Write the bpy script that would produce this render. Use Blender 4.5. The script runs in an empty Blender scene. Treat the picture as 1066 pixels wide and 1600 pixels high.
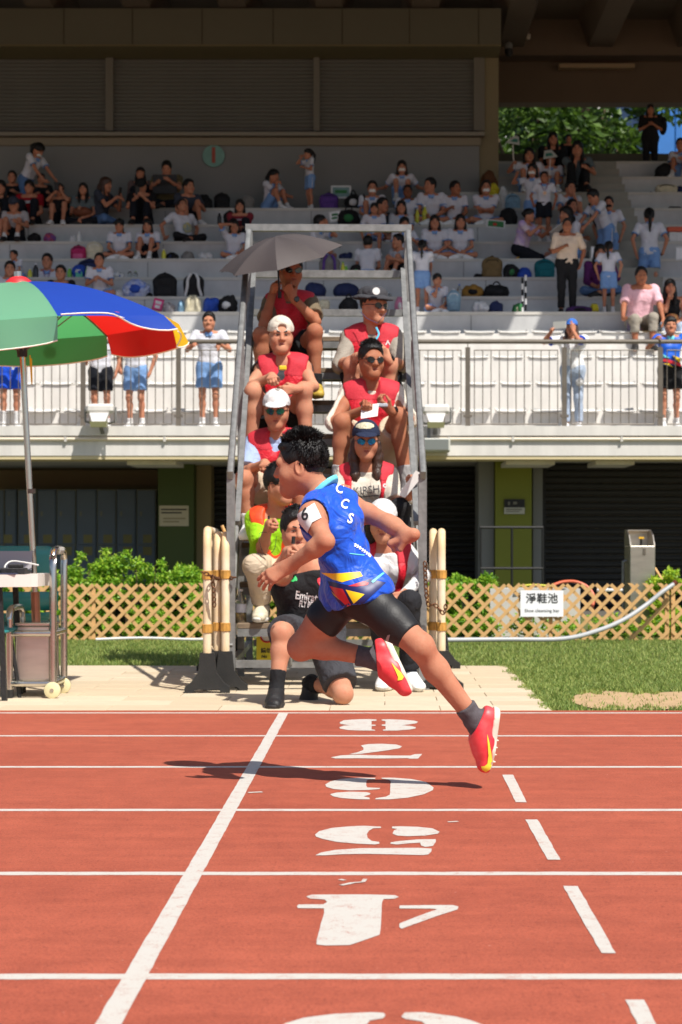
import bpy, bmesh, math, random, time
import numpy as np
from mathutils import Vector, Matrix, Quaternion
from mathutils.bvhtree import BVHTree
from math import radians as R, sin, cos, pi
random.seed(7); np.random.seed(7)
SC = bpy.context.scene
COL = SC.collection
T0 = time.time()

# ------------------------------------------------------------------ camera, world, sun, exposure
cam_d = bpy.data.cameras.new('camera'); cam = bpy.data.objects.new('camera', cam_d); COL.objects.link(cam)
F_PX, CX, HY, CAM_H = 2950.0, 593.0, 848.0, 0.9        # focal length and axis in pixels of the 1066 x 1600 photograph
cam.location = (0, 0, CAM_H); cam.rotation_euler = (R(90), 0, 0)
cam_d.sensor_width = 36; cam_d.lens = F_PX / 1600 * 36
cam_d.shift_x = (533 - CX) / 1600; cam_d.shift_y = (HY - 800) / 1600
cam_d.clip_start = 0.1; cam_d.clip_end = 2000
cam_d.dof.use_dof = True; cam_d.dof.focus_distance = 7.0; cam_d.dof.aperture_fstop = 6.7
SC.camera = cam
SUN_TO = Vector((.51, -.72, 1.275)).normalized()
world = bpy.data.worlds.new('World'); SC.world = world; world.use_nodes = True
nt = world.node_tree
sky = nt.nodes.new('ShaderNodeTexSky'); sky.sky_type = 'NISHITA'; sky.sun_disc = False
sky.sun_elevation = math.asin(SUN_TO.z); sky.sun_rotation = math.atan2(SUN_TO.x, SUN_TO.y)
sky.dust_density = 1.5
bg = nt.nodes['Background']; bg.inputs['Strength'].default_value = 0.09
nt.links.new(sky.outputs[0], bg.inputs['Color'])
sun_d = bpy.data.lights.new('sun', 'SUN'); sun_d.energy = 5.0; sun_d.angle = R(.53); sun_d.color = (1, .955, .88)
sun = bpy.data.objects.new('sun', sun_d); COL.objects.link(sun)
sun.rotation_euler = (-SUN_TO).to_track_quat('-Z', 'Y').to_euler(); sun.location = SUN_TO * 40
SC.view_settings.view_transform = 'Standard'; SC.view_settings.look = 'None'
SC.view_settings.exposure = 0.3; SC.view_settings.gamma = 1.0; SC.view_settings.use_curve_mapping = False
SC.render.engine = 'CYCLES'
SC.cycles.use_denoising = True
SC.cycles.max_bounces = 8; SC.cycles.diffuse_bounces = 5; SC.cycles.transparent_max_bounces = 12
SC.cycles.sample_clamp_indirect = 6

def P(px, py, Y): return Vector(((px - CX) / F_PX * Y, Y, CAM_H + (HY - py) / F_PX * Y))
def GP(px, py):
    Y = CAM_H * F_PX / (py - HY); return Vector(((px - CX) / F_PX * Y, Y, 0))
def XX(px, Y): return (px - CX) / F_PX * Y
def ZZ(py, Y): return CAM_H + (HY - py) / F_PX * Y

# ------------------------------------------------------------------ materials
MATS = {}
def lin(c):
    return tuple(((v / 255) / 12.92 if v / 255 <= .04045 else ((v / 255 + .055) / 1.055) ** 2.4) for v in c)
def M(name, col, rough=.6, metal=0., var=0., vs=6., bump=0., bs=60., spec=.5, sss=0., trans=0., col2=None, alpha=1., coat=0., sheen=0., stretch=None, transm=0., emit=0.):
    """procedural principled material: col is an sRGB 0-255 triple; var mixes in large-scale noise, bump is fine relief"""
    if name in MATS: return MATS[name]
    m = bpy.data.materials.new(name); m.use_nodes = True; MATS[name] = m
    nt = m.node_tree; N = nt.nodes; L = nt.links
    b = N['Principled BSDF']; c = lin(col)
    b.inputs['Base Color'].default_value = (*c, 1); b.inputs['Roughness'].default_value = rough
    b.inputs['Metallic'].default_value = metal; b.inputs['Specular IOR Level'].default_value = spec
    b.inputs['Alpha'].default_value = alpha; b.inputs['Coat Weight'].default_value = coat
    b.inputs['Transmission Weight'].default_value = transm
    if sheen: b.inputs['Sheen Weight'].default_value = sheen
    if sss:
        b.inputs['Subsurface Weight'].default_value = sss; b.inputs['Subsurface Radius'].default_value = (.012, .005, .003)
        b.inputs['Subsurface Scale'].default_value = 1.0
    if var or bump:
        tc = N.new('ShaderNodeTexCoord'); src = tc.outputs['Object']
        if stretch:
            mp = N.new('ShaderNodeMapping'); mp.inputs['Scale'].default_value = stretch
            L.new(src, mp.inputs['Vector']); src = mp.outputs[0]
        if var:
            n = N.new('ShaderNodeTexNoise'); n.inputs['Scale'].default_value = vs; n.inputs['Detail'].default_value = 5
            n.inputs['Roughness'].default_value = .65
            L.new(src, n.inputs['Vector'])
            rp = N.new('ShaderNodeValToRGB')
            c2 = lin(col2) if col2 else tuple(v * (1 - var) for v in c)
            c3 = c if col2 else tuple(min(1, v * (1 + var * .6)) for v in c)
            rp.color_ramp.elements[0].position = .32; rp.color_ramp.elements[1].position = .68
            rp.color_ramp.elements[0].color = (*c2, 1); rp.color_ramp.elements[1].color = (*c3, 1)
            L.new(n.outputs['Fac'], rp.inputs['Fac']); L.new(rp.outputs['Color'], b.inputs['Base Color'])
        if bump:
            n2 = N.new('ShaderNodeTexNoise'); n2.inputs['Scale'].default_value = bs; n2.inputs['Detail'].default_value = 3
            L.new(src, n2.inputs['Vector'])
            bp = N.new('ShaderNodeBump'); bp.inputs['Strength'].default_value = bump; bp.inputs['Distance'].default_value = .01
            L.new(n2.outputs['Fac'], bp.inputs['Height']); L.new(bp.outputs[0], b.inputs['Normal'])
    if trans:
        out = N['Material Output']; tr = N.new('ShaderNodeBsdfTranslucent'); mx = N.new('ShaderNodeMixShader')
        mx.inputs['Fac'].default_value = trans; tr.inputs['Color'].default_value = (*c, 1)
        if var:
            L.new(rp.outputs['Color'], tr.inputs['Color'])
        L.new(b.outputs[0], mx.inputs[1]); L.new(tr.outputs[0], mx.inputs[2]); L.new(mx.outputs[0], out.inputs['Surface'])
    return m

# ------------------------------------------------------------------ object helpers
def link(name, me, mat=None, parent=None, smooth=False, kind=None):
    o = bpy.data.objects.new(name, me); COL.objects.link(o)
    if mat is not None and len(me.materials) == 0: me.materials.append(mat)
    if parent is not None: o.parent = parent
    if smooth and len(me.polygons): me.polygons.foreach_set('use_smooth', np.ones(len(me.polygons), bool))
    if kind: o['kind'] = kind
    return o
def tag(o, label, cat, group=None):
    o['label'] = label; o['category'] = cat
    if group: o['group'] = group
    return o
def thing(name, label, cat, loc=(0, 0, 0), rotz=0., group=None):
    o = bpy.data.objects.new(name, None); COL.objects.link(o); o.empty_display_size = .1
    o.location = loc; o.rotation_euler = (0, 0, rotz)
    return tag(o, label, cat, group)
def dup(o, parent=None):
    c = o.copy(); COL.objects.link(c)
    if parent is not None: c.parent = parent
    return c
def dup_tree(o, loc=None, rotz=None, label=None, parent=None):
    c = o.copy(); COL.objects.link(c)
    if parent is not None: c.parent = parent
    for ch in list(o.children): dup_tree(ch, parent=c)
    if loc is not None: c.location = loc
    if rotz is not None: c.rotation_euler = (0, 0, rotz)
    if label: c['label'] = label
    return c

class MB:
    """collects solids in one mesh"""
    def __init__(s): s.v = []; s.f = []
    def poly(s, vs, fs):
        n = len(s.v); s.v += [tuple(v) for v in vs]; s.f += [tuple(i + n for i in f) for f in fs]; return s
    def box(s, lo, hi):
        x0, y0, z0 = lo; x1, y1, z1 = hi
        return s.poly([(x0, y0, z0), (x1, y0, z0), (x1, y1, z0), (x0, y1, z0), (x0, y0, z1), (x1, y0, z1), (x1, y1, z1), (x0, y1, z1)],
                      [(0, 3, 2, 1), (4, 5, 6, 7), (0, 1, 5, 4), (1, 2, 6, 5), (2, 3, 7, 6), (3, 0, 4, 7)])
    def bevbox(s, lo, hi, b):
        x0, y0, z0 = lo; x1, y1, z1 = hi
        pr = [(x0 + b, y0), (x1 - b, y0), (x1, y0 + b), (x1, y1 - b), (x1 - b, y1), (x0 + b, y1), (x0, y1 - b), (x0, y0 + b)]
        cx, cy = (x0 + x1) / 2, (y0 + y1) / 2
        ins = [(x - b * (1 if x > cx else -1) * .7, y - b * (1 if y > cy else -1) * .7) for x, y in pr]
        vs = [(x, y, z0) for x, y in ins] + [(x, y, z0 + b) for x, y in pr] + [(x, y, z1 - b) for x, y in pr] + [(x, y, z1) for x, y in ins]
        fs = [tuple(range(7, -1, -1)), tuple(range(24, 32))]
        for r in range(3):
            for i in range(8):
                j = (i + 1) % 8; fs.append((r * 8 + i, r * 8 + j, r * 8 + 8 + j, r * 8 + 8 + i))
        return s.poly(vs, fs)
    def bar(s, a, b, w, h, up=(0, 0, 1)):
        a, b = Vector(a), Vector(b); d = (b - a).normalized(); up = Vector(up)
        if abs(d.dot(up)) > .98: up = Vector((0, 1, 0))
        x = d.cross(up).normalized() * (w / 2); y = x.normalized().cross(d) * (h / 2)
        vs = [a - x - y, a + x - y, a + x + y, a - x + y, b - x - y, b + x - y, b + x + y, b - x + y]
        return s.poly(vs, [(0, 1, 2, 3), (7, 6, 5, 4), (0, 4, 5, 1), (1, 5, 6, 2), (2, 6, 7, 3), (3, 7, 4, 0)])
    def tube(s, pts, r, n=8, cap=True):
        pts = [Vector(p) for p in pts]; rs = r if isinstance(r, (list, tuple)) else [r] * len(pts)
        d0 = (pts[1] - pts[0]).normalized(); ref = Vector((0, 0, 1)) if abs(d0.z) < .9 else Vector((1, 0, 0))
        x = d0.cross(ref).normalized(); base = len(s.v)
        for i, p in enumerate(pts):
            d = ((pts[min(i + 1, len(pts) - 1)] - p).normalized() + (p - pts[max(i - 1, 0)]).normalized())
            d = d.normalized() if d.length > 1e-6 else d0
            x = (x - d * x.dot(d)).normalized(); y = d.cross(x)
            for k in range(n):
                a = 2 * pi * k / n; s.v.append(tuple(p + (x * cos(a) + y * sin(a)) * rs[i]))
        for i in range(len(pts) - 1):
            for k in range(n):
                k2 = (k + 1) % n
                s.f.append((base + i * n + k, base + i * n + k2, base + (i + 1) * n + k2, base + (i + 1) * n + k))
        if cap:
            s.f.append(tuple(base + k for k in range(n - 1, -1, -1)))
            s.f.append(tuple(base + (len(pts) - 1) * n + k for k in range(n)))
        return s
    def lathe(s, prof, c=(0, 0, 0), n=12, axis=None):
        """prof: list of (radius, height)"""
        c = Vector(c); base = len(s.v)
        q = Vector((0, 0, 1)).rotation_difference(Vector(axis)) if axis is not None else Quaternion()
        for r, z in prof:
            for k in range(n):
                a = 2 * pi * k / n; s.v.append(tuple(c + q @ Vector((max(r, 1e-4) * cos(a), max(r, 1e-4) * sin(a), z))))
        for i in range(len(prof) - 1):
            for k in range(n):
                k2 = (k + 1) % n
                s.f.append((base + i * n + k, base + i * n + k2, base + (i + 1) * n + k2, base + (i + 1) * n + k))
        s.f.append(tuple(base + k for k in range(n - 1, -1, -1)))
        s.f.append(tuple(base + (len(prof) - 1) * n + k for k in range(n)))
        return s
    def prism(s, pts, d):
        """extrude closed 3-D polygon pts by vector d"""
        n = len(pts); d = Vector(d); pts = [Vector(p) for p in pts]
        vs = pts + [p + d for p in pts]
        fs = [tuple(range(n - 1, -1, -1)), tuple(range(n, 2 * n))] + [(i, (i + 1) % n, n + (i + 1) % n, n + i) for i in range(n)]
        return s.poly(vs, fs)
    def ellip(s, c, r, rot=None, n=10, m=7):
        c = Vector(c); base = len(s.v)
        for i in range(m + 1):
            th = pi * i / m
            for k in range(n):
                a = 2 * pi * k / n
                p = Vector((r[0] * sin(th) * cos(a), r[1] * sin(th) * sin(a), r[2] * cos(th)))
                s.v.append(tuple(c + (rot @ p if rot is not None else p)))
        for i in range(m):
            for k in range(n):
                k2 = (k + 1) % n; s.f.append((base + i * n + k, base + (i + 1) * n + k, base + (i + 1) * n + k2, base + i * n + k2))
        return s
    def mesh(s, name):
        me = bpy.data.meshes.new(name); me.from_pydata(s.v, [], s.f); me.update(); return me
    def build(s, name, mat, parent=None, smooth=False, kind=None, fix=True):
        me = s.mesh(name)
        if fix:
            bm = bmesh.new(); bm.from_mesh(me); bmesh.ops.recalc_face_normals(bm, faces=bm.faces[:]); bm.to_mesh(me); bm.free()
        o = link(name, me, mat, parent, False, kind)
        if smooth:
            me.polygons.foreach_set('use_smooth', np.ones(len(me.polygons), bool)); me.set_sharp_from_angle(angle=R(40))
        return o

def sheet(name, poly, z, mat, parent=None, kind=None, jitter=0.):
    """flat polygon(s) on the ground; poly is a list of (x, y)"""
    pts = []
    for i, a in enumerate(poly):
        b = poly[(i + 1) % len(poly)]; a = Vector(a); b = Vector(b); L = (b - a).length
        n = max(1, int(L / .05)) if jitter else 1
        for k in range(n):
            p = a.lerp(b, k / n)
            pts.append((p.x + random.uniform(-jitter, jitter) * .6, p.y + random.uniform(-jitter, jitter), z))
    bm = bmesh.new(); vs = [bm.verts.new(p) for p in pts]; f = bm.faces.new(vs); f.normal_update()
    if f.normal.z < 0: f.normal_flip()
    bmesh.ops.triangulate(bm, faces=[f]); me = bpy.data.meshes.new(name); bm.to_mesh(me); bm.free()
    o = link(name, me, mat, parent, kind=kind); return o

def text_polys(body, size=1., bold=0., limit=0., align='CENTER', space=1.):
    cu = bpy.data.curves.new('text_curve', 'FONT'); cu.body = body; cu.size = size; cu.align_x = align; cu.align_y = 'CENTER'
    cu.offset = bold; cu.space_character = space; cu.resolution_u = 3
    o = bpy.data.objects.new('text_tmp', cu); COL.objects.link(o)
    dg = bpy.context.evaluated_depsgraph_get(); dg.update()
    me = bpy.data.meshes.new_from_object(o.evaluated_get(dg))
    bpy.data.objects.remove(o); bpy.data.curves.remove(cu)
    bm = bmesh.new(); bm.from_mesh(me); bpy.data.meshes.remove(me)
    bmesh.ops.triangulate(bm, faces=bm.faces[:])
    if limit:
        for _ in range(4):
            es = [e for e in bm.edges if e.calc_length() > limit]
            if not es: break
            bmesh.ops.subdivide_edges(bm, edges=es, cuts=1); bmesh.ops.triangulate(bm, faces=bm.faces[:])
    v = [tuple(x.co) for x in bm.verts]; bm.verts.index_update(); f = [tuple(x.index for x in fc.verts) for fc in bm.faces]
    bm.free(); return v, f
def flat_text(name, body, size, origin, xdir, ydir, mat, parent=None, bold=0., align='CENTER', space=1.):
    v, f = text_polys(body, size, bold, 0, align, space); o, x, y = Vector(origin), Vector(xdir), Vector(ydir)
    me = bpy.data.meshes.new(name); me.from_pydata([tuple(o + x * p[0] + y * p[1]) for p in v], [], f); me.update()
    return link(name, me, mat, parent)
def smoothpoly(pts, n=4):
    """closed Catmull-Rom through 2-D points"""
    out = []; m = len(pts)
    for i in range(m):
        p0, p1, p2, p3 = [Vector(pts[(i + k - 1) % m]) for k in range(4)]
        for k in range(n):
            t = k / n
            out.append(tuple(.5 * ((2 * p1) + (p2 - p0) * t + (2 * p0 - 5 * p1 + 4 * p2 - p3) * t * t + (3 * p1 - p0 - 3 * p2 + p3) * t ** 3)))
    return out
# ------------------------------------------------------------------ shared materials
m_conc = M('concrete_light', (196, 192, 184), .85, var=.12, vs=1.3, bump=.12, bs=40)
m_tier = M('terrace_concrete', (188, 188, 187), .85, var=.17, vs=1.9, stretch=(1, 1, .5), bump=.1, bs=45)
m_wall = M('stand_wall_paint', (118, 119, 117), .8, var=.07, vs=.7)
m_beam = M('beam_paint', (98, 84, 68), .85, var=.12, vs=.5)
m_olive = M('olive_panel', (86, 82, 66), .7, var=.06, vs=.8)
m_shut = M('shutter_grey', (90, 89, 83), .55, var=.08, vs=1.2)
m_white = M('white_paint_wall', (212, 208, 202), .7, var=.13, vs=2.4, bump=.06, bs=30, stretch=(1.6, 1.6, .35))
m_seat = M('white_plastic', (220, 218, 214), .35, var=.04, vs=8)
m_steel = M('stainless', (205, 200, 192), .22, metal=1, var=.10, vs=5, bump=.02, bs=90)
m_brush = M('brushed_steel', (200, 192, 178), .38, metal=1, var=.15, vs=4, stretch=(1, 1, 6), bump=.04, bs=50)
m_rail = M('rail_steel', (106, 98, 88), .5, metal=.25, var=.15, vs=9)
m_galv = M('galvanised', (134, 134, 132), .5, metal=.45, var=.28, vs=16, bump=.05, bs=120)
m_dark = M('black_metal', (30, 30, 30), .5, metal=.3)
m_black = M('black_rubber', (34, 33, 32), .7, var=.3, vs=14, bump=.12, bs=70)
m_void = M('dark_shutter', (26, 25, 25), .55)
m_glass = M('blue_glass', (56, 112, 180), .12, spec=.8, var=.12, vs=.4)
m_wood = M('weathered_plank', (122, 104, 84), .8, var=.35, vs=7, stretch=(1, 9, 9), bump=.2, bs=40)
m_latt = M('lattice_wood', (206, 164, 108), .75, var=.16, vs=9, bump=.1, bs=60)

# ------------------------------------------------------------------ ground
gm = M('outer_ground', (120, 112, 98), .9, var=.2, vs=.3)
sheet('ground', [(-300, -300), (300, -300), (300, 300), (-300, 300)], -.03, gm, kind='structure')

def track_material():
    m = bpy.data.materials.new('track_rubber'); m.use_nodes = True; N = m.node_tree.nodes; L = m.node_tree.links; b = N['Principled BSDF']
    tc = N.new('ShaderNodeTexCoord')
    def noise(s, d=4, r=.6):
        n = N.new('ShaderNodeTexNoise'); n.inputs['Scale'].default_value = s; n.inputs['Detail'].default_value = d; n.inputs['Roughness'].default_value = r
        L.new(tc.outputs['Object'], n.inputs['Vector']); return n.outputs['Fac']
    def ramp(f, p0, c0, p1, c1):
        r = N.new('ShaderNodeValToRGB'); r.color_ramp.elements[0].position = p0; r.color_ramp.elements[1].position = p1
        r.color_ramp.elements[0].color = (*c0, 1); r.color_ramp.elements[1].color = (*c1, 1); L.new(f, r.inputs['Fac']); return r.outputs[0]
    def mul(a, c, f=1.):
        x = N.new('ShaderNodeMix'); x.data_type = 'RGBA'; x.blend_type = 'MULTIPLY'; x.inputs[0].default_value = f
        L.new(a, x.inputs[6]); L.new(c, x.inputs[7]); return x.outputs[2]
    big = ramp(noise(.9, 5), .3, (.40, .087, .046), .7, (.475, .112, .060))
    mid = ramp(noise(9, 4), .35, (.86, .84, .84), .65, (1, 1, 1))
    gran = ramp(noise(135, 4, .9), .36, (.46, .42, .42), .52, (1.06, 1.06, 1.06))
    spots = ramp(noise(52, 4, .8), .33, (.55, .5, .5), .45, (1, 1, 1))
    mp = N.new('ShaderNodeMapping'); mp.inputs['Scale'].default_value = (.5, 5.5, 1); L.new(tc.outputs['Object'], mp.inputs['Vector'])
    sn = N.new('ShaderNodeTexNoise'); sn.inputs['Scale'].default_value = 2.2; sn.inputs['Detail'].default_value = 6; sn.inputs['Roughness'].default_value = .7; L.new(mp.outputs[0], sn.inputs['Vector'])
    scuff = ramp(sn.outputs['Fac'], .36, (.80, .78, .78), .60, (1.06, 1.07, 1.08))
    fleck = ramp(noise(75, 2, .5), .75, (0, 0, 0), .78, (.30, .27, .24))
    ad = N.new('ShaderNodeMix'); ad.data_type = 'RGBA'; ad.blend_type = 'ADD'; ad.inputs[0].default_value = 1
    L.new(mul(mul(mul(mul(big, mid), gran, .85), spots, .8), scuff, .5), ad.inputs[6]); L.new(fleck, ad.inputs[7]); L.new(ad.outputs[2], b.inputs['Base Color'])
    b.inputs['Roughness'].default_value = .75; b.inputs['Specular IOR Level'].default_value = .35
    bp = N.new('ShaderNodeBump'); bp.inputs['Strength'].default_value = .55; bp.inputs['Distance'].default_value = .006
    L.new(noise(230, 2, .8), bp.inputs['Height']); L.new(bp.outputs[0], b.inputs['Normal'])
    return m
def line_material():
    m = bpy.data.materials.new('line_paint'); m.use_nodes = True; N = m.node_tree.nodes; L = m.node_tree.links; b = N['Principled BSDF']
    tc = N.new('ShaderNodeTexCoord'); n = N.new('ShaderNodeTexNoise'); n.inputs['Scale'].default_value = 190; n.inputs['Detail'].default_value = 4; n.inputs['Roughness'].default_value = .85
    n2 = N.new('ShaderNodeTexNoise'); n2.inputs['Scale'].default_value = 16; n2.inputs['Detail'].default_value = 6; n2.inputs['Roughness'].default_value = .8
    L.new(tc.outputs['Object'], n.inputs['Vector']); L.new(tc.outputs['Object'], n2.inputs['Vector'])
    ad = N.new('ShaderNodeMath'); ad.operation = 'ADD'; L.new(n.outputs['Fac'], ad.inputs[0]); L.new(n2.outputs['Fac'], ad.inputs[1])
    r = N.new('ShaderNodeValToRGB'); e = r.color_ramp.elements; e[0].position = .74; e[1].position = .95
    e[0].color = (.42, .16, .11, 1); e[1].color = (.55, .515, .465, 1); L.new(ad.outputs[0], r.inputs['Fac']); L.new(r.outputs[0], b.inputs['Base Color'])
    b.inputs['Roughness'].default_value = .7
    bp = N.new('ShaderNodeBump'); bp.inputs['Strength'].default_value = .35; bp.inputs['Distance'].default_value = .005
    L.new(n.outputs['Fac'], bp.inputs['Height']); L.new(bp.outputs[0], b.inputs['Normal'])
    return m
m_track, m_line = track_material(), line_material()
track = sheet('track', [(-40, -8), (40, -8), (40, 10.13), (-40, 10.13)], 0., m_track, kind='structure')
LANE0, LW = 3.915, 1.22
for k in range(-7, 6):
    y = LANE0 + LW * k if k < 5 else 9.98
    if y < 1.5:
        sheet('lane_line', [(-30, y - .025), (30, y - .025), (30, y + .025), (-30, y + .025)], .0007, m_line, track)
    else:
        x0, x1 = -.28 * y - .5, .22 * y + .5
        sheet('lane_line', [(x0, y - .025), (x1, y - .025), (x1, y + .025), (x0, y + .025)], .0007, m_line, track, jitter=.0022)
        sheet('lane_line', [(-30, y - .025), (x0, y - .025), (x0, y + .025), (-30, y + .025)], .0007, m_line, track)
        sheet('lane_line', [(x1, y - .025), (30, y - .025), (30, y + .025), (x1, y + .025)], .0007, m_line, track)
sheet('finish_line', [(-.531, -7), (-.481, -7), (-.481, 10), (-.531, 10)], .0014, m_line, track, jitter=.002)
for q in ([(785, 1211), (802, 1211), (823, 1254), (806, 1254)], [(821, 1281), (840, 1281), (876, 1344), (856, 1344)],
          [(880, 1385), (903, 1385), (962, 1490), (940, 1490)], [(977, 1563), (1006, 1563), (1066, 1680), (1036, 1680)]):
    sheet('lane_dash', [GP(*p).xy for p in q], .0014, m_line, track, jitter=.002)
Z5 = lambda pts: [(440 + x / 3.553, 1100 + y / 3.553) for x, y in pts]
Z6 = lambda pts: [(440 + x / 2.665, 1350 + y / 2.665) for x, y in pts]
Z4 = lambda pts: [(400 + x / 2.665, 1460 + y / 2.665) for x, y in pts]
NUMS = {
 'eight': (Z5, [(323,103),(345,92),(400,87),(470,85),(528,87),(527,94),(500,96),(500,116),(522,117),(522,122),(500,124),(500,142),(520,145),(520,149),(450,149),(370,146),(325,138),(322,130),(345,122),(380,120),(345,115),(325,110)],
      [(556,87),(600,86),(680,89),(740,94),(758,100),(750,108),(700,116),(670,120),(715,123),(745,130),(745,137),(715,143),(640,149),(563,149),(562,144),(578,142),(578,124),(556,122),(556,116),(578,114),(578,97),(556,92)]),
 'seven': (Z5, [(440,232),(480,224),(560,222),(640,227),(670,237),(655,247),(600,257),(520,268),(440,278),(375,280),(420,270),(455,257),(455,245)],
      [(273,298),(330,287),(400,283),(520,286),(650,288),(715,288),(740,280),(781,279),(758,305),(712,305),(700,302),(560,304),(420,303),(300,304)]),
 'six': (Z5, [(243,449),(270,432),(330,418),(420,411),(520,412),(520,418),(480,422),(472,430),(470,455),(475,465),(548,468),(545,474),(480,479),(380,481),(290,474),(250,462)],
      [(270,503),(300,494),(380,489),(470,491),(495,497),(490,505),(455,515),(490,522),(490,531),(430,531),(330,524),(285,514)],
      [(556,411),(620,411),(720,418),(800,434),(845,465),(840,480),(790,503),(700,522),(600,531),(520,531),(525,524),(580,517),(602,505),(606,430),(590,420),(556,416)]),
 'five': (Z5, [(188,727),(210,708),(280,690),(380,681),(460,678),(553,683),(553,690),(510,692),(485,705),(475,725),(478,745),(500,762),(543,768),(543,778),(520,782),(420,778),(310,768),(230,752),(192,738)],
      [(612,683),(660,681),(760,684),(840,693),(878,712),(868,722),(800,733),(700,736),(640,732),(617,722),(625,705),(640,695),(615,692)],
      [(605,778),(608,770),(660,762),(760,754),(856,753),(856,770),(840,790),(800,796),(775,788),(770,773),(720,775),(640,782)],
      [(188,842),(220,826),(300,812),(440,803),(600,802),(760,801),(833,805),(833,822),(815,838),(780,841),(640,838),(480,834),(340,836),(240,842)]),
 'four': (Z6, [(103,138),(125,130),(240,129),(360,129),(470,132),(489,139),(470,146),(425,148),(418,160),(414,240),(410,297),(285,340),(180,342),(147,337),(147,318),(170,230),(178,205),(176,187),(70,186),(63,179),(70,171),(175,170),(190,160),(180,150),(120,146)],
      [(492,175),(600,173),(715,173),(737,180),(733,192),(660,215),(560,250),(500,272),(490,265),(492,250),(560,222),(650,190),(620,188),(492,187)]),
 'three': (Z4, [(80,400),(125,373),(200,350),(330,334),(480,327),(530,329),(538,338),(530,352),(475,362),(460,380),(440,410),(300,425),(120,425)],
      [(605,345),(620,328),(700,327),(830,344),(900,362),(960,385),(985,410),(930,440),(740,440),(720,390),(690,365),(625,355)]),
}
for nm, (fn, *polys) in NUMS.items():
    for i, pl in enumerate(polys):
        pts = [GP(*p) for p in fn(pl)]
        sheet('lane_number', [(p.x, p.y) for p in pts], .0014, m_line, track, jitter=.0012)
for a, b, w in (((533, 1384), (552, 1380), .008), ((552, 1380), (567, 1379), .006), ((567, 1379), (571, 1374), .006), ((532, 1376), (538, 1375), .01), ((388, 1239), (410, 1238), .012), ((700, 1285), (716, 1284), .008)):
    A, B = GP(*a), GP(*b); n = (B - A).normalized().cross(Vector((0, 0, 1))) * w
    sheet('paint_scrap', [(A - n).xy, (B - n).xy, (B + n).xy, (A + n).xy], .0018, m_line, track)

# paved apron beyond the track: each slab is a piece of its own
m_pave = M('sandstone_paver', (196, 178, 150), .85, var=.10, vs=2.2, bump=.12, bs=70)
m_pave2 = M('sandstone_paver_pale', (203, 186, 160), .85, var=.10, vs=2.6, bump=.12, bs=70)
m_joint = M('joint_mortar', (170, 152, 124), .95, var=.2, vs=20)
apron = sheet('apron', [(-40, 10.131), (.93, 10.131), (.93, 13.8), (-40, 13.8)], -.012, m_joint, kind='structure')
PW, PD = .598, .297
pmesh = []
for mm in (m_pave, m_pave2):
    me = MB().bevbox((0, 0, -.05), (PW - .003, PD - .003, 0.), .003).mesh('paver'); me.materials.append(mm); pmesh.append(me)
j = 0
yy = 10.136
while yy + PD < 13.81:
    xx = .928 - PW - (PW / 2 if j % 2 else 0)
    if j % 2:
        o = link('paver', MB().bevbox((0, 0, -.05), (PW / 2 - .003, PD - .003, 0.), .003).mesh('paver'), m_pave, apron); o.location = (.928 - PW / 2, yy, .002)
    while xx > -4.4:
        o = link('paver', random.choice(pmesh), None, apron); o.location = (xx, yy, random.uniform(.001, .004)); xx -= PW
    yy += PD + .008; j += 1
sheet('apron_far', [(-40, 10.14), (-4.6, 10.14), (-4.6, 13.79), (-40, 13.79)], -.004, m_pave, apron)

# grass verge and the worn dirt patch
m_soil = M('verge_soil', (92, 98, 48), .95, var=.35, vs=5)
m_dirt = M('worn_dirt', (180, 150, 112), .95, var=.14, vs=6, bump=.1, bs=40)
verge = sheet('verge', [(-40, 13.8), (40, 13.8), (40, 23.2), (-40, 23.2)], -.012, m_soil, kind='structure')
sheet('verge_side', [(.93, 10.131), (40, 10.131), (40, 13.8), (.93, 13.8)], -.012, m_soil, kind='structure')
sheet('dirt_patch', smoothpoly([GP(*p).xy for p in ((893, 1094), (905, 1083), (940, 1078), (1000, 1082), (1080, 1079), (1200, 1080), (1200, 1104), (1080, 1106), (1000, 1107), (930, 1106))], 3), -.004, m_dirt, kind='structure')
def in_dirt(x, y):
    px, py = CX + x * F_PX / y, HY + CAM_H * F_PX / y
    top = 1081 + 3 * sin(px * .07) + 2 * sin(px * .21); left = 893 + 6 * sin(py * .9)
    return px > left and top < py < 1105 + 2 * sin(px * .11)
m_gr = [M('grass_blade_a', (142, 160, 78), .6, var=.3, vs=3, trans=.35), M('grass_blade_b', (166, 176, 96), .6, trans=.35), M('grass_blade_c', (110, 136, 60), .6, trans=.3)]
def grass(name, pts, mats, hmin, hmax, w):
    n = len(pts); rs = np.random.RandomState(3)
    x = np.array([p[0] for p in pts]); y = np.array([p[1] for p in pts])
    a = rs.uniform(0, 2 * pi, n); h = rs.uniform(hmin, hmax, n); le = rs.uniform(.1, .9, n); b = rs.uniform(0, 2 * pi, n)
    V = np.zeros((n, 5, 3)); ca, sa = np.cos(a) * w, np.sin(a) * w; lx, ly = np.cos(b) * le * h, np.sin(b) * le * h
    for i, (s, t, c) in enumerate(((-1, 0, 0), (1, 0, 0), (.75, .55, .35), (-.75, .55, .35), (0, 1, 1))):
        V[:, i, 0] = x + ca * s + lx * c; V[:, i, 1] = y + sa * s + ly * c; V[:, i, 2] = h * t - .012
    me = bpy.data.meshes.new(name); b0 = np.arange(n) * 5
    faces = []
    for i in b0.tolist(): faces.append((i, i + 1, i + 2, i + 3)); faces.append((i + 3, i + 2, i + 4))
    me.from_pydata(V.reshape(-1, 3).tolist(), [], faces)
    for mm in mats: me.materials.append(mm)
    me.polygons.foreach_set('material_index', np.repeat(rs.randint(0, len(mats), n), 2).astype(np.int32)); me.update()
    return link(name, me, None, kind='stuff')
gp = []
rr = random.Random(11)
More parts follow.
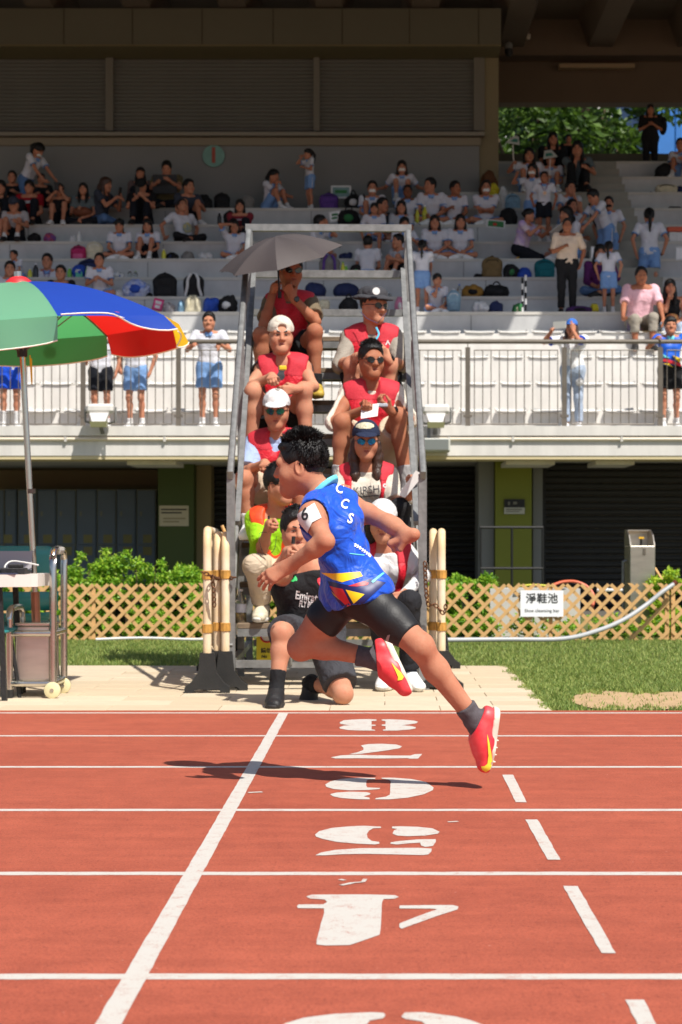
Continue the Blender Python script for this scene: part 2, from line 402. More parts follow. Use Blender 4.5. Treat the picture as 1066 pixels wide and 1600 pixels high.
while len(gp) < 62000:
    y = rr.uniform(13.78, 17.9); x = rr.uniform(-.215 * y - .3, .175 * y + .3); gp.append((x, y))
grass('verge_grass', gp, m_gr, .012, .036, .0035)
gp = []
while len(gp) < 36000:
    y = rr.uniform(10.14, 13.85); x = rr.uniform(.9 + .03 * sin(y * 9) + .02 * sin(y * 31), .178 * y + .3)
    if in_dirt(x, y) and rr.random() > .03: continue
    if y < 10.35 and rr.random() < .55: continue
    gp.append((x, y))
grass('side_grass', gp, m_gr, .012, .036, .0035)

# ------------------------------------------------------------------ stand: undercroft
ZF = 2.364                                            # balcony floor level
stand = 'structure'
MB().box((-30, 29.2, -.02), (30, 29.5, 3.9)).build('undercroft_wall', M('undercroft_paint', (150, 136, 104), .85, var=.1, vs=.8), kind=stand)
def slab(name, lo, hi, m, parent=None): return MB().box(lo, hi).build(name, m, parent, kind=None if parent else stand)
slab('undercroft_ceiling', (-30, 24.5, 2.02), (30, 29.2, 2.1), M('undercroft_soffit', (150, 134, 106), .85))
slab('undercroft_floor', (-30, 23.2, -.03), (30, 29.2, .0), M('undercroft_floor_paint', (90, 86, 78), .8))
Yu = 27.0
def ubox(name, px0, px1, m, y0=Yu, y1=29.1, z1=2.015, parent=None):
    return slab(name, (XX(px0, y0), y0, 0), (XX(px1, y0), y1, z1), m, parent)
ubox('green_pillar', 247, 303, M('dark_green_paint', (62, 78, 22), .6), 26.4, 27.6)
ubox('beige_pillar', 306, 330, M('pale_wall_paint', (150, 134, 96), .8), 26.8, 27.6)
ubox('lime_pillar', 774, 831, M('lime_paint', (112, 118, 20), .6), 25.2, 26.2)
ubox('beige_pillar_right', 748, 772, m_wall, 25.3, 26.2); ubox('beige_pillar_far', 833, 848, m_wall, 25.3, 26.2)
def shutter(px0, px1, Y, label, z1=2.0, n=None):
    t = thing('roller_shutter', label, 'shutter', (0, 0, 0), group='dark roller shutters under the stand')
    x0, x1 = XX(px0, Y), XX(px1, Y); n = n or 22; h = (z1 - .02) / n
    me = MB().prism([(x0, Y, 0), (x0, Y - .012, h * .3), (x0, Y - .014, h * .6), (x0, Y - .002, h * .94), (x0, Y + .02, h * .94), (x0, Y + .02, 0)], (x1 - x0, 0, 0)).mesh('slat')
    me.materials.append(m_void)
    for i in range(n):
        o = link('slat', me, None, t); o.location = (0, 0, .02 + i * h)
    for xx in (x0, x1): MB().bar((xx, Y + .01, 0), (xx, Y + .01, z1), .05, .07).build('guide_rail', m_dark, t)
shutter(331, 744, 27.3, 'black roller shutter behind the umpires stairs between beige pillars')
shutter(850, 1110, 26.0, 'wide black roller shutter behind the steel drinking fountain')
# lockers: a thing per cabinet column, doors are parts
m_lock = M('locker_blue_grey', (98, 116, 136), .45, var=.08, vs=3)
m_lock2 = M('locker_edge', (130, 134, 120), .5)
m_note = M('yellow_note', (150, 144, 100), .8)
lx = [-52, -22, 8, 28, 59, 89, 120, 152, 183, 214, 245]
for i in range(len(lx) - 1):
    if lx[i] == 8: x0p, x1p = 8, 27
    else: x0p, x1p = lx[i], lx[i + 1]
    Y = 28.0; x0, x1 = XX(x0p, Y), XX(x1p - 1, Y)
    lab = ['blue grey locker cut off at the photo edge, furthest left', 'blue grey locker one in from the photo edge', 'narrow blue grey locker left of the umbrella pole', 'blue grey locker just behind the upper umbrella pole',
           'blue grey locker first right of the umbrella pole', 'blue grey locker second right of the umbrella pole', 'blue grey locker third right of the umbrella pole beside the dark gap',
           'blue grey locker right of the dark gap between lockers', 'blue grey locker next to the one beside the green pillar', 'blue grey locker touching the dark green pillar'][i]
    t = thing('locker', lab, 'locker', (0, 0, 0), group='lockers under the stand')
    slab('cabinet', (x0, Y, .05), (x1, Y + .5, 1.69), m_lock2 if i % 2 else m_lock, t)
    for z0, z1 in ((.08, .86), (.875, 1.675)):
        d = MB().bevbox((x0 + .012, Y - .02, z0), (x1 - .012, Y - .001, z1), .006).build('door', m_lock, t)
        MB().box((x0 + .05, Y - .03, z0 + .42 if z0 > .5 else z0 + .6), (x0 + .08, Y - .0205, (z0 + .42 if z0 > .5 else z0 + .6) + .07)).build('handle', m_lock2, d)
        if (i * 7 + int(z0 > .5)) % 4 or True:
            zz = .88 if z0 > .5 else .70
            MB().box((x1 - .19, Y - .0225, zz + .015), (x1 - .06, Y - .0205, zz + .14)).build('notice', m_note, d)
# notice on the green pillar, door plate on the lime pillar
def paper(name, px0, py0, px1, py1, Y, m, label, cat, th=.01, parent=None):
    o = MB().box((XX(px0, Y), Y - th, ZZ(py1, Y)), (XX(px1, Y), Y, ZZ(py0, Y))).build(name, m, parent)
    if label: tag(o, label, cat)
    return o
m_paper = M('paper_white', (226, 224, 220), .7)
m_ink = M('black_ink', (40, 40, 42), .7)
nt_ = paper('notice_board', 249, 790, 295, 822, 26.39, M('notice_card', (196, 186, 160), .7), 'pale printed notice fixed on the dark green pillar', 'notice')
for k, (w0, w1) in enumerate(((252, 292), (252, 284), (255, 290), (255, 280))):
    paper('print_line', w0, 795 + k * 5 + (4 if k > 1 else 0), w1, 797.2 + k * 5 + (4 if k > 1 else 0), 26.379, m_ink if k < 2 else M('faint_print', (150, 140, 110), .7), None, None, .002, nt_)
pl = paper('door_plate', 788, 780, 820, 803, 25.18, m_dark, 'small black and white plate on the lime pillar', 'sign')
paper('lower_plate', 788, 793, 820, 803, 25.168, M('plate_grey', (180, 180, 170), .6), None, None, .004, pl)
for w0, w1, y0, y1, mm in ((791, 816, 795, 797, m_ink), (791, 812, 798.5, 800, m_ink), (794, 797, 784, 789, m_paper), (802, 808, 784, 788, m_paper)): paper('print_line', w0, y0, w1, y1, 25.16, M('faint_plate_print', (120, 118, 108), .7), None, None, .002, pl)
# black pipe rail before the lime pillar
g = thing('guard_rail', 'black pipe guard rail in front of the lime pillar', 'railing')
Y = 22.6
for py in (824, 888): MB().tube([P(751, py, Y), P(849, py, Y)], .016).build('rail', m_dark, g)
for px in (751, 800, 848): MB().tube([P(px, 824, Y), (XX(px, Y), Y, 0)], .014).build('post', m_dark, g)

# ------------------------------------------------------------------ balcony
bal = MB().box((-30, 24.0, 1.99), (30, 24.9, ZF)).build('balcony_slab', m_white, kind=stand)
slab('fascia', (-30, 23.86, 2.0), (30, 23.998, ZF - .115), m_white, bal)
slab('coping', (-30, 23.82, ZF - .112), (30, 23.998, ZF + .01), m_white, bal)
slab('drip_edge', (-30, 23.87, 1.955), (30, 24.5, 1.998), M('drip_beige', (206, 190, 150), .8), bal)
MB().tube([(-30, 23.84, ZZ(686, 23.84)), (30, 23.84, ZZ(686, 23.84))], .022).build('conduit', M('conduit_cream', (226, 212, 190), .5), bal)
for px in (100, 255, 480, 700, 800, 970): slab('saddle', (XX(px, 23.8), 23.815, ZZ(690, 23.8)), (XX(px + 4, 23.8), 23.858, ZZ(682, 23.8)), m_conc, bal)
for px0, px1 in ((200, 276), (790, 866), (930, 990)): slab('soffit_panel', (XX(px0, 24.3), 24.2, 1.90), (XX(px1, 24.3), 25.2, 1.953), m_white, bal)
rl = thing('balcony_railing', 'long steel balustrade with thin upright bars along the balcony edge', 'railing')
Yr = 24.05; zr = 3.462
MB().tube([(-9, Yr, zr), (9, Yr, zr)], .030, 10).build('handrail', m_rail, rl)
posts = [-320, -170, -20, 130, 279, 430, 581, 731, 882, 1032, 1183]
bal_me = MB().tube([(0, 0, 2.41), (0, 0, 3.353)], .0066, 6, False).mesh('baluster'); bal_me.materials.append(m_rail)
post_me = MB().bar((0, 0, ZF), (0, 0, 3.39), .062, .03, (0, 1, 0)).bar((0, 0, 3.39), (0, 0, 3.45), .012, .012).bar((0, -.02, ZF + .15), (0, .03, ZF + .15), .11, .03).mesh('post'); post_me.materials.append(m_rail)
for i, px in enumerate(posts):
    o = link('post', post_me, None, rl); o.location = (XX(px, Yr), Yr, 0)
    if i + 1 < len(posts):
        x0, x1 = XX(px, Yr) + .085, XX(posts[i + 1], Yr) - .085
        MB().tube([(x0, Yr, 3.353), (x1, Yr, 3.353)], .008, 6).tube([(x0, Yr, 2.41), (x1, Yr, 2.41)], .010, 6).build('panel_rail', m_rail, rl)
        n = 11
        for k in range(n):
            o = link('baluster', bal_me, None, rl); o.location = (x0 + (x1 - x0) * k / (n - 1), Yr, 0)
# tip-up seat tiers
TY = [24.8, 25.3, 25.8, 26.3]; TZ = [2.606, 3.01, 3.417, 3.815]
for i in range(4):
    slab('seat_tier', (-30, TY[i], 2.0), (30, TY[i + 1] if i < 3 else 26.9, TZ[i]), m_white)
sb = MB()
prof = [(-.012, .002), (-.026, .010), (-.012, .022), (.05, .024), (.2, .022), (.32, .042), (.37, .062), (.365, .078), (.385, .078), (.395, .06), (.35, .02), (.2, .004)]
xs = [(-.205, .86), (-.19, 1), (0, 1), (.19, 1), (.205, .86)]
for xo, sc in xs: sb.v += [(xo, .12 + (y - .12) * sc, z + .012 * (abs(xo) > .195) + .008 * (xo / .2) ** 2) for y, z in prof]
npf = len(prof)
for a in range(len(xs) - 1):
    for b in range(npf): sb.f.append((a * npf + b, a * npf + (b + 1) % npf, (a + 1) * npf + (b + 1) % npf, (a + 1) * npf + b))
sb.f.append(tuple(range(npf))); sb.f.append(tuple(range((len(xs) - 1) * npf + npf - 1, (len(xs) - 1) * npf - 1, -1)))
bm = bmesh.new(); me = sb.mesh('stadium_seat'); bm.from_mesh(me); bmesh.ops.recalc_face_normals(bm, faces=bm.faces[:]); bm.to_mesh(me); bm.free()
me.materials.append(m_seat); me.polygons.foreach_set('use_smooth', np.ones(len(me.polygons), bool)); me.set_sharp_from_angle(angle=R(50))
rowlab = ['white plastic shell seat in the lowest row behind the balcony rail', 'white plastic shell seat in the second row up behind the balcony rail', 'white plastic shell seat in the third row up behind the balcony rail', 'white plastic shell seat in the top row against the grey front wall']
for i in range(4):
    x = XX(687, TY[i] - .06) + .09 * (i % 2) - .475 * 14
    while x < 5.6:
        if x > -6.1:
            o = link('stadium_seat', me); o.location = (x, TY[i] - (.075 if i == 0 else 0), TZ[i]); tag(o, rowlab[i], 'seat', 'seats of ' + ['the lowest row', 'the second row', 'the third row', 'the top row'][i])
        x += .475
# two floodlights hung on the balcony front
def flood(px, py, label):
    t = thing('floodlight', label, 'floodlight', P(px, py, 23.55), group='floodlights on the balcony front')
    MB().bevbox((-.17, -.05, .02), (.17, .16, .135), .03).build('housing', m_white, t)
    MB().prism([(-.12, -.06, .02), (.12, -.06, .02), (.08, -.10, -.10), (-.08, -.10, -.10)], (0, .12, 0)).build('reflector', m_seat, t)
    MB().prism([(-.11, -.12, -.09), (.11, -.12, -.09), (.10, -.10, -.16), (-.10, -.10, -.16)], (0, .1, 0)).build('lens', M('lamp_glass', (150, 148, 110), .25), t)
    MB().tube([(-.19, .06, .1), (-.19, .06, -.08), (0, .2, -.12), (.19, .06, -.08), (.19, .06, .1)], .015, 6).build('bracket', m_galv, t)
    MB().bar((0, .06, -.12), (0, .29, -.22), .05, .03).build('arm', m_galv, t)
flood(156, 648, 'white floodlight hung on the balcony front left of the stairs')
flood(681, 649, 'white floodlight hung on the balcony front right of the stairs')
t = thing('junction_box', 'grey open-fronted metal housing under the right floodlight', 'box')
MB().bevbox((XX(655, 23.6), 23.4, ZZ(706, 23.6)), (XX(703, 23.6), 23.85, ZZ(686, 23.6)), .01).build('housing', M('housing_grey', (196, 196, 186), .5, var=.1), t)
MB().box((XX(657, 23.6), 23.385, ZZ(704, 23.6)), (XX(700, 23.6), 23.398, ZZ(688, 23.6))).build('lens', M('lamp_grey', (120, 124, 120), .3), t)
MB().bar((XX(670, 23.7), 23.6, ZZ(690, 23.6)), (XX(670, 23.7), 23.7, ZZ(660, 23.6)), .04, .04).build('arm', m_galv, t)

# ------------------------------------------------------------------ terraces
KY = [26.9 + .8 * k for k in range(10)]
PYK = [487, 463, 433, 404, 377, 350.5, 325, 300, 276, 252]
KZ = [ZZ(PYK[k], KY[k]) for k in range(10)]
XA, XB, XC = 1.98, 3.30, 4.28                     # pillar face, left and right side of the aisle
tj = M('terrace_joint', (120, 120, 118), .9)
for k in range(10):
    y1 = KY[k + 1] if k < 9 else 35.0
    spans = [(-30, XB), (XC, 30)] if k <= 6 else [(XA - .6, XB), (XC, 30)]
    if k == 0: spans = [(-30, 30)]
    for x0, x1 in spans:
        o = slab('terrace_tier', (x0, KY[k], 2.0 if k == 0 else KZ[k] - .9), (x1, (32.6 if k == 6 and x0 < 0 else y1) + .0, KZ[k]), m_tier)
        slab('nosing', (x0 + .003, KY[k] - .012, KZ[k] - .045), (x1 - .003, KY[k] - .001, KZ[k] - .003), m_conc, o)
    # shadow-gap joints between the precast lengths
    for x0 in (-6.05, -3.6, -1.15, 1.3): slab('joint', (x0 + .15 * (k % 3), KY[k] - .004, KZ[k] - .38), (x0 + .15 * (k % 3) + .012, KY[k] - .001, KZ[k] - .05), tj, o)
k = 0
st = M('aisle_concrete', (150, 148, 138), .9, var=.12, vs=2)
for k in range(1, 10):
    for h in (0, 1):
        z = KZ[k - 1] + (KZ[k] - KZ[k - 1]) * (.5 if h == 0 else 1); y = KY[k - 1] + .4 + .4 * h
        slab('aisle_step', (XB, y, z - .9), (XC, y + .402, z), st)
slab('rear_parapet', (XA - .6, 35.0, 5), (30, 35.2, ZZ(240, 35)), m_olive)
# back wall of the left part with ledge, shutters and box beam
Yw = 32.6
slab('back_wall', (-30, Yw, 5.5), (XX(749, Yw), Yw + .3, ZZ(216, Yw)), m_wall)
slab('wall_return', (XX(749, Yw), Yw + .05, 5.5), (XX(774, Yw + 1), Yw + 3, 9.9), M('return_paint', (120, 110, 84), .85))
slab('wall_ledge', (-30, Yw - .18, ZZ(215, Yw)), (XX(757, Yw - .18), Yw + .3, ZZ(206, Yw - .18)), M('ledge_paint', (130, 124, 112), .8))
slab('ledge_band', (-30, Yw - .05, ZZ(228, Yw)), (XX(751, Yw), Yw - .002, ZZ(216, Yw)), M('ledge_under', (128, 118, 100), .8))
Ys = Yw + .1
def upshutter(px0, px1, label):
    t = thing('louvred_shutter', label, 'shutter', group='grey shutters above the back wall')
    x0, x1 = XX(px0, Ys), XX(px1, Ys); z0, z1 = ZZ(205, Ys), ZZ(74, Ys); n = 22; h = (z1 - z0) / n
    me = MB().prism([(x0, Ys + .012, 0), (x0, Ys - .002, h * .3), (x0, Ys - .002, h * .72), (x0, Ys + .012, h * .98)], (x1 - x0, 0, 0)).mesh('slat'); me.materials.append(m_shut)
    for i in range(n):
        o = link('slat', me, None, t); o.location = (0, 0, z0 + i * h)
upshutter(-140, 166, 'grey slatted shutter over the back wall, leftmost bay'); upshutter(178, 490, 'grey slatted shutter over the back wall above the round number one sign'); upshutter(500, 740, 'grey slatted shutter over the back wall beside the open bay')
slab('shutter_backing', (-30, Ys + .05, 8.0), (XX(755, Ys), Ys + .3, 9.95), m_shut)
for px0, px1 in ((166, 178), (490, 500), (740, 757)): slab('mullion', (XX(px0, Ys), Ys - .09, ZZ(206, Ys)), (XX(px1, Ys), Ys + .05, ZZ(72, Ys)), M('mullion_paint', (104, 100, 90), .7))
Yb = 31.9
bx = slab('box_beam', (-30, Yb, ZZ(70, Yb)), (XX(783, Yb), Yb + 1.2, ZZ(13, Yb)), m_olive)
slab('box_lip', (-30, Yb - .03, ZZ(70, Yb) - .03), (XX(783, Yb), Yb + 1.2, ZZ(70, Yb) - .002), M('lip_olive', (104, 94, 62), .7), bx)
for px in (100, 207, 316, 427, 535, 640, 748): slab('panel_seam', (XX(px - .8, Yb), Yb - .008, ZZ(69, Yb)), (XX(px + .8, Yb), Yb - .001, ZZ(14, Yb)), M('seam_dark', (60, 54, 34), .8), bx)
# open bay: soffit beam and ceiling with ribs; roof carries on out to its front edge
slab('rear_beam', (XA - .6, 35.0, ZZ(160, 35)), (30, 35.4, 10.2), m_beam)
slab('beam_recess', (XA - .6, 34.93, ZZ(97, 35)), (30, 34.998, ZZ(60, 35)), M('recess_paint', (112, 92, 70), .85))
cz = 9.96
slab('roof_slab', (-30, 23.66, cz + .5), (30, 36, cz + .8), m_beam)
for i in range(-18, 18):
    x = .78 + i * 1.63
    MB().prism([(x - .40, 23.66, cz + .499), (x + .40, 23.66, cz + .499), (x + .22, 23.66, cz), (x - .22, 23.66, cz)], (0, 11.6, 0)).build('roof_rib', m_beam, kind=stand)
slab('rib_end', (-30, 34.5, cz - .15), (30, 34.92, cz + .498), m_beam)
# roof edge strip with gaps between the rib ends
for i in range(-14, 14):
    x = XX(825, 26.9) + 2.44 + i * XX(593 + 178.5, 26.9)
    slab('roof_edge', (x + .26, 23.17, cz + .1), (x + 1.37, 23.659, cz + .5), m_beam)
for nm, px, py in (('beam_lamp', 935, 106),):
    o = MB().bevbox((XX(872, 34.9), 34.7, ZZ(110, 34.9)), (XX(990, 34.9), 34.92, ZZ(103, 34.9)), .01).build('strip_light', M('unlit_lamp', (150, 130, 100), .5)); tag(o, 'long unlit strip light under the rear beam', 'strip light')
c1 = thing('security_camera', 'dark dome camera hanging at the end of the box beam', 'camera', P(795, 80, 33.5))
MB().lathe([(.04, .16), (.07, .12), (.07, .04)], n=12).build('mount', m_wall, c1); MB().lathe([(.07, .04), (.075, -.02), (.055, -.08), (.01, -.10)], n=12).build('dome', m_dark, c1, True)
c2 = thing('small_camera', 'small pale dome camera under the roof beam', 'camera', P(825, 58, 34.3))
MB().lathe([(.05, .05), (.05, 0), (.035, -.04), (.01, -.05)], n=10).build('dome', M('camera_white', (190, 184, 170), .5), c2, True); MB().lathe([(.02, .14), (.02, .05)], n=8).build('mount', m_wall, c2)
MB().tube([P(690, 64, 34.2), P(730, 62, 34.2)], .02).build('conduit_pipe', m_wall, kind=stand)
# round sign with the figure 1
t = thing('round_sign', 'round pale green sign with red figure one on back wall', 'sign', P(334, 244, Yw - .02))
MB().lathe([(.19, 0), (.19, .02)], n=28, axis=(0, -1, 0)).build('disc', M('sign_mint', (108, 150, 140), .6, var=.15, vs=9), t)
flat_text('numeral', '1', .36, (0, -.024, 0), (1, 0, 0), (0, 0, 1), M('sign_red', (150, 62, 44), .6), t, bold=.012)

# ------------------------------------------------------------------ beyond the open bay: trees, pale block, glass tower
slab('pale_backdrop', (3.0, 78, 0), (9.6, 86, 24), M('backdrop_white', (236, 234, 228), .8), None)  # added block that makes the gaps among the leaves bright white
bpy.data.objects['pale_backdrop']['kind'] = ''; tag(bpy.data.objects['pale_backdrop'], 'pale block added to whiten the gaps between the leaves behind the stand', 'building'); del bpy.data.objects['pale_backdrop']['kind']
tw = thing('glass_tower', 'blue glass tower seen at the far right behind the stand', 'building')
slab('core', (13.4, 95.2, 0), (36, 110, 44), M('tower_core', (60, 90, 140), .6), tw)
gme = MB().bevbox((0, -.1, 0), (1.46, 0, 2.96), .03).mesh('glass_pane'); gme.materials.append(m_glass)
for i in range(8):
    for jj in range(4, 9):
        o = link('glass_pane', gme, None, tw); o.location = (13.4 + 1.5 * i, 95.1 + .02 * ((i * 3 + jj) % 2), 2 + 3.0 * jj)
        o.rotation_euler = (random.uniform(-.004, .004), 0, random.uniform(-.006, .006))
def leaf_cloud(name, centres, n, size, mats, parent=None, kind=None, seed=1, flat=.6):
    rs = np.random.RandomState(seed); C = np.array([c[:3] for c in centres]); Rr = np.array([c[3:6] for c in centres]); w = np.prod(Rr, 1) ** .7; w /= w.sum()
    ci = rs.choice(len(C), n, p=w); d = rs.normal(size=(n, 3)); d /= np.linalg.norm(d, axis=1)[:, None]
    rad = rs.uniform(.35, 1.05, n) ** .6; pos = C[ci] + d * rad[:, None] * Rr[ci]
    a = rs.normal(size=(n, 3)); a[:, 2] *= flat; a /= np.linalg.norm(a, axis=1)[:, None]
    b = np.cross(a, rs.normal(size=(n, 3))); b /= np.linalg.norm(b, axis=1)[:, None]; nn = np.cross(a, b)
    L = (size * rs.uniform(.6, 1.25, n))[:, None]; W = L * .28
    V = np.stack([pos, pos + a * L * .45 + b * W + nn * W * .35, pos + a * L, pos + a * L * .45 - b * W + nn * W * .35], 1)
    me = bpy.data.meshes.new(name); i0 = (np.arange(n) * 4).tolist(); faces = []
    for i in i0: faces.append((i, i + 1, i + 2)); faces.append((i, i + 2, i + 3))
    me.from_pydata(V.reshape(-1, 3).tolist(), [], faces)
    for mm in mats: me.materials.append(mm)
    me.polygons.foreach_set('material_index', np.repeat(rs.randint(0, len(mats), n), 2).astype(np.int32)); me.update()
    return link(name, me, None, parent, kind=kind)
m_leaf = [M('leaf_a', (72, 100, 30), .5, trans=.4), M('leaf_b', (94, 124, 42), .5, trans=.4), M('leaf_c', (48, 74, 22), .5, trans=.35)]
m_bark = M('bark', (92, 76, 58), .9, var=.3, vs=9, bump=.4, bs=20)
def tree(x, y, h, cl, seed, label, n=10500):
    t = thing('tree', label, 'tree', (x, y, 0), group='trees behind the stand'); rs = random.Random(seed); tb = MB(); cs = []
    tb.tube([(0, 0, 0), (.1, 0, h * .3), (.05, .1, h * .55), (.2, 0, h * .8)], [.28, .2, .14, .05], 8)
    for i in range(cl):
        a = rs.uniform(0, 2 * pi); rr_ = rs.uniform(.4, 2.9); z = h * rs.uniform(.42, .98)
        c = Vector((cos(a) * rr_, sin(a) * rr_, z)); tb.tube([(.08, .05, z * .72), c * .6 + Vector((0, 0, z * .34)), c], [.07, .045, .012], 5)
        s = rs.uniform(.5, 1.05); cs.append((*c, s * 1.15, s * 1.1, s * .62))
    tb.build('trunk', m_bark, t, True)
    leaf_cloud('crown', cs, n, .27, m_leaf, t, seed=seed)
tree(3.6, 44, 12.6, 36, 5, 'leafy broad tree seen behind the stand beside the corner pillar')
tree(4.9, 48, 13.8, 30, 9, 'leafy tree behind the stand in the middle of the open bay')
tree(5.0, 53, 14.6, 28, 14, 'tree behind the stand whose branch reaches towards the glass tower', 9000)

tree(4.2, 58, 16, 46, 33, 'darker tree filling the gaps behind the first row of trees', 14000)
# ------------------------------------------------------------------ hedge, lattice fence
m_hl = [M('hedge_leaf_a', (126, 172, 42), .45, trans=.35), M('hedge_leaf_b', (156, 198, 58), .45, trans=.4), M('hedge_leaf_c', (96, 142, 34), .5, trans=.3), M('hedge_leaf_d', (168, 196, 62), .45, trans=.4)]
def hedge(px0, px1, tops, label, n, seed, mats, yc=18.35, cat='hedge'):
    t = thing('hedge', label, cat); rs = random.Random(seed); cs = []; tb = MB()
    x0, x1 = XX(px0, yc), XX(px1, yc); m = int((x1 - x0) / .11)
    for i in range(m):
        u = i / max(1, m - 1); zt = ZZ(np.interp(px0 + u * (px1 - px0), *tops), yc) + rs.uniform(-.06, .05); x = x0 + u * (x1 - x0)
        tb.tube([(x, yc, 0), (x + rs.uniform(-.1, .1), yc + rs.uniform(-.1, .1), zt * .9)], [.012, .004], 4)
        for q in range(5):
            z = zt * (q + .6) / 5.2; r = rs.uniform(.07, .12)
            cs.append((x + rs.uniform(-.06, .06), yc + rs.uniform(-.26, .22), z, r, r, r * .8))
        if rs.random() < .28: cs.append((x, yc + rs.uniform(-.2, .2), zt + rs.uniform(.0, .07), .05, .05, .05))
    tb.build('stems', m_bark, t); leaf_cloud('foliage', cs, int(n * 1.7), .047, mats, t, seed=seed, flat=.8)
    MB().box((x0 + .05, yc + .05, 0), (x1 - .05, yc + .22, ZZ(930, yc))).build('shade_core', M('hedge_core', (28, 34, 14), .95, var=.4, vs=20), t)  # plain dark box, its colour stands in for shade inside the hedge
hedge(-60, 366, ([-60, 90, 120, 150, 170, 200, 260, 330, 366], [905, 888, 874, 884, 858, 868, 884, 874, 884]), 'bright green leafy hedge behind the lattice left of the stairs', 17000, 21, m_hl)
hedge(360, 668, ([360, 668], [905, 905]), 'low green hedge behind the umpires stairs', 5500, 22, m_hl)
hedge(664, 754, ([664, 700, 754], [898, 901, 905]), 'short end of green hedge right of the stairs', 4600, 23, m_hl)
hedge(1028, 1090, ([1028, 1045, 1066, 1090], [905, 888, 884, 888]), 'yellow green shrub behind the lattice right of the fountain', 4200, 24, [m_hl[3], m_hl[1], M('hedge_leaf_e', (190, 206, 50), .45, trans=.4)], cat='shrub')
def creeper(px0, px1, n, seed, label):
    rs = random.Random(seed); cs = [(XX(rs.uniform(px0, px1), 17.75), 17.75 + rs.uniform(-.06, .2), rs.uniform(.03, .16), .08, .06, .07) for _ in range(40)]
    o = leaf_cloud('undergrowth', cs, n, .05, m_hl, seed=seed, kind='stuff'); o['label'] = label
creeper(690, 1066, 2600, 31, 'low weeds at the foot of the lattice')
creeper(90, 330, 1800, 32, 'low weeds at the foot of the left lattice')
ZT = .525
def lattice(px0, px1, label, Yl=17.5):
    t = thing('lattice_fence', label, 'fence', group='lattice fences at the hedge'); x0, x1 = XX(px0, Yl), XX(px1, Yl); w = .031; wv = w * 1.414; p = .137
    up = MB().prism([(0, 0, 0), (wv, 0, 0), (wv + ZT - wv / 2, 0, ZT - wv / 2), (wv / 2 + ZT - wv / 2, 0, ZT), (ZT - wv / 2 - .002, 0, ZT - wv / 2)], (0, .009, 0)).mesh('slat')
    dn = MB().prism([(0, 0, 0), (-wv, 0, 0), (-wv - ZT + wv / 2, 0, ZT - wv / 2), (-wv / 2 - ZT + wv / 2, 0, ZT), (-ZT + wv / 2 + .002, 0, ZT - wv / 2)], (0, .009, 0)).mesh('slat')
    for me in (up, dn):
        bm = bmesh.new(); bm.from_mesh(me); bmesh.ops.recalc_face_normals(bm, faces=bm.faces[:]); bm.to_mesh(me); bm.free(); me.materials.append(m_latt)
    x = x0
    while x + ZT < x1 + .06:
        o = link('slat', up, None, t); o.location = (x, Yl - .0095 + random.uniform(-.0005, .0005), .0 + random.uniform(-.004, .004))
        o = link('slat', dn, None, t); o.location = (x + ZT + .02, Yl + random.uniform(0, .001), .0 + random.uniform(-.004, .004)); x += p
    for s, xe in ((1, x0), (-1, x1)):                     # short pieces that fill the ends of the panel
        for q in (1, 2, 3):
            L = ZT - q * p
            if L < .08: continue
            o = MB().prism([(0, 0, ZT - L), (0, 0, ZT - L + wv), (s * (L - wv), 0, ZT), (s * L, 0, ZT)], (0, .009, 0)).build('slat', m_latt, t); o.location = (xe, Yl - (.0096 if s > 0 else 0), 0)
            o = MB().prism([(0, 0, L), (0, 0, L - wv), (s * (L - wv), 0, 0), (s * L, 0, 0)], (0, .009, 0)).build('slat', m_latt, t); o.location = (xe, Yl - (0 if s > 0 else .0096), 0)
    for xe in (x0 + .02, (x0 + x1) / 2, x1 - .02): MB().box((xe - .018, Yl + .012, 0), (xe + .018, Yl + .045, ZT - .03)).build('stake', m_latt, t)
lattice(-60, 352, 'tan wooden lattice fence left of the umpires stairs'); lattice(356, 672, 'tan lattice fence behind the umpires stairs')
lattice(676, 1046, 'tan wooden lattice fence carrying the white sign'); lattice(1049, 1300, 'tan lattice fence cut off at the right edge')
# sign on the lattice
sg = thing('lattice_sign', 'white card sign with Chinese and English lettering on the lattice', 'sign', P(847, 943, 17.47))
MB().box((-.198, 0, -.122), (.198, .006, .122)).build('card', M('card_white', (238, 238, 240), .6), sg)
flat_text('lettering', '淨鞋池', .098, (0, -.003, .042), (1, 0, 0), (0, 0, 1), m_ink, sg, bold=.0015, space=1.05)
flat_text('lettering', 'Shoe cleansing bay', .043, (0, -.003, -.066), (1, 0, 0), (0, 0, 1), m_ink, sg)
# grey pipe across the grass
cv = [P(698, 1003, 16.6), P(790, 999, 16.7), P(880, 996, 16.8), P(935, 985, 17.0), P(975, 968, 17.15), P(1010, 945, 17.3), P(1035, 925, 17.35), P(1054, 912, 17.4)]
for c in cv[:3]: c.z = .045
def crv(pts, n=5):
    out = []
    for i in range(len(pts) - 1):
        p0, p1, p2, p3 = [Vector(pts[max(0, min(len(pts) - 1, i + k))]) for k in (-1, 0, 1, 2)]
        for k in range(n):
            t = k / n; out.append(.5 * ((2 * p1) + (p2 - p0) * t + (2 * p0 - 5 * p1 + 4 * p2 - p3) * t * t + (3 * p1 - p0 - 3 * p2 + p3) * t ** 3))
    return out + [Vector(pts[-1])]
ho = thing('grey_pipe', 'grey plastic pipe curving up from the grass over the lattice', 'pipe')
MB().tube(crv(cv), .021, 10).build('pipe', M('pvc_grey', (168, 170, 172), .45), ho, True)
MB().tube([P(1053, 913, 17.4), P(1057, 908, 17.4)], .024, 10).build('end_cap', M('cap_brown', (110, 50, 34), .6), ho)
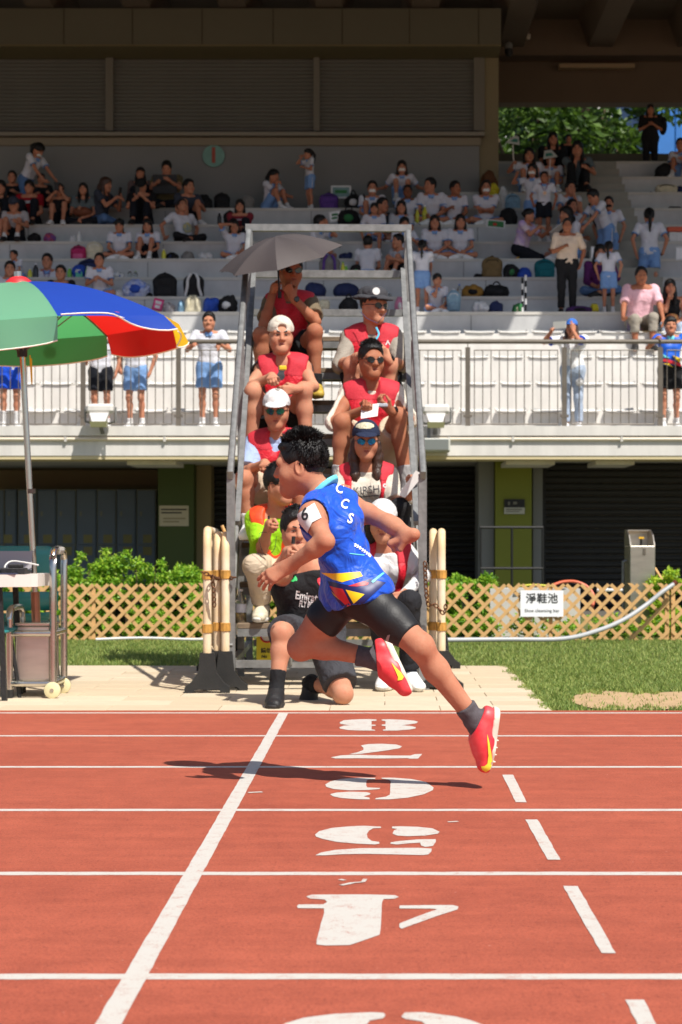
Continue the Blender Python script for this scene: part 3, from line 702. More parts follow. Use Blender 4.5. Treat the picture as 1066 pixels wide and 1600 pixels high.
tag(MB().tube(crv([(XX(150, 16.8), 16.8, .04), (XX(220, 16.8), 16.85, .05), (XX(300, 16.8), 16.8, .04), (XX(352, 16.8), 16.8, .05)]), .012, 8).build('white_hose', m_seat, None, True), 'thin white hose lying along the grass below the left lattice', 'hose')
# cleansing basin and hoses behind the right lattice
bs_ = thing('cleansing_basin', 'grey concrete basin behind the lattice sign', 'basin')
x0, x1 = XX(765, 18.2), XX(905, 18.2)
MB().box((x0, 18.1, 0), (x1, 18.16, .46)).build('front_wall', m_conc, bs_); MB().box((x0, 18.5, 0), (x1, 18.56, .46)).build('rear_wall', m_conc, bs_)
MB().box((x0, 18.162, 0), (x0 + .06, 18.498, .46)).build('side_wall', m_conc, bs_); MB().box((x1 - .06, 18.162, 0), (x1, 18.498, .46)).build('side_wall', m_conc, bs_); MB().box((x0 + .062, 18.162, 0), (x1 - .062, 18.498, .2)).build('floor_slab', m_tier, bs_)
tag(MB().tube(crv([P(862, 915, 18.0), P(880, 909, 18.05), P(900, 909, 18.1), P(918, 917, 18.1), P(928, 932, 18.05), P(925, 952, 18.0)]), .014, 8).build('orange_hose', M('hose_orange', (206, 96, 60), .5), None, True), 'orange hose looped over the basin behind the lattice', 'hose')
tag(MB().tube(crv([P(808, 916, 18.05), P(835, 914, 18.05), P(862, 916, 18.05)]), .010, 8).build('yellow_hose', M('hose_yellow', (206, 200, 60), .5), None, True), 'thin yellow hose along the top of the basin', 'hose')
tag(MB().tube([P(933, 922, 17.9), P(950, 922, 17.9)], .020, 10).tube([P(950, 922, 17.9), P(972, 922, 17.95)], .016, 10).build('white_pipe', m_seat), 'short white pipe joint left of the fountain base', 'pipe')
# stainless drinking fountain cabinet
fx = thing('drinking_fountain', 'stainless steel drinking fountain with hooded top behind the lattice', 'fountain')
Y0, Y1 = 18.7, 19.15; x0, x1 = XX(985, Y0), XX(1024, Y0); zt, zh = ZZ(853, Y0), ZZ(828, Y1)
MB().bevbox((x0, Y0, 0), (x1, Y1, zt), .006).build('cabinet', m_brush, fx)
for x in (x0, x1 - .012):
    MB().prism([(x, Y0, zt + .002), (x, Y1, zt + .002), (x, Y1, zh), (x, Y0 + .30, zh), (x, Y0 + .12, zh - .05), (x, Y0 + .04, zh - .12)], (.012, 0, 0)).build('hood_side', m_brush, fx)
MB().box((x0 + .013, Y1 - .012, zt + .002), (x1 - .013, Y1, zh)).build('hood_back', m_brush, fx); MB().box((x0 + .013, Y0 + .30, zh - .012), (x1 - .013, Y1 - .013, zh)).build('hood_top', m_brush, fx)
MB().tube([((x0 + x1) / 2, Y0 + .12, zt), ((x0 + x1) / 2, Y0 + .12, zt + .07)], .012).build('tap', m_dark, fx); MB().box(((x0 + x1) / 2 - .025, Y0 + .09, zt + .071), ((x0 + x1) / 2 + .025, Y0 + .14, zt + .09)).build('tap_handle', M('tap_yellow', (220, 170, 40), .5), fx)
MB().bevbox(((x0 + x1) / 2 - .0, Y0 - .008, zt - .09), ((x0 + x1) / 2 + .03, Y0 - .001, zt - .02), .003).build('latch', m_rail, fx)
MB().tube([(x0 - .045, Y0 + .2, 0), (x0 - .045, Y0 + .2, zt - .16), (x0 - .01, Y0 + .2, zt - .15)], .018).build('side_pipe', m_galv, fx)
MB().tube([P(1024, 888, 18.9), P(1036, 908, 18.6)], .012).build('bracket_pole', m_latt, fx)
# ------------------------------------------------------------------ signed-distance modelling of people (numpy) and surface nets
f32 = np.float32
def nrm(v):
    v = np.asarray(v, float); n = np.linalg.norm(v); return v / n if n > 1e-9 else v
class RC:
    """tapered capsule"""
    def __init__(s, a, b, ra, rb, k=.02): s.a, s.b, s.ra, s.rb, s.k = np.asarray(a, float), np.asarray(b, float), ra, rb, k
    def bounds(s): r = np.maximum(s.ra, s.rb); return np.minimum(s.a, s.b) - r, np.maximum(s.a, s.b) + r
    def ev(s, X, Y, Z):
        ba = s.b - s.a; L = max(float(ba @ ba), 1e-10)
        px, py, pz = X - f32(s.a[0]), Y - f32(s.a[1]), Z - f32(s.a[2])
        t = np.clip((px * f32(ba[0]) + py * f32(ba[1]) + pz * f32(ba[2])) / f32(L), 0, 1)
        dx, dy, dz = px - t * f32(ba[0]), py - t * f32(ba[1]), pz - t * f32(ba[2])
        return np.sqrt(dx * dx + dy * dy + dz * dz) - (f32(s.ra) + t * f32(s.rb - s.ra))
class EL:
    """ellipsoid; B rows are its axes"""
    def __init__(s, c, r, B=None, k=.02): s.c, s.r, s.B, s.k = np.asarray(c, float), np.asarray(r, float), np.eye(3) if B is None else np.asarray(B, float), k
    def bounds(s): e = np.sqrt(((s.B * s.r[:, None]) ** 2).sum(0)); return s.c - e, s.c + e
    def ev(s, X, Y, Z):
        px, py, pz = X - f32(s.c[0]), Y - f32(s.c[1]), Z - f32(s.c[2]); k0 = 0; k1 = 0
        for i in range(3):
            q = px * f32(s.B[i, 0]) + py * f32(s.B[i, 1]) + pz * f32(s.B[i, 2])
            k0 = k0 + (q / f32(s.r[i])) ** 2; k1 = k1 + (q / f32(s.r[i] ** 2)) ** 2
        k0 = np.sqrt(k0); return k0 * (k0 - 1) / np.maximum(np.sqrt(k1), f32(1e-6))
class BX:
    """rounded box; B rows are its axes"""
    def __init__(s, c, h, B=None, rd=.01, k=.01): s.c, s.h, s.B, s.rd, s.k = np.asarray(c, float), np.asarray(h, float), np.eye(3) if B is None else np.asarray(B, float), rd, k
    def bounds(s): e = (np.abs(s.B) * s.h[:, None]).sum(0) + s.rd; return s.c - e, s.c + e
    def ev(s, X, Y, Z):
        px, py, pz = X - f32(s.c[0]), Y - f32(s.c[1]), Z - f32(s.c[2]); o = 0; m = None
        for i in range(3):
            q = np.abs(px * f32(s.B[i, 0]) + py * f32(s.B[i, 1]) + pz * f32(s.B[i, 2])) - f32(s.h[i] - s.rd)
            o = o + np.maximum(q, 0) ** 2; m = q if m is None else np.maximum(m, q)
        return np.sqrt(o) + np.minimum(m, 0) - f32(s.rd)
class PL:
    """keeps the side the normal points away from"""
    def __init__(s, p, n, k=0): s.p, s.n, s.k = np.asarray(p, float), nrm(n), k
    def ev(s, X, Y, Z): return (X - f32(s.p[0])) * f32(s.n[0]) + (Y - f32(s.p[1])) * f32(s.n[1]) + (Z - f32(s.p[2])) * f32(s.n[2])
def smin(a, b, k):
    if k <= 0: return np.minimum(a, b)
    h = np.maximum(f32(k) - np.abs(a - b), 0) / f32(k); return np.minimum(a, b) - h * h * f32(k * .25)
def smax(a, b, k): return -smin(-a, -b, k)
FAR = f32(.08)
class Grid:
    def __init__(s, lo, hi, h):
        s.h = h; s.ax = [np.arange(l, u + h, h).astype(f32) for l, u in zip(lo, hi)]; s.shape = tuple(len(a) for a in s.ax)
    def sub(s, lo, hi, m=.05):
        sl = []
        for a, l, u in zip(s.ax, lo, hi): sl.append(slice(max(0, int(np.searchsorted(a, l - m)) - 1), min(len(a), int(np.searchsorted(a, u + m)) + 1)))
        return tuple(sl)
    def open(s, sl): return s.ax[0][sl[0]][:, None, None], s.ax[1][sl[1]][None, :, None], s.ax[2][sl[2]][None, None, :]
    def field(s, ops):
        """ops: list of ('u', prim) union, ('s', prim) cut away, ('i', plane) keep, ('g', ops, k) union of a group, ('x', fn) any function"""
        D = np.full(s.shape, FAR, f32); full = (slice(None),) * 3
        for op in ops:
            if op[0] == 'u':
                sl = s.sub(*op[1].bounds())
                D[sl] = smin(D[sl], op[1].ev(*s.open(sl)), op[1].k)
            elif op[0] == 's':
                sl = s.sub(*op[1].bounds(), m=.02); D[sl] = smax(D[sl], -op[1].ev(*s.open(sl)), op[1].k)
            elif op[0] == 'i': D = smax(D, op[1].ev(*s.open(full)), op[1].k)
            elif op[0] == 'c':
                D = smax(D, -s.field(op[1]), op[2])
            elif op[0] == 'g': D = smin(D, s.field(op[1]), op[2])
            elif op[0] == 'x': D = op[1](D, *s.open(full))
        return D
CORN = [(i, j, k) for i in (0, 1) for j in (0, 1) for k in (0, 1)]
EDG = [(a, b) for a in range(8) for b in range(a + 1, 8) if sum(abs(CORN[a][q] - CORN[b][q]) for q in range(3)) == 1]
def nets(D, g):
    S = D < 0; nx, ny, nz = D.shape
    c = sum(S[i:nx - 1 + i, j:ny - 1 + j, k:nz - 1 + k].astype(np.uint8) for i, j, k in CORN)
    act = (c > 0) & (c < 8); idx = np.argwhere(act); n = len(idx)
    if n == 0: return np.zeros((0, 3)), np.zeros((0, 4), int)
    vid = np.full(act.shape, -1, np.int32); vid[act] = np.arange(n)
    vals = [D[idx[:, 0] + i, idx[:, 1] + j, idx[:, 2] + k] for i, j, k in CORN]
    acc = np.zeros((n, 3), f32); cnt = np.zeros((n, 1), f32)
    for a, b in EDG:
        va, vb = vals[a], vals[b]; cr = ((va < 0) != (vb < 0))
        t = np.where(cr, va / np.where(cr, va - vb, 1), 0)
        A, Bc = np.array(CORN[a], f32), np.array(CORN[b], f32)
        acc += (A + t[:, None] * (Bc - A)) * cr[:, None]; cnt += cr[:, None]
    lo = np.array([x[0] for x in g.ax], f32); V = lo + (idx + acc / cnt) * f32(g.h); Fq = []
    for ax in range(3):
        s0 = [slice(1, -1)] * 3; s1 = [slice(1, -1)] * 3; s0[ax] = slice(0, -1); s1[ax] = slice(1, None)
        A, Bv = S[tuple(s0)], S[tuple(s1)]; e = np.argwhere(A != Bv)
        if not len(e): continue
        pos = A[e[:, 0], e[:, 1], e[:, 2]]
        off = np.array([1, 1, 1]); off[ax] = 0; e = e + off
        u, v = [(1, 2), (2, 0), (0, 1)][ax]
        du = np.zeros(3, int); du[u] = 1; dv = np.zeros(3, int); dv[v] = 1
        q = [vid[tuple((e - du - dv).T)], vid[tuple((e - dv).T)], vid[tuple(e.T)], vid[tuple((e - du).T)]]
        q = np.stack(q, 1); q[~pos] = q[~pos][:, ::-1]; Fq.append(q)
    return V, np.concatenate(Fq)
def bounds_of(ops):
    lo, hi = np.full(3, 1e9), np.full(3, -1e9)
    for op in ops:
        if op[0] == 'u': l, h = op[1].bounds()
        elif op[0] == 'g': l, h = bounds_of(op[1])
        else: continue
        lo, hi = np.minimum(lo, l), np.maximum(hi, h)
    return lo, hi
def surf(ops, h, lo=None, hi=None):
    l, u = bounds_of(ops); l = l - 3 * h - .006; u = u + 3 * h + .006
    if lo is not None: l = np.maximum(l, lo)
    if hi is not None: u = np.minimum(u, hi)
    g = Grid(l, u, h); return nets(g.field(ops), g)
def mesh_np(name, parts, mat=None):
    """parts: list of (V, F) islands with quads -> one mesh"""
    V = np.concatenate([p[0] for p in parts]).astype(f32); off = 0; Fs = []
    for v, f in parts: Fs.append(f + off); off += len(v)
    Fq = np.concatenate(Fs).astype(np.int32); me = bpy.data.meshes.new(name)
    me.vertices.add(len(V)); me.vertices.foreach_set('co', V.ravel()); me.loops.add(Fq.size); me.loops.foreach_set('vertex_index', Fq.ravel())
    me.polygons.add(len(Fq)); me.polygons.foreach_set('loop_start', np.arange(0, Fq.size, 4, dtype=np.int32)); me.polygons.foreach_set('loop_total', np.full(len(Fq), 4, np.int32))
    me.polygons.foreach_set('use_smooth', np.ones(len(Fq), bool)); me.update(calc_edges=True)
    if mat: me.materials.append(mat)
    return me
def folds(me, amp, freq, seed, stretch=(1, 1, 1)):
    """cloth folds: move the vertices along their normals by a sum of warped waves"""
    n = len(me.vertices); co = np.empty(n * 3, f32); me.vertices.foreach_get('co', co); co = co.reshape(-1, 3)
    no = np.empty(n * 3, f32); me.vertex_normals.foreach_get('vector', no); no = no.reshape(-1, 3); rs = np.random.RandomState(seed)
    q = co * np.array(stretch, f32); d = np.zeros(n, f32)
    w = q + .02 * np.sin(q[:, [1, 2, 0]] * 23 + rs.uniform(0, 6, 3))
    for i in range(5):
        k = nrm(rs.normal(size=3)) * freq * rs.uniform(.6, 1.7); d += np.abs(np.sin(w @ k + rs.uniform(0, 6))) ** 1.5 - .5
    co = co + no * (d / 2.6 * amp)[:, None]; me.vertices.foreach_set('co', co.astype(f32).ravel()); me.update()
# ------------------------------------------------------------------ people
def frame(fwd, up):
    """rows: side (the person's left), forward, up"""
    f = nrm(fwd); u = nrm(np.asarray(up, float) - f * (np.asarray(up, float) @ f)); return np.array([np.cross(u, f), f, u])
def ik(a, t, l1, l2, pole):
    a, t = np.asarray(a, float), np.asarray(t, float); d = t - a; L = np.linalg.norm(d); L2 = min(L, (l1 + l2) * .995); d = nrm(d); t = a + d * L2
    x = (l1 * l1 - l2 * l2 + L2 * L2) / (2 * L2); y = math.sqrt(max(l1 * l1 - x * x, 0)); p = np.asarray(pole, float); p = nrm(p - d * (p @ d))
    return a + d * x + p * y, t
class Sk:
    """skeleton: joints as points (nk neck base, hl/hr hips, sl/sr shoulders, e/w elbows wrists, k/a knees ankles), plus frames"""
    def __init__(s, J, sc, bulk=1., hs=1.):
        s.__dict__.update({k: np.asarray(v, float) for k, v in J.items()}); s.sc = sc; s.bulk = bulk; s.hs = hs * sc
        s.pc = (s.hl + s.hr) / 2; s.up = nrm(s.nk - s.pc); s.xh = nrm(s.hl - s.hr); s.xs = nrm(s.sl - s.sr)
        s.fr = nrm(np.cross(s.xs, s.up)) ; s.fh = nrm(np.cross(s.xh, s.up))
        s.fr *= -1; s.fh *= -1
        s.fr, s.fh = -s.fr, -s.fh                      # left x up = forward
        s.H = frame(s.hf, s.hu)
    def lerp(s, t): return s.pc + (s.nk - s.pc) * t
    def torso(s, inf=0., belly=0., bust=0.):
        c, b = s.sc, s.bulk * getattr(s, 'tb', 1.); P = []
        def lat(t, w):
            x = nrm(s.xh * (1 - t) + s.xs * t); q = s.lerp(t); return q + x * w * c, q - x * w * c
        f = s.fr; hipw = np.linalg.norm(s.hl - s.hr) / 2 / c
        lv = [(-.02, min(hipw, .095) * .8, .098), (.16, .06, .098), (.40, .055, .092), (.66, .072, .098), (.84, .085, .082)]
        pts = []
        for t, w, r in lv: L, Rr = lat(t, w * b); pts.append((L, Rr, r * c * b + inf))
        for i in range(len(pts) - 1):
            for sd in (0, 1): P.append(RC(pts[i][sd], pts[i + 1][sd], pts[i][2], pts[i + 1][2], .035 * c))
        for L, Rr, r in pts[:4]: P.append(RC(L, Rr, r * .97, r * .97, .03 * c))
        P.append(RC(s.hl - s.fh * .03 * c, s.hr - s.fh * .03 * c, .088 * c * b + inf, .088 * c * b + inf, .04 * c))
        if belly: P.append(EL(s.lerp(.3) + f * (.05 * c * b + belly * .35), (.11 * c * b + inf, .08 * c + belly, .13 * c + inf), np.array([s.xs, f, s.up]), .06 * c))
        if bust:
            for sg in (1, -1): P.append(RC(s.lerp(.68) + s.xs * sg * .07 * c + f * .055 * c, s.lerp(.64) + s.xs * sg * .075 * c + f * .075 * c, .058 * c + inf, .052 * c + inf, .05 * c))
        top = s.nk - s.up * .015 * c
        for q in (s.sl, s.sr):
            P.append(RC(top, q - s.up * .012 * c, .056 * c * b + inf * .8, .053 * c * b + inf, .04 * c))
            P.append(RC(s.lerp(.80) + (q - s.nk) * .55, q - s.up * .02 * c, .08 * c * b + inf * .7, .052 * c * b + inf, .04 * c))
        return P
    def neck(s, inf=0.):
        c = s.sc; hb = s.hd - s.H[2] * .05 * s.hs - s.H[1] * .018 * s.hs
        return [RC(s.nk - s.up * .03 * c, hb, .060 * c * (.8 + .2 * s.bulk) + inf, .054 * s.hs + inf, .03 * c)]
    def arm(s, sd, inf=0.):
        c, b = s.sc, .46 + .46 * s.bulk; S, E, W = (getattr(s, j + sd) for j in 'sew')
        m = S * .55 + E * .45; m2 = E * .72 + W * .28
        return [RC(S, m, .050 * c * b + inf, .044 * c * b + inf, .02 * c), RC(m, E, .044 * c * b + inf, .037 * c * b + inf, .02 * c), RC(E, m2, .037 * c * b + inf, .039 * c * b + inf, .02 * c), RC(m2, W, .038 * c * b + inf, .026 * c + inf, .02 * c)]
    def leg(s, sd, inf=0.):
        c, b = s.sc, .36 + .56 * s.bulk; Hh, K, A = (getattr(s, j + sd) for j in 'hka')
        m = Hh * .5 + K * .5; ax = nrm(A - K); back = -nrm(np.cross(np.cross(nrm(K - Hh), ax), ax)) if np.linalg.norm(np.cross(nrm(K - Hh), ax)) > .08 else -s.fh
        bk = nrm(K - Hh) - ax; bk = -nrm(bk - ax * (bk @ ax)) if np.linalg.norm(bk - ax * (bk @ ax)) > .1 else -s.fh
        cf = K * .70 + A * .30 + bk * .014 * c
        return [RC(Hh, m, .088 * c * b + inf, .078 * c * b + inf, .03 * c), RC(m, K, .078 * c * b + inf, .055 * c * b + inf, .03 * c), RC(K, cf, .053 * c * b + inf, .055 * c * b + inf, .03 * c), RC(cf, A, .053 * c * b + inf, .034 * c + inf, .03 * c),
                EL(K - bk * .012 * c, np.array((.045, .045, .05)) * c * b + inf, None, .03 * c)]
    def footf(s, sd):
        t = nrm(getattr(s, 't' + sd)); A = getattr(s, 'a' + sd); K = getattr(s, 'k' + sd)
        u = getattr(s, 'u' + sd, None); u = np.array((0, 0, 1.)) if u is None else u
        return A, frame(t, u)
    def foot(s, sd, inf=0.):
        A, B = s.footf(sd); c = s.sc; sid, t, u = B
        q = lambda x, y, z: A + (sid * x + t * y + u * z) * c
        return [RC(q(0, -.025, -.035), q(0, .09, -.05), .034 * c + inf, .030 * c + inf, .02 * c), RC(q(.012, .08, -.05), q(.014, .165, -.058), .030 * c + inf, .020 * c + inf, .02 * c),
                RC(q(-.02, .08, -.052), q(-.014, .155, -.058), .027 * c + inf, .018 * c + inf, .02 * c), RC(q(0, 0, .01), q(0, .06, -.035), .034 * c + inf, .03 * c + inf, .02 * c)]
    def handf(s, sd):
        W, E = getattr(s, 'w' + sd), getattr(s, 'e' + sd); d = getattr(s, 'f' + sd, None); d = nrm(W - E) if d is None else nrm(d)
        n = getattr(s, 'n' + sd, None)
        if n is None: n = (s.lerp(.5) - W)
        n = np.asarray(n, float); n = n - d * (n @ d); n = nrm(n) if np.linalg.norm(n) > 1e-4 else nrm(np.cross(d, (1, 0, .1)))
        th = np.cross(d, n) * (1 if sd == 'r' else -1); return W, d, n, th
    def hand(s, sd, curl=.45, fist=False, simple=False, spread=.12):
        """palm and five fingers with bent knuckles; returns ops"""
        W, d, n, th = s.handf(sd); c = s.sc * .98; o = []
        q = lambda x, y, z: W + (d * x + th * y + n * z) * c
        o.append(('u', RC(s_w := W - d * .02 * c, q(.025, 0, 0), .026 * c, .024 * c, .02)))
        if simple:
            o += [('u', RC(q(.02, .012, 0), q(.085, .018, .004), .022 * c, .02 * c, .015)), ('u', RC(q(.02, -.012, 0), q(.08, -.018, .004), .022 * c, .018 * c, .015))]
            e = q(.08 + .07 * cos(curl), .0, .02 + .07 * sin(curl)); o.append(('u', RC(q(.08, .016, .005), e + th * .014 * c, .016 * c, .011 * c, .01))); o.append(('u', RC(q(.08, -.014, .005), e - th * .014 * c - d * .012 * c, .015 * c, .010 * c, .006)))
            o.append(('u', RC(q(.03, .025, .005), q(.085, .05, .025), .014 * c, .010 * c, .008))); return o
        for y, x1 in ((.026, .088), (.009, .092), (-.009, .089), (-.024, .082)):
            o.append(('u', RC(q(.015, y * .55, .002), q(x1, y, 0), .0155 * c, .0135 * c, .012)))
        for fi, (y, x1, ln, r) in enumerate(((.028, .088, .072, .0092), (.0095, .092, .080, .0096), (-.0095, .089, .074, .0092), (-.0265, .081, .058, .0080))):
            a = curl * (1.0 + .08 * fi) * .9; p = q(x1 - .004, y, 0); sp = spread * (1.2 - fi * .8)
            dirv = lambda ang: d * cos(ang) + n * sin(ang)
            ang = a * (.7 if curl < 1.4 else .95); sp *= max(0., 1 - curl / 1.1)
            for seg, fr_ in enumerate((.44, .31, .25)):
                p2 = p + (dirv(ang) + th * sp * .5) * ln * fr_ * c; o.append(('u', RC(p, p2, r * c * (1 - .07 * seg), r * c * (.94 - .07 * seg), .004 if seg else .006))); p = p2; ang += a * (1.15 if seg == 0 else .8)
        cu = min(curl, .95); b0, b1 = q(.022, .024, .006), q(.052, .044, .018 + .012 * cu); tip = q(.082 - .006 * cu, .046 - .02 * cu, .026 + .028 * cu)
        if curl > 1.4: b1, tip = q(.050, .040, .030), q(.078, .006, .040)
        o.append(('u', RC(b0, b1, .0155 * c, .0118 * c, .010))); o.append(('u', RC(b1, tip, .0112 * c, .0085 * c, .004)))
        return o
    def headops(s, det=True, young=0.):
        h = s.hs; S, Fw, U = s.H; c = s.hd; q = lambda x, y, z: c + (S * x + Fw * y + U * z) * h
        r = lambda v: np.array(v) * h; B = s.H
        o = [('u', EL(q(0, -.008, .028), r((.0755, .096, .088)), B, .02)), ('u', EL(q(0, .022, -.012), r((.066, .070, .082)), B, .03 * h)),
             ('u', RC(q(0, .012, -.056), q(0, .064, -.096), .056 * h, .033 * h, .035 * h)), ('u', RC(q(.036, .002, -.05), q(.016, .060, -.090), .036 * h, .025 * h, .03 * h)), ('u', RC(q(-.036, .002, -.05), q(-.016, .060, -.090), .036 * h, .025 * h, .03 * h))]
        for x in (1, -1):
            o.append(('u', EL(q(.040 * x, .058, -.034), r((.029, .028, .030)), B, .03 * h)))
            e0 = q(.074 * x, -.012, -.012)
            Be = frame(S * x + Fw * -.35, U)
            o.append(('u', EL(e0, r((.021, .0085, .033)), np.array([Be[0], Be[1], Be[2]]), .006 * h)))
            if det: o.append(('s', EL(e0 + (S * x * .009 + Fw * .004) * h, r((.012, .007, .022)), np.array([Be[0], Be[1], Be[2]]), .004 * h)))
        if det:
            o.append(('u', RC(q(.044, .078, .020), q(-.044, .078, .020), .014 * h, .014 * h, .02 * h)))
            for x in (1, -1): o.append(('s', EL(q(.031 * x, .098, .000), r((.019, .013, .011)), B, .014 * h)))
            for x in (1, -1): o.append(('u', EL(q(.031 * x, .0775, .001), r((.0165, .012, .0115)), B, .006 * h)))
        o.append(('u', RC(q(0, .088, .012), q(0, .106, -.028),   .0095 * h, .0145 * h, .012 * h)))
        if det:
            for x in (1, -1): o.append(('u', EL(q(.012 * x, .094, -.031), r((.012, .013, .010)), B, .006 * h)))
            for x in (1, -1): o.append(('s', EL(q(.007 * x, .103, -.043), r((.004, .006, .003)), B, .003 * h)))
            o.append(('u', RC(q(.020, .078, -.060), q(-.020, .078, -.060), .0095 * h, .0095 * h, .012 * h)))
            o.append(('u', RC(q(.016, .079, -.072), q(-.016, .079, -.072), .0095 * h, .0095 * h, .010 * h)))
            o.append(('s', RC(q(.021, .092, -.0655), q(-.021, .092, -.0655), .0030 * h, .0030 * h, .004 * h)))
        return o

def hairops(s, style, grow=1.):
    h = s.hs; S, Fw, U = s.H; c = s.hd; q = lambda x, y, z: c + (S * x + Fw * y + U * z) * h; r = lambda v: np.array(v) * h; B = s.H; t = .014 * grow
    o = [('u', EL(q(0, -.012, .034), r((.0755 + t, .096 + t, .088 + t * 1.25)), B, .02))]
    face = lambda z, lean, y=.055: ('i', PL(q(0, y, z), Fw * cos(lean) - U * sin(lean)))
    if style in ('short', 'crop', 'boy'):
        o += [('u', EL(q(0, .035, .082), r((.062, .052, .034 * grow)), B, .02))] if grow > .5 else []
        o.append(('s', EL(q(0, .104, -.006), r((.092 if style == 'boy' else .076, .078, .086)), B, .008))); o.append(('s', RC(q(0, .07, -.03), q(0, .02, -.16), .062 * h, .09 * h, .01)))
        for x in (1, -1): o.append(('s', EL(q(.085 * x, .012, -.035), r((.030, .034, .050)), B, .006)))
        o.append(('i', PL(q(0, -.07, -.052), -U - Fw * .25)))
    elif style in ('fringe', 'pony', 'long', 'bob', 'bun', 'plait'):
        if grow > .5: o.append(('u', EL(q(0, .045, .066), r((.074, .058, .052)), B, .02)))
        fz = -.030 if style != 'fringe' else -.045
        o.append(('s', EL(q(0, .112, fz), r((.058 if style != 'pony' else .064, .082, .078 if style != 'fringe' else .06)), B, .006))); o.append(('s', RC(q(0, .085, -.04), q(0, .06, -.18), .057 * h, .07 * h, .006)))
        if style in ('pony', 'bun', 'plait'):
            o.append(('i', PL(q(0, -.06, -.07), -U - Fw * .3)))
            for x in (1, -1): o.append(('s', EL(q(.09 * x, .03, -.05), r((.036, .05, .055)), B, .006)))
        else: o.append(('i', PL(q(0, 0, -.115), -U)))
        if style == 'pony':
            o += [('u', EL(q(0, -.115, .05), r((.022, .028, .024)), B, .01)), ('u', RC(q(0, -.125, .05), q(0, -.165, -.02), .026 * h, .034 * h, .01)), ('u', RC(q(0, -.165, -.02), c + (Fw * -.15 + U * -.05) * h + np.array((0, 0, -.12)) * h, .034 * h, .026 * h, .01)), ('u', RC(c + (Fw * -.15 + U * -.05) * h + np.array((0, 0, -.12)) * h, c + (Fw * -.13 + U * -.05) * h + np.array((0, 0, -.23)) * h, .026 * h, .008 * h, .01))]
        if style == 'bun': o.append(('u', EL(q(0, -.115, .04), r((.04, .035, .04)), B, .01)))
        if style == 'plait':
            for k in range(6): o.append(('u', EL(q(.074, -.01 + .012 * k, -.06 - .035 * k), r((.017, .016, .024)), B, .006)))
        if style in ('long', 'bob'):
            L = -.30 if style == 'long' else -.11
            o += [('u', EL(q(0, -.045, -.05), r((.086, .064, .11)), B, .03))]
            for x in (1, -1):
                o += [('u', RC(q(.070 * x, .0, -.02), q(.078 * x, .0, -.11), .030 * h, .034 * h, .02))]
                if style == 'long': o += [('u', RC(q(.076 * x, -.01, -.10), q(.072 * x, .035, -.22), .034 * h, .030 * h, .02)), ('u', RC(q(.072 * x, .035, -.22), q(.066 * x, .06, L), .030 * h, .012 * h, .02)), ('u', RC(q(.03 * x, -.09, -.05), q(.035 * x, -.10, L + .05), .052 * h, .03 * h, .03))]
            o.append(('s', EL(q(0, .112, fz), r((.056, .085, .085)), B, .006)))
    return o
def strands(name, s, mat, parent, n, length, seed, up=.6, zone=None):
    """locks of hair: thin tapered blades standing on the scalp"""
    h = s.hs; S, Fw, U = s.H; rs = random.Random(seed); mb = MB(); S, Fw, U = Vector(S), Vector(Fw), Vector(U); c = Vector(s.hd)
    for _ in range(n):
        a = rs.uniform(0, 2 * pi); ph = rs.uniform(0, 1.35) if zone is None else rs.uniform(*zone)
        d = S * sin(ph) * cos(a) + Fw * sin(ph) * sin(a) + U * cos(ph)
        p = c + (S * .0 + Fw * -.012 + U * .034) * h + Vector((0, 0, 0)) + (S * d.dot(S) * .088 + Fw * d.dot(Fw) * .108 + U * d.dot(U) * .104) * h
        if d.dot(Fw) > .45 and d.dot(U) < .66: continue
        if abs(d.dot(S)) > .75 and d.dot(Fw) > .02 and d.dot(U) < .25: continue
        if d.dot(U) < -.55 or (d.dot(U) < -.1 and d.dot(Fw) > -.2): continue
        g = (d + U * up * rs.uniform(.4, 1) + Fw * rs.uniform(-.55, .25) + S * rs.uniform(-.3, .3)).normalized(); L = length * h * rs.uniform(.5, 1.2)
        sd = g.cross(d + Vector((rs.random(), rs.random(), rs.random())) * .3).normalized() * .0026 * h * rs.uniform(.6, 1.3); p = p - d * .008 * h
        b = p + g * L * .55; e = p + (g + Vector((rs.uniform(-.3, .3), rs.uniform(-.3, .3), rs.uniform(-.4, .1)))) .normalized() * L; dd = g.cross(sd).normalized() * .0026 * h
        mb.poly([p - sd, p + sd, b + sd * .8, b - sd * .8, e, b + dd], [(0, 1, 2, 5), (0, 5, 3), (3, 5, 4), (5, 2, 4)])
    return mb.build(name, mat, parent, fix=False)

SKIN = {'tan': (166, 112, 84), 'fair': (194, 142, 114), 'deep': (132, 86, 62), 'warm': (188, 134, 106)}
def skin(k): return M('skin_' + k, SKIN[k], .64, var=.10, vs=13, col2=(SKIN[k][0] * .95, SKIN[k][1] * .86, SKIN[k][2] * .84), bump=.10, bs=150, sss=.10, spec=.2)
def wrinkle(m, scale=9., strength=.55):
    N = m.node_tree.nodes; L = m.node_tree.links; b = N['Principled BSDF']
    if 'Bump' not in N: return m
    bp0 = N['Bump']; tc = N.new('ShaderNodeTexCoord'); n = N.new('ShaderNodeTexNoise'); n.inputs['Scale'].default_value = scale; n.inputs['Detail'].default_value = 2.5; n.inputs['Distortion'].default_value = 1.6
    L.new(tc.outputs['Object'], n.inputs['Vector']); bp = N.new('ShaderNodeBump'); bp.inputs['Strength'].default_value = strength; bp.inputs['Distance'].default_value = .035
    L.new(n.outputs['Fac'], bp.inputs['Height']); L.new(bp0.outputs[0], bp.inputs['Normal']); L.new(bp.outputs[0], b.inputs['Normal']); return m
def cloth(name, col, var=.06, bump=.25, bs=55, rough=.85, **k):
    new = name not in MATS; m = M(name, col, rough, var=var, vs=14, bump=bump, bs=bs, spec=.25, **k)
    return wrinkle(m) if new else m
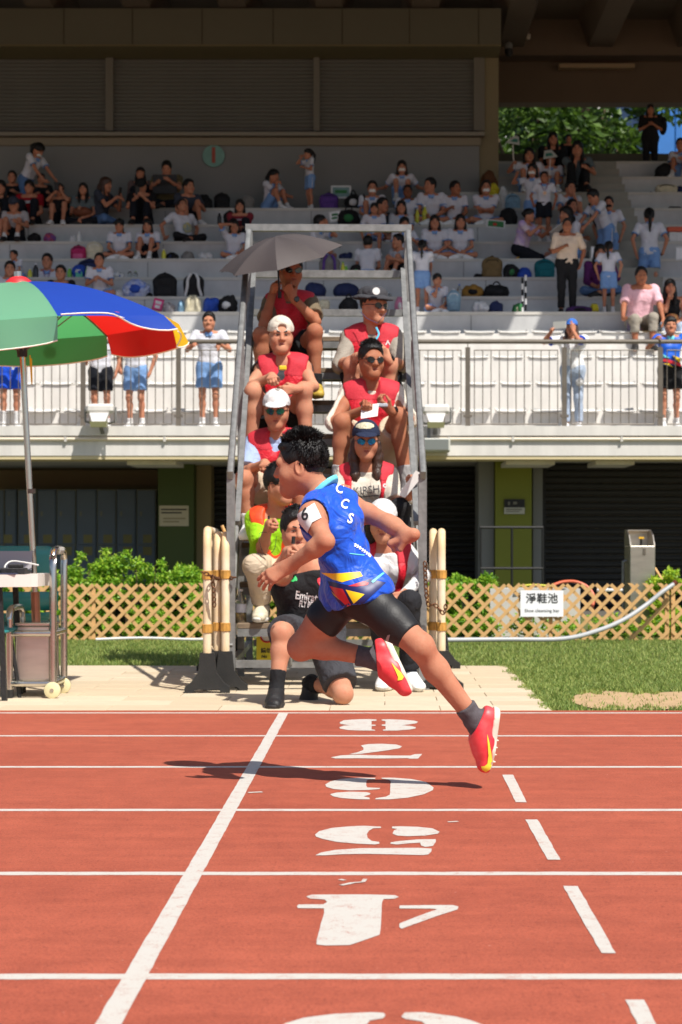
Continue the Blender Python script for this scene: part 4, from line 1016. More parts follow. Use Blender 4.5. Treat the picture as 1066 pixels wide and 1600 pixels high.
HAIRM = {'black': M('hair_black', (26, 23, 22), .5, var=.5, vs=60, col2=(11, 10, 10), bump=.5, bs=160, stretch=(1, 1, .3), spec=.35), 'brown': M('hair_brown', (74, 46, 32), .42, var=.4, vs=60, col2=(44, 28, 20), bump=.5, bs=150, stretch=(1, 1, .3))}
def bp(k): return MATS[k]

def sleeve_ops(s, sd, frac, inf, flare=.008):
    S, E, W = (getattr(s, j + sd) for j in 'sew'); c, b = s.sc, .5 + .5 * s.bulk
    if frac <= 1:
        e = S + (E - S) * frac; o = [('u', RC(S - (E - S) * .02, S + (E - S) * (frac + .12), .050 * c * b + inf, .049 * c * b + inf + flare, .02)), ('u', s.arm(sd, inf)[0])]; o.append(('i', PL(e, E - S, .006)))
    else:
        e = E + (W - E) * (frac - 1); o = [('u', RC(S, E, .053 * c * b + inf, .042 * c * b + inf, .02)), ('u', RC(E, E + (W - E) * (frac - 1 + .12), .043 * c * b + inf, .034 * c + inf, .02))]; o.append(('i', PL(e, W - E, .004)))
    return o
def leg_ops(s, sd, frac, inf, flare=.0):
    Hh, K, A = (getattr(s, j + sd) for j in 'hka'); c, b = s.sc, .4 + .6 * s.bulk
    if frac <= 1:
        e = Hh + (K - Hh) * frac; o = [('u', p) for p in s.leg(sd, inf)[:2]] + ([('u', RC(Hh, Hh + (K - Hh) * (frac + .14), .092 * c * b + inf, (.086 - .022 * frac) * c * b + inf + flare, .03))] if flare > .003 else []) + [('i', PL(e, K - Hh, .006))]
    else:
        e = K + (A - K) * (frac - 1); o = [('u', RC(Hh, K, .092 * c * b + inf, .060 * c * b + inf, .03)), ('u', RC(K, K + (A - K) * (frac - 1 + .12), .058 * c * b + inf, .046 * c + inf + flare, .03)), ('i', PL(e, A - K, .006))]
    return o
def clothe(root, s, name, ops, mat, h, amp=.004, freq=30, seed=1, stretch=(1, 1, 1)):
    V, Fq = surf(ops, h)
    if not len(V): return None
    me = mesh_np(name, [(V, Fq)], mat)
    if amp: folds(me, amp, freq, seed, stretch)
    return link(name, me, None, root)

def person(label, J, sc, look, res=(.009, .0042, .005), group=None, loc=None, rotz=0., seed=1, name='person'):
    """J in world (loc None) or in local coordinates; look: dictionary of clothes and hair"""
    L = dict(skin='warm', bulk=1., hair='short', hairm='black', shirt=None, sleeve=.5, pants=None, plen=.8, shoe=None, det=True, simple=False, belly=0, bust=0, curl=(.45, .45), hs=1.); L.update(look)
    s = Sk(J, sc, L['bulk'], L['hs']); s.tb = L.get('tb', 1.); root = thing(name, label, 'person', loc or (0, 0, 0), rotz, group); hb, hh, hn = res
    if loc is None:
        base = Vector(np.minimum(s.pc, np.minimum(s.al, s.ar))); base.x, base.y = s.pc[0], s.pc[1]; root.location = base
    # body: one skin mesh (torso with limbs, head, hands)
    ops = [('u', p) for p in s.torso(0, L['belly'] * .8, L['bust'] * .8) + s.neck()]
    for sd in 'lr':
        ops.append(('g', [('u', p) for p in s.arm(sd)], .02 * sc)); ops.append(('g', [('u', p) for p in s.leg(sd) + s.foot(sd)], .02 * sc))
    if L['simple']:
        for sd, cu in zip('lr', L['curl']): ops.append(('g', s.hand(sd, cu, simple=True), .004))
    parts = [surf(ops, hb)]
    parts.append(surf(s.headops(L['det']) + [('u', p) for p in s.neck()], hh))
    if not L['simple']:
        for sd, cu in zip('lr', L['curl']): parts.append(surf(s.hand(sd, cu, spread=L.get('spread', .12)) + [('u', s.arm(sd)[3])], hn))
    body = link('body', mesh_np('body', parts, skin(L['skin'])), None, root)
    inv = root.matrix_basis.inverted() if loc is None else None
    c = sc; up = s.up
    # trousers or shorts
    if L['pants']:
        inf = L.get('pinf', .010 * c); o = [('u', p) for p in s.torso(inf, L['belly'] * .6)[:12]] + [('i', PL(s.lerp(.16), up, .005))]
        top = [('u', RC(s.hl, s.hr, .10 * c * L['bulk'] + inf, .10 * c * L['bulk'] + inf, .04))]
        o = o + [('u', RC(s.hl - s.fh * .02 * c, s.hr - s.fh * .02 * c, L.get('phip', .094) * c * L['bulk'] + inf, L.get('phip', .094) * c * L['bulk'] + inf, .04))]
        for sd in 'lr':
            fr_ = L['plen'] if not isinstance(L['plen'], dict) else L['plen'][sd]
            o.append(('g', leg_ops(s, sd, fr_, inf, L.get('pflare', .014 * c if (fr_ < 1) else .004)), .035 * c))
        clothe(root, s, L.get('pname', 'shorts' if (L['plen'] if not isinstance(L['plen'], dict) else 0) < 1.2 else 'trousers'), o, L['pants'], L.get('ph', hb), L.get('pamp', .005), 30, seed)
    if L['shirt']:
        inf = L.get('sinf', .010 * c); o = [('u', p) for p in s.torso(inf, L['belly'], L['bust'])]
        if L.get('jhip'): o.append(('u', RC(s.hl - s.fh * .025 * c, s.hr - s.fh * .025 * c, L['jhip'] * c, L['jhip'] * c, .05))); o.append(('u', RC(s.hl + s.fh * .03 * c, s.hr + s.fh * .03 * c, L['jhip'] * c, L['jhip'] * c, .05)))
        hem = L.get('hem', -.10); o.append(('i', PL(s.pc + up * hem * c, -up, .004)))
        col = s.nk + up * L.get('neckz', .012) * c; o.append(('i', PL(col, up * 1. + s.fr * .55, .004)))
        if L['sleeve'] <= .05:
            for sd, sg in (('l', 1), ('r', -1)):
                S, E = getattr(s, 's' + sd), getattr(s, 'e' + sd)
                o.append(('s', RC(S + s.xs * sg * .006 * c - up * .004 * c, S + (E - S) * .8 + s.xs * sg * .012 * c, .069 * c, .056 * c, .004)))
        else:
            for sd in 'lr': o.append(('g', sleeve_ops(s, sd, L['sleeve'], inf + L.get('sloose', .003) * c, .006 * c), .025 * c))
        sh = clothe(root, s, L.get('sname', 'shirt'), o, L['shirt'], L.get('sh', hb), L.get('samp', .005), 26, seed + 3); root['_shirt'] = sh.name
    if L.get('collar'):
        o = [('u', RC(s.nk - up * .03 * c, s.nk + up * .035 * c - s.fr * .01 * c, .082 * c, .068 * c, .01)), ('i', PL(s.nk + up * .022 * c, up * 1. + s.fr * .45, .003)), ('i', PL(s.nk - up * .022 * c - s.fr * .0, -up - s.fr * .55, .003))]
        for sg in (1, -1): o.append(('u', RC(s.nk + s.xs * sg * .035 * c + s.fr * .060 * c - up * .012 * c, s.nk + s.xs * sg * .028 * c + s.fr * .083 * c - up * .055 * c, .022 * c, .015 * c, .01)))
        clothe(root, s, 'collar', o, L['collar'], min(hb, .011), 0)
    if L.get('cuff'):
        for sd in 'lr':
            S, E = getattr(s, 's' + sd), getattr(s, 'e' + sd); fr_ = L['sleeve']; b = .5 + .5 * L['bulk']; r_ = .050 * c * b + L.get('sinf', .010 * c) + .017 * c
            clothe(root, s, 'cuff', [('u', RC(S + (E - S) * (fr_ - .14), S + (E - S) * (fr_ + .14), r_, r_, .01)), ('i', PL(S + (E - S) * (fr_ + .015), E - S)), ('i', PL(S + (E - S) * (fr_ - .05), S - E))], L['cuff'], .011, 0)
    if L.get('vest'):
        inf = L.get('sinf', .010 * c) + .012 * c; o = [('u', p) for p in s.torso(inf, L['belly'] * 1.05, L['bust'] * 1.05)]
        o.append(('i', PL(s.pc + up * L.get('vhem', -.02) * c, -up, .004))); o.append(('i', PL(s.nk + up * .058 * c - s.fr * .02 * c, up + s.fr * .25, .004)))
        for sd, sg in (('l', 1), ('r', -1)):
            q = getattr(s, 's' + sd); o.append(('i', PL(q + s.xs * sg * .030 * c, s.xs * sg - up * .25, .004)))
            o.append(('s', RC(q - up * .10 * c + s.fr * .10 * c - s.xs * sg * -.03 * c, q - up * .11 * c - s.fr * .12 * c + s.xs * sg * .03 * c, .040 * c, .040 * c, .01)))
        w0, w1 = L.get('vgap', (.062, .022)); B = np.array([s.xs, s.fr, up])
        a, b_ = s.lerp(1.05) + s.fr * .16 * c, s.lerp(.45) + s.fr * .20 * c
        o.append(('s', RC(s.lerp(1.08) + s.fr * .10 * c, s.lerp(.72) + s.fr * .17 * c, w0 * c, (w0 + w1) / 2 * c, .006))); o.append(('s', RC(s.lerp(.72) + s.fr * .17 * c, s.lerp(-.1) + s.fr * .20 * c, (w0 + w1) / 2 * c, w1 * c, .006)))
        v = clothe(root, s, 'vest', o, L['vest'], L.get('vh', hb * .9), .0035, 24, seed + 9); root['_vest'] = v.name
        if L.get('yoke'):
            V, Fq = surf(o + [('i', PL(s.lerp(.80), -up, .002))], L.get('vh', hb * .9)); me = mesh_np('vest_yoke', [(V, Fq)], L['yoke']); folds(me, .0035, 24, seed + 9)
            n_ = len(me.vertices); co = np.empty(n_ * 3, f32); me.vertices.foreach_get('co', co); no = np.empty(n_ * 3, f32); me.vertex_normals.foreach_get('vector', no); me.vertices.foreach_set('co', co + no * f32(.0022)); me.update()
            link('vest_yoke', me, None, root)
    # shoes and socks
    for sd in 'lr':
        A, B = s.footf(sd); sid, t, u = B; K = getattr(s, 'k' + sd); ax = nrm(K - A)
        if L.get('sock'):
            q2 = A + ax * L.get('sockh', .10) * c
            clothe(root, s, 'sock', [('u', RC(A - ax * .03 * c, A + ax * (L.get('sockh', .10) + .03) * c, .040 * c, .040 * c + .006, .01)), ('u', s.foot(sd, .004)[0]), ('u', s.foot(sd, .005)[3]), ('i', PL(q2, ax))], L['sock'], L.get('foh', hb * .8), .002 if not L['simple'] else 0, 60, seed)
        if L['shoe']:
            sinf = L.get('sinfl', .009) * c; o = [('u', p) for p in s.foot(sd, sinf)] + [('u', RC(A + (t * .03 - u * .012) * c, A + (t * .105 - u * .040) * c, .034 * c + sinf, .030 * c + sinf, .02))]
            o += [('u', RC(A + (t * -.03 - u * .02) * c, A + (t * -.028 + u * .008) * c, .035 * c, .036 * c, .015)), ('i', PL(A + u * L.get('shoetop', .010) * c + t * .0, u - t * .35, .006)), ('i', PL(A - u * .078 * c, -u, .002))]
            sho = clothe(root, s, 'shoe', o, L['shoe'], L.get('foh', hb * .8), 0)
            if not L['simple'] and L.get('laces', True):
                for k in range(5):
                    y = .035 + .020 * k; z = -.002 - .0085 * k; w = .024
                    p0, p1 = A + (t * y + u * (z + .012) - sid * w) * c, A + (t * (y + .008) + u * (z + .012) + sid * w) * c; m_ = A + (t * (y + .004) + u * (z + .028)) * c
                    lo_ = MB().tube([p0, m_, p1], .0032 * c, 5).build('lace', L.get('lacem', L['shoe']), root); lo_.parent = sho
            if L.get('sole'):
                o = [('u', RC(A + (t * -.03 - u * .062) * c, A + (t * .10 - u * .062) * c, .046 * c, .048 * c, .02)), ('u', RC(A + (t * .10 - u * .062) * c, A + (t * .165 - u * .056) * c, .048 * c, .036 * c, .02)), ('i', PL(A - u * .088 * c, -u, .003)), ('i', PL(A - u * .060 * c - t * 0, u - t * .02, .003))]
                sol = clothe(root, s, 'sole', o, L['sole'], L.get('foh', hb * .8), 0)
                if sol: sol.parent = sho
    # hair
    if L['hair'] != 'none':
        hr = clothe(root, s, 'hair', hairops(s, L['hair'], L.get('grow', .25 if L.get('hat') else 1.)), HAIRM[L['hairm']], hh * 1.1 if not L['simple'] else .010, .004 if not L['simple'] else .003, 90, seed + 5, (1, 1, .5))
    S, Fw, U = [Vector(v) for v in s.H]; h = s.hs; hd = Vector(s.hd); q = lambda x, y, z: hd + (S * x + Fw * y + U * z) * h
    rotm = Matrix((S, Fw, U)).transposed()
    # eyes, brows, mouth
    if not L.get('eyes', True) and not L['simple']:
        MB().tube([q(-.027, .0815, -.0635), q(-.009, .0908, -.0600), q(0, .0908, -.0612), q(.009, .0908, -.0600), q(.027, .0815, -.0635)], [.0018 * h, .0056 * h, .0050 * h, .0056 * h, .0018 * h], 8).build('upper_lip', M('lips', (138, 70, 64), .5), root, True)
        MB().tube([q(-.024, .082, -.0695), q(0, .0908, -.0745), q(.024, .082, -.0695)], [.0018 * h, .0066 * h, .0018 * h], 8).build('lower_lip', MATS['lips'], root, True)
    if L.get('eyes', True):
        if L['simple']:
            for x in (1, -1): MB().ellip(q(.031 * x, .089, .002), (.0125 * h, .006 * h, .0055 * h), rotm, 6, 4).build('eye', M('dark_eye', (34, 24, 20), .4), root, fix=False)
            MB().ellip(q(0, .088, -.066), (.022 * h, .006 * h, .006 * h), rotm, 6, 4).build('mouth', M('lips', (150, 84, 76), .5), root, fix=False)
            for x in (1, -1): MB().bar(q(.016 * x, .093, .022), q(.047 * x, .083, .024), .006 * h, .007 * h).build('eyebrow', HAIRM['black'], root, fix=False)
        else:
            op = L.get('eyeopen', 1.)
            for x in (1, -1):
                e = MB().ellip(q(.031 * x, .0795, .0005), (.0165 * h, .0118 * h, .0070 * h * op), rotm, 12, 8).build('eye', M('eye_white', (196, 180, 170), .3), root, True)
                MB().ellip(q(.031 * x, .0868, .0008), (.0062 * h, .0048 * h, .0062 * h * op), rotm, 10, 6).build('iris', M('iris_dark', (32, 20, 14), .15), e, True)
                MB().tube([q(.0155 * x, .0885, .0005), q(.024 * x, .0925, .0062 * op), q(.034 * x, .0915, .0072 * op), q(.0465 * x, .0815, .003)], [.0018 * h, .0034 * h, .0034 * h, .0018 * h], 6).build('eyelid', M('lash_dark', (44, 28, 22), .6), root, True)
                MB().tube([q(.013 * x, .0955, .0200), q(.030 * x, .0945, .0265), q(.049 * x, .0815, .0220)], [.0040 * h, .0046 * h, .0022 * h], 6).build('eyebrow', HAIRM['black'], root, True)
            MB().tube([q(-.027, .0815, -.0635), q(-.009, .0905, -.0600), q(0, .0905, -.0612), q(.009, .0905, -.0600), q(.027, .0815, -.0635)], [.0018 * h, .0056 * h, .0050 * h, .0056 * h, .0018 * h], 8).build('upper_lip', M('lips', (138, 70, 64), .5), root, True)
            MB().tube([q(-.024, .082, -.0695), q(0, .0905, -.0745), q(.024, .082, -.0695)], [.0018 * h, .0062 * h, .0018 * h], 8).build('lower_lip', MATS['lips'], root, True)
    if L.get('mask'):
        clothe(root, s, 'face_mask', [('u', EL(q(0, .056, -.052), np.array((.064, .052, .048)) * h, s.H, .01)), ('i', PL(q(0, .03, 0), -Fw))], L['mask'], .009 if L['simple'] else .004, .002, 60, seed)
    if L.get('glasses'):
        gl = thing_part = None; fm = M('frame_black', (22, 21, 22), .3); gm_ = L['glasses']
        for x in (1, -1):
            lens = []
            for k in range(14):
                a = 2 * pi * k / 14; lens.append(q((.033 + .0255 * cos(a) * (1.0 if True else 1)) * x, .102 - .012 * abs(cos(a)) * (cos(a) > 0), .002 + .0195 * sin(a) - .003 * (cos(a) < 0)))
            l_ = MB().prism(lens, Fw * .003 * h).build('lens', gm_, root, fix=True)
            MB().tube(lens + lens[:2], .0022 * h, 5, False).build('lens_rim', fm if not L.get('rim') else L['rim'], l_, True)
            MB().tube([q(.058 * x, .092, .006), q(.078 * x, .03, .006), q(.080 * x, -.02, .0)], .0024 * h, 5).build('temple', fm, root, True)
        MB().tube([q(.009, .104, .004), q(-.009, .104, .004)], .0022 * h, 5).build('bridge', fm, root, True)
    if L.get('hat'): hat(s, root, L, seed)
    if loc is None:
        for o in root.children: o.matrix_parent_inverse = inv
    return root, s
def hat(s, root, L, seed):
    kind, m = L['hat']; S, Fw, U = [np.asarray(v) for v in s.H]; h = s.hs; c = s.hd; q = lambda x, y, z: c + (S * x + Fw * y + U * z) * h; hh = .0055 if not L['simple'] else .010
    B = s.H; r = lambda v: np.array(v) * h
    if kind in ('cap', 'capback'):
        o = [('u', EL(q(0, -.010, .042), r((.091, .113, .101)), B, .01)), ('i', PL(q(0, 0, .030), -U * 1. + Fw * (.12 if kind == 'cap' else -.10), .003))]
        if kind == 'capback': o.append(('s', EL(q(0, .11, .05), r((.034, .05, .026)), B, .004)))
        hm = clothe(root, s, 'cap', o, m, hh, .0015, 60, seed)
        f = Fw if kind == 'cap' else -Fw; zz = .040 if kind == 'cap' else .015
        o = [('u', EL(q(0, 0, zz) + f * .085 * h, r((.074, .092, .022)), np.array([S, nrm(f - U * .18), nrm(U + f * .18)]), .01)), ('i', PL(q(0, 0, zz - .002) + f * .10 * h, -U - f * .22, .002)), ('s', EL(q(0, -.010, .02), r((.080, .10, .09)), B, .002)), ('i', PL(q(0, 0, 0) + f * .06 * h, -f, .0))]
        o = [('u', EL(q(0, 0, zz) + f * .088 * h, r((.072, .088, .024)), np.array([S, nrm(f - U * .16), nrm(U + f * .16)]), .01)), ('s', EL(q(0, 0, zz - .013) + f * .088 * h, r((.085, .11, .024)), np.array([S, nrm(f - U * .16), nrm(U + f * .16)]), .003)), ('s', EL(q(0, -.010, .03), r((.082, .102, .08)), B, .002))]
        b = clothe(root, s, 'peak', o, L.get('peakm', m), hh * .8, 0)
        if b and hm: b.parent = hm
    else:
        o = [('u', EL(q(0, -.010, .052), r((.093, .115, .092)), B, .01)), ('u', BX(q(0, -.010, .075), r((.074, .094, .05)), B, .04, .03)), ('i', PL(q(0, 0, .038), -U, .003))]
        hm = clothe(root, s, 'hat_crown', o, m, hh, .002, 50, seed)
        o = [('u', EL(q(0, -.008, .040), r((.140, .160, .046)), B, .01)), ('s', EL(q(0, -.008, .024), r((.150, .170, .050)), B, .003)), ('s', EL(q(0, -.010, .03), r((.085, .105, .07)), B, .002))]
        b = clothe(root, s, 'hat_brim', o, m, hh * .8, .006, 26, seed + 2); b.parent = hm

def bvh_of(objs):
    V = []; Fc = []
    for o in objs:
        mw = o.matrix_basis if o.parent is None else None
        n = len(V); V += [v.co.copy() for v in o.data.vertices]; Fc += [tuple(i + n for i in p.vertices) for p in o.data.polygons]
    return BVHTree.FromPolygons(V, Fc)
def stamp(name, px_pts, faces, bvh, mat, parent, off=.0025, inv=None, maxd=None):
    """lays a flat print, given in photograph pixels, on the cloth surface that the ray through each pixel meets"""
    out = []; ok = True; cp = Vector((0, 0, CAM_H)); last = None; keep = []
    for x, y in px_pts:
        d = Vector(((x - CX) / F_PX, 1, (HY - y) / F_PX)).normalized(); loc, no, i, dist = bvh.ray_cast(cp, d, 60)
        if loc is None or (maxd and dist > maxd): out.append(None); continue
        if no.dot(d) > 0: no = -no
        out.append(loc + no * off)
    used = {}; V = []; Fc = []
    for f in faces:
        if any(out[i] is None for i in f): continue
        if max((out[a] - out[b]).length for a in f for b in f) > .12: continue
        ff = []
        for i in f:
            if i not in used: used[i] = len(V); V.append(tuple(out[i]))
            ff.append(used[i])
        Fc.append(tuple(ff))
    if not Fc: return None
    me = bpy.data.meshes.new(name); me.from_pydata(V, [], Fc); me.update(); o = link(name, me, mat, parent)
    me.polygons.foreach_set('use_smooth', np.ones(len(me.polygons), bool))
    if inv is not None: o.matrix_parent_inverse = inv
    return o
def poly_fill(pts, limit=5.):
    bm = bmesh.new(); f = bm.faces.new([bm.verts.new((x, y, 0)) for x, y in pts]); bmesh.ops.triangulate(bm, faces=[f])
    for _ in range(5):
        es = [e for e in bm.edges if e.calc_length() > limit]
        if not es: break
        bmesh.ops.subdivide_edges(bm, edges=es, cuts=1); bmesh.ops.triangulate(bm, faces=bm.faces[:])
    bm.verts.index_update(); r = [(v.co.x, v.co.y) for v in bm.verts], [tuple(v.index for v in f.verts) for f in bm.faces]; bm.free(); return r
def text_px(body, size, cx, cy, ang=0., bold=0., sx=1., sy=1., space=1., limit=3., shear=0.):
    v, f = text_polys(body, size, bold, limit, 'CENTER', space); ca, sa = cos(ang), sin(ang)
    return [(cx + (p[0] * sx + p[1] * shear) * ca + p[1] * sy * sa, cy + (p[0] * sx + p[1] * shear) * sa - p[1] * sy * ca) for p in v], f
def PJ(Y, d): return {k: np.array(P(v[0], v[1], Y + (v[2] if len(v) > 2 else 0))) for k, v in d.items()}
# ------------------------------------------------------------------ umpires' stairs (parts in the stairs' own coordinates)
tower = thing('umpire_stairs', 'tall galvanised steel umpires stairs with weathered plank steps facing the track', 'stairs', (-.321, 11.54, 0), .0227)
def TKZ(k): return .40 + .25 * k
def TKY(k): return .20 + .25 * k
X0, X1, YB = -.585, .585, 2.42
for x in (X0, X1):
    s = -1 if x < 0 else 1
    MB().bar((x, .0, 0), (x, .0, 1.32), .05, .055).build('front_post', m_galv, tower)
    MB().tube([(x + s * .002, -.02, 1.30), (x + s * .002, -.045, 1.33), (x + s * .002, YB - .06, 3.19)], .022, 8).build('handrail', m_galv, tower, True)
    MB().bar((x, .02, .22), (x, YB, 2.62), .022, .16).build('stringer', m_galv, tower)
    MB().bar((x - s * .035, .06, 1.02), (x - s * .035, YB, 2.92), .034, .034).build('mid_rail', m_galv, tower)
    MB().bar((x, YB, 0), (x, YB, 3.200), .05, .05).build('rear_post', m_galv, tower)
    MB().bar((x, 1.2, 0), (x, 1.2, 2.26), .045, .045).build('middle_post', m_galv, tower)
    MB().bar((x, .03, .16), (x, YB - .03, .16), .04, .04).build('base_rail', m_galv, tower)
    MB().bar((x + s * .002, 1.22, .2), (x + s * .002, YB - .04, 1.5), .03, .03).build('brace', m_galv, tower)
MB().bar((X0 - .028, YB - .002, 3.226), (X1 + .028, YB - .002, 3.226), .052, .05).build('top_rail', m_galv, tower)
MB().bar((X0 + .031, YB, 2.885), (X1 - .031, YB, 2.885), .05, .055).build('back_rail', m_galv, tower)
MB().bar((X0 + .031, YB, 2.60), (X1 - .031, YB, 2.60), .04, .05).build('back_rail', m_galv, tower)
MB().bar((X0 + .028, .0, .16), (X1 - .028, .0, .16), .05, .045).build('cross_bar', m_galv, tower)
MB().bar((X0 + .03, YB, .16), (X1 - .03, YB, .16), .05, .045).build('cross_bar', m_galv, tower)
MB().bar((X0 + .03, 1.2, .30), (X1 - .03, 1.2, .30), .04, .04).build('cross_bar', m_galv, tower)
MB().tube([(-.22, -.03, .16), (-.22, -.05, .24), (.1, -.05, .24), (.1, -.03, .16)], .012, 6).build('foot_loop', m_galv, tower)
MB().bar((-.30, .30, .02), (-.30, .30, .36), .03, .04).build('inner_strut', m_galv, tower)
for k in range(9):
    p = MB().bevbox((X0 + .028, TKY(k), TKZ(k) - .034), (X1 - .028, TKY(k) + .215, TKZ(k)), .004).build('plank', m_wood, tower)
    MB().bar((X0 + .028, TKY(k) + .02, TKZ(k) - .059), (X1 - .028, TKY(k) + .02, TKZ(k) - .059), .035, .048).bar((X0 + .028, TKY(k) + .19, TKZ(k) - .059), (X1 - .028, TKY(k) + .19, TKZ(k) - .059), .035, .048).build('angle_iron', m_galv, p)
    for x in (X0, X1):
        s = -1 if x < 0 else 1
        MB().lathe([(.014, 0), (.014, .02)], (x + s * .012, TKY(k) + .1, TKZ(k) - .05), 6, (s, 0, 0)).build('bolt', m_rail, tower)
for x in (X0, X1): MB().box((x - .04, -.04, 0), (x + .04, .04, .012)).build('base_plate', m_galv, tower)

# ------------------------------------------------------------------ crowd barriers folded together either side
m_bar = M('barrier_paint', (232, 226, 214), .5, var=.5, vs=3, col2=(216, 178, 116), bump=.1, bs=40, stretch=(1, 1, .5))
m_rust = M('rust_yellow', (200, 146, 66), .7, var=.4, vs=18)
m_chain = M('rusty_chain', (112, 74, 50), .55, metal=.6, var=.4, vs=30)
def barrier(px, Yf, h, L, tilt, label):
    t = thing('crowd_barrier', label, 'barrier', (XX(px, Yf), Yf, 0), tilt, 'barriers stacked beside the stairs')
    r = .026; z0 = .19
    fr = [(0, 0, z0), (0, 0, h - .10)] + [(0, .10 - .10 * cos(a), h - .10 + .10 * sin(a)) for a in (R(20), R(45), R(70), R(90))] + [(0, L - .10, h), (0, L - .03, h - .03), (0, L, h - .10), (0, L, z0)]
    MB().tube(fr, r, 10).build('frame', m_bar, t, True)
    MB().tube([(0, r, z0 + .04), (0, L - r, z0 + .04)], .02, 8).build('lower_bar', m_bar, t)
    for i in range(1, 12): MB().tube([(0, L * i / 12, z0 + .06), (0, L * i / 12, h - .03)], .008, 6, False).build('upright', m_bar, t)
    for z in (.68, .36): MB().lathe([(r + .001, 0), (r + .006, .003), (r + .006, .05), (r + .001, .053)], (0, 0, z), 10).build('clamp', m_rust, t)
    for y in (.02, L - .02):
        MB().prism([(-.135, y - .05, 0), (-.135, y - .05, .035), (-.10, y - .05, .06), (-.055, y - .05, .12), (-.042, y - .05, .24), (.042, y - .05, .24), (.055, y - .05, .12), (.10, y - .05, .06), (.135, y - .05, .035), (.135, y - .05, 0), (.09, y - .05, 0), (.07, y - .05, .022), (-.07, y - .05, .022), (-.09, y - .05, 0)], (0, .10, 0)).build('foot', m_black, t)
barrier(324, 11.30, .975, 2.0, .060, 'rusty cream crowd barrier left of the stairs, leftmost and nearest')
barrier(340.5, 11.55, .945, 2.0, .056, 'slim cream crowd barrier in the middle of the three left of the stairs')
barrier(352.5, 11.50, .945, 2.0, .052, 'cream crowd barrier left of the stairs, touching the stair post')
barrier(690, 11.55, .965, 2.0, -.033, 'cream crowd barrier right of the stairs, outermost')
barrier(677, 11.65, .965, 2.0, -.029, 'cream crowd barrier right of the stairs, next to the stair post')
def chain(pts, label):
    mb = MB(); pts = crv(pts, 6); d = 0; t = thing('chain', label, 'chain', group='chains tying the barriers')
    tot = [0]
    for a, b in zip(pts, pts[1:]): tot.append(tot[-1] + (b - a).length)
    n = int(tot[-1] / .026)
    for i in range(n):
        s = (i + .5) / n * tot[-1]; j = max(k for k in range(len(tot)) if tot[k] <= s); j = min(j, len(pts) - 2); p = pts[j].lerp(pts[j + 1], (s - tot[j]) / max(1e-6, tot[j + 1] - tot[j])); d = (pts[j + 1] - pts[j]).normalized()
        sd = d.cross(Vector((0, 1, 0)) if i % 2 else Vector((0, .2, 1))).normalized()
        mb = MB(); ring = [p + d * cos(a) * .018 + sd * sin(a) * .010 for a in [2 * pi * k / 8 for k in range(8)]]; mb.tube(ring + ring[:2], .0042, 4, False).build('chain_link', m_chain, t)
chain([P(315, 893, 11.2), P(330, 900, 11.2), P(345, 905, 11.5), P(368, 902, 11.45)], 'rusty chain looped round the left barriers and the stair post')
chain([P(332, 902, 11.22), P(334, 925, 11.22), P(335, 948, 11.24)], 'rusty chain end hanging down between the left barriers')
chain([P(664, 878, 11.45), P(668, 940, 11.45), P(680, 945, 11.44), P(693, 958, 11.45), P(697, 945, 11.47)], 'rusty chain drooping from the right stair post to the barrier')
tag(MB().tube([P(347, 821, 11.72), P(353, 835, 11.72)], .010).build('wooden_peg', m_latt), 'small tan peg sticking up behind the left barriers', 'peg')

# ------------------------------------------------------------------ wet-floor style warning board and bottles
wf = thing('warning_board', 'yellow warning board with red prohibition ring under the stairs', 'sign')
Y = 12.0
MB().prism([P(401, 1040, Y), P(442, 1040, Y), P(442, 985, Y), P(401, 985, Y)], (0, .012, 0)).build('panel', M('warning_yellow', (214, 196, 40), .5, var=.1), wf)
cx_, cy_ = P(417, 994, Y - .004).x, P(417, 994, Y - .004).z
MB().tube([(cx_ + .038 * cos(a), Y - .005, cy_ + .038 * sin(a)) for a in [2 * pi * k / 24 for k in range(25)]], .006, 6, False).build('ring', M('warning_red', (190, 30, 34), .5), wf)
MB().lathe([(.033, 0), (.033, .002)], (cx_, Y - .002, cy_), 20, (0, -1, 0)).build('disc', m_paper, wf)
flat_text('lettering', '請勿', .034, P(416, 1017, Y - .003), (1, 0, 0), (0, 0, 1), m_ink, wf, bold=.001); flat_text('lettering', 'No', .026, P(413, 1026, Y - .003), (1, 0, 0), (0, 0, 1), m_ink, wf, bold=.001)
m_pet = M('clear_plastic', (226, 226, 220), .08, spec=.6, transm=.92); m_tea = M('tea_liquid', (196, 160, 96), .1, transm=.75); m_blue = M('label_blue', (40, 90, 190), .4); m_lab = M('label_white', (226, 226, 232), .4)
def bottle(loc, h, r, label, body=None, capm=None, lab=None, name='bottle', fill=None, group=None):
    t = thing(name, label, 'bottle', loc, random.uniform(0, 6), group)
    MB().lathe([(r * .85, 0), (r, h * .03), (r, h * .62), (r * .9, h * .68), (r * .45, h * .86), (r * .38, h * .93)], n=12).build('flask', body or m_pet, t, True)
    MB().lathe([(r * .42, h * .932), (r * .42, h)], n=10).build('cap', capm or m_lab, t)
    if lab: MB().lathe([(r * 1.01, h * .32), (r * 1.015, h * .33), (r * 1.015, h * .56), (r * 1.01, h * .57)], n=12).build('label_band', lab, t)
    if fill: MB().lathe([(r * .8, h * .01), (r * .93, h * .03), (r * .93, h * .5)], n=12).build('drink', fill, t)
    return t
bottle(P(376, 974, 11.84) + Vector((0, 0, 0)), .215, .037, 'large clear bottle of pale tea on the lowest stair plank', lab=m_lab, fill=m_tea)
bottle(P(649, 974, 11.80), .20, .033, 'small water bottle with blue label beside the lowest right umpire', capm=m_blue, lab=m_blue)

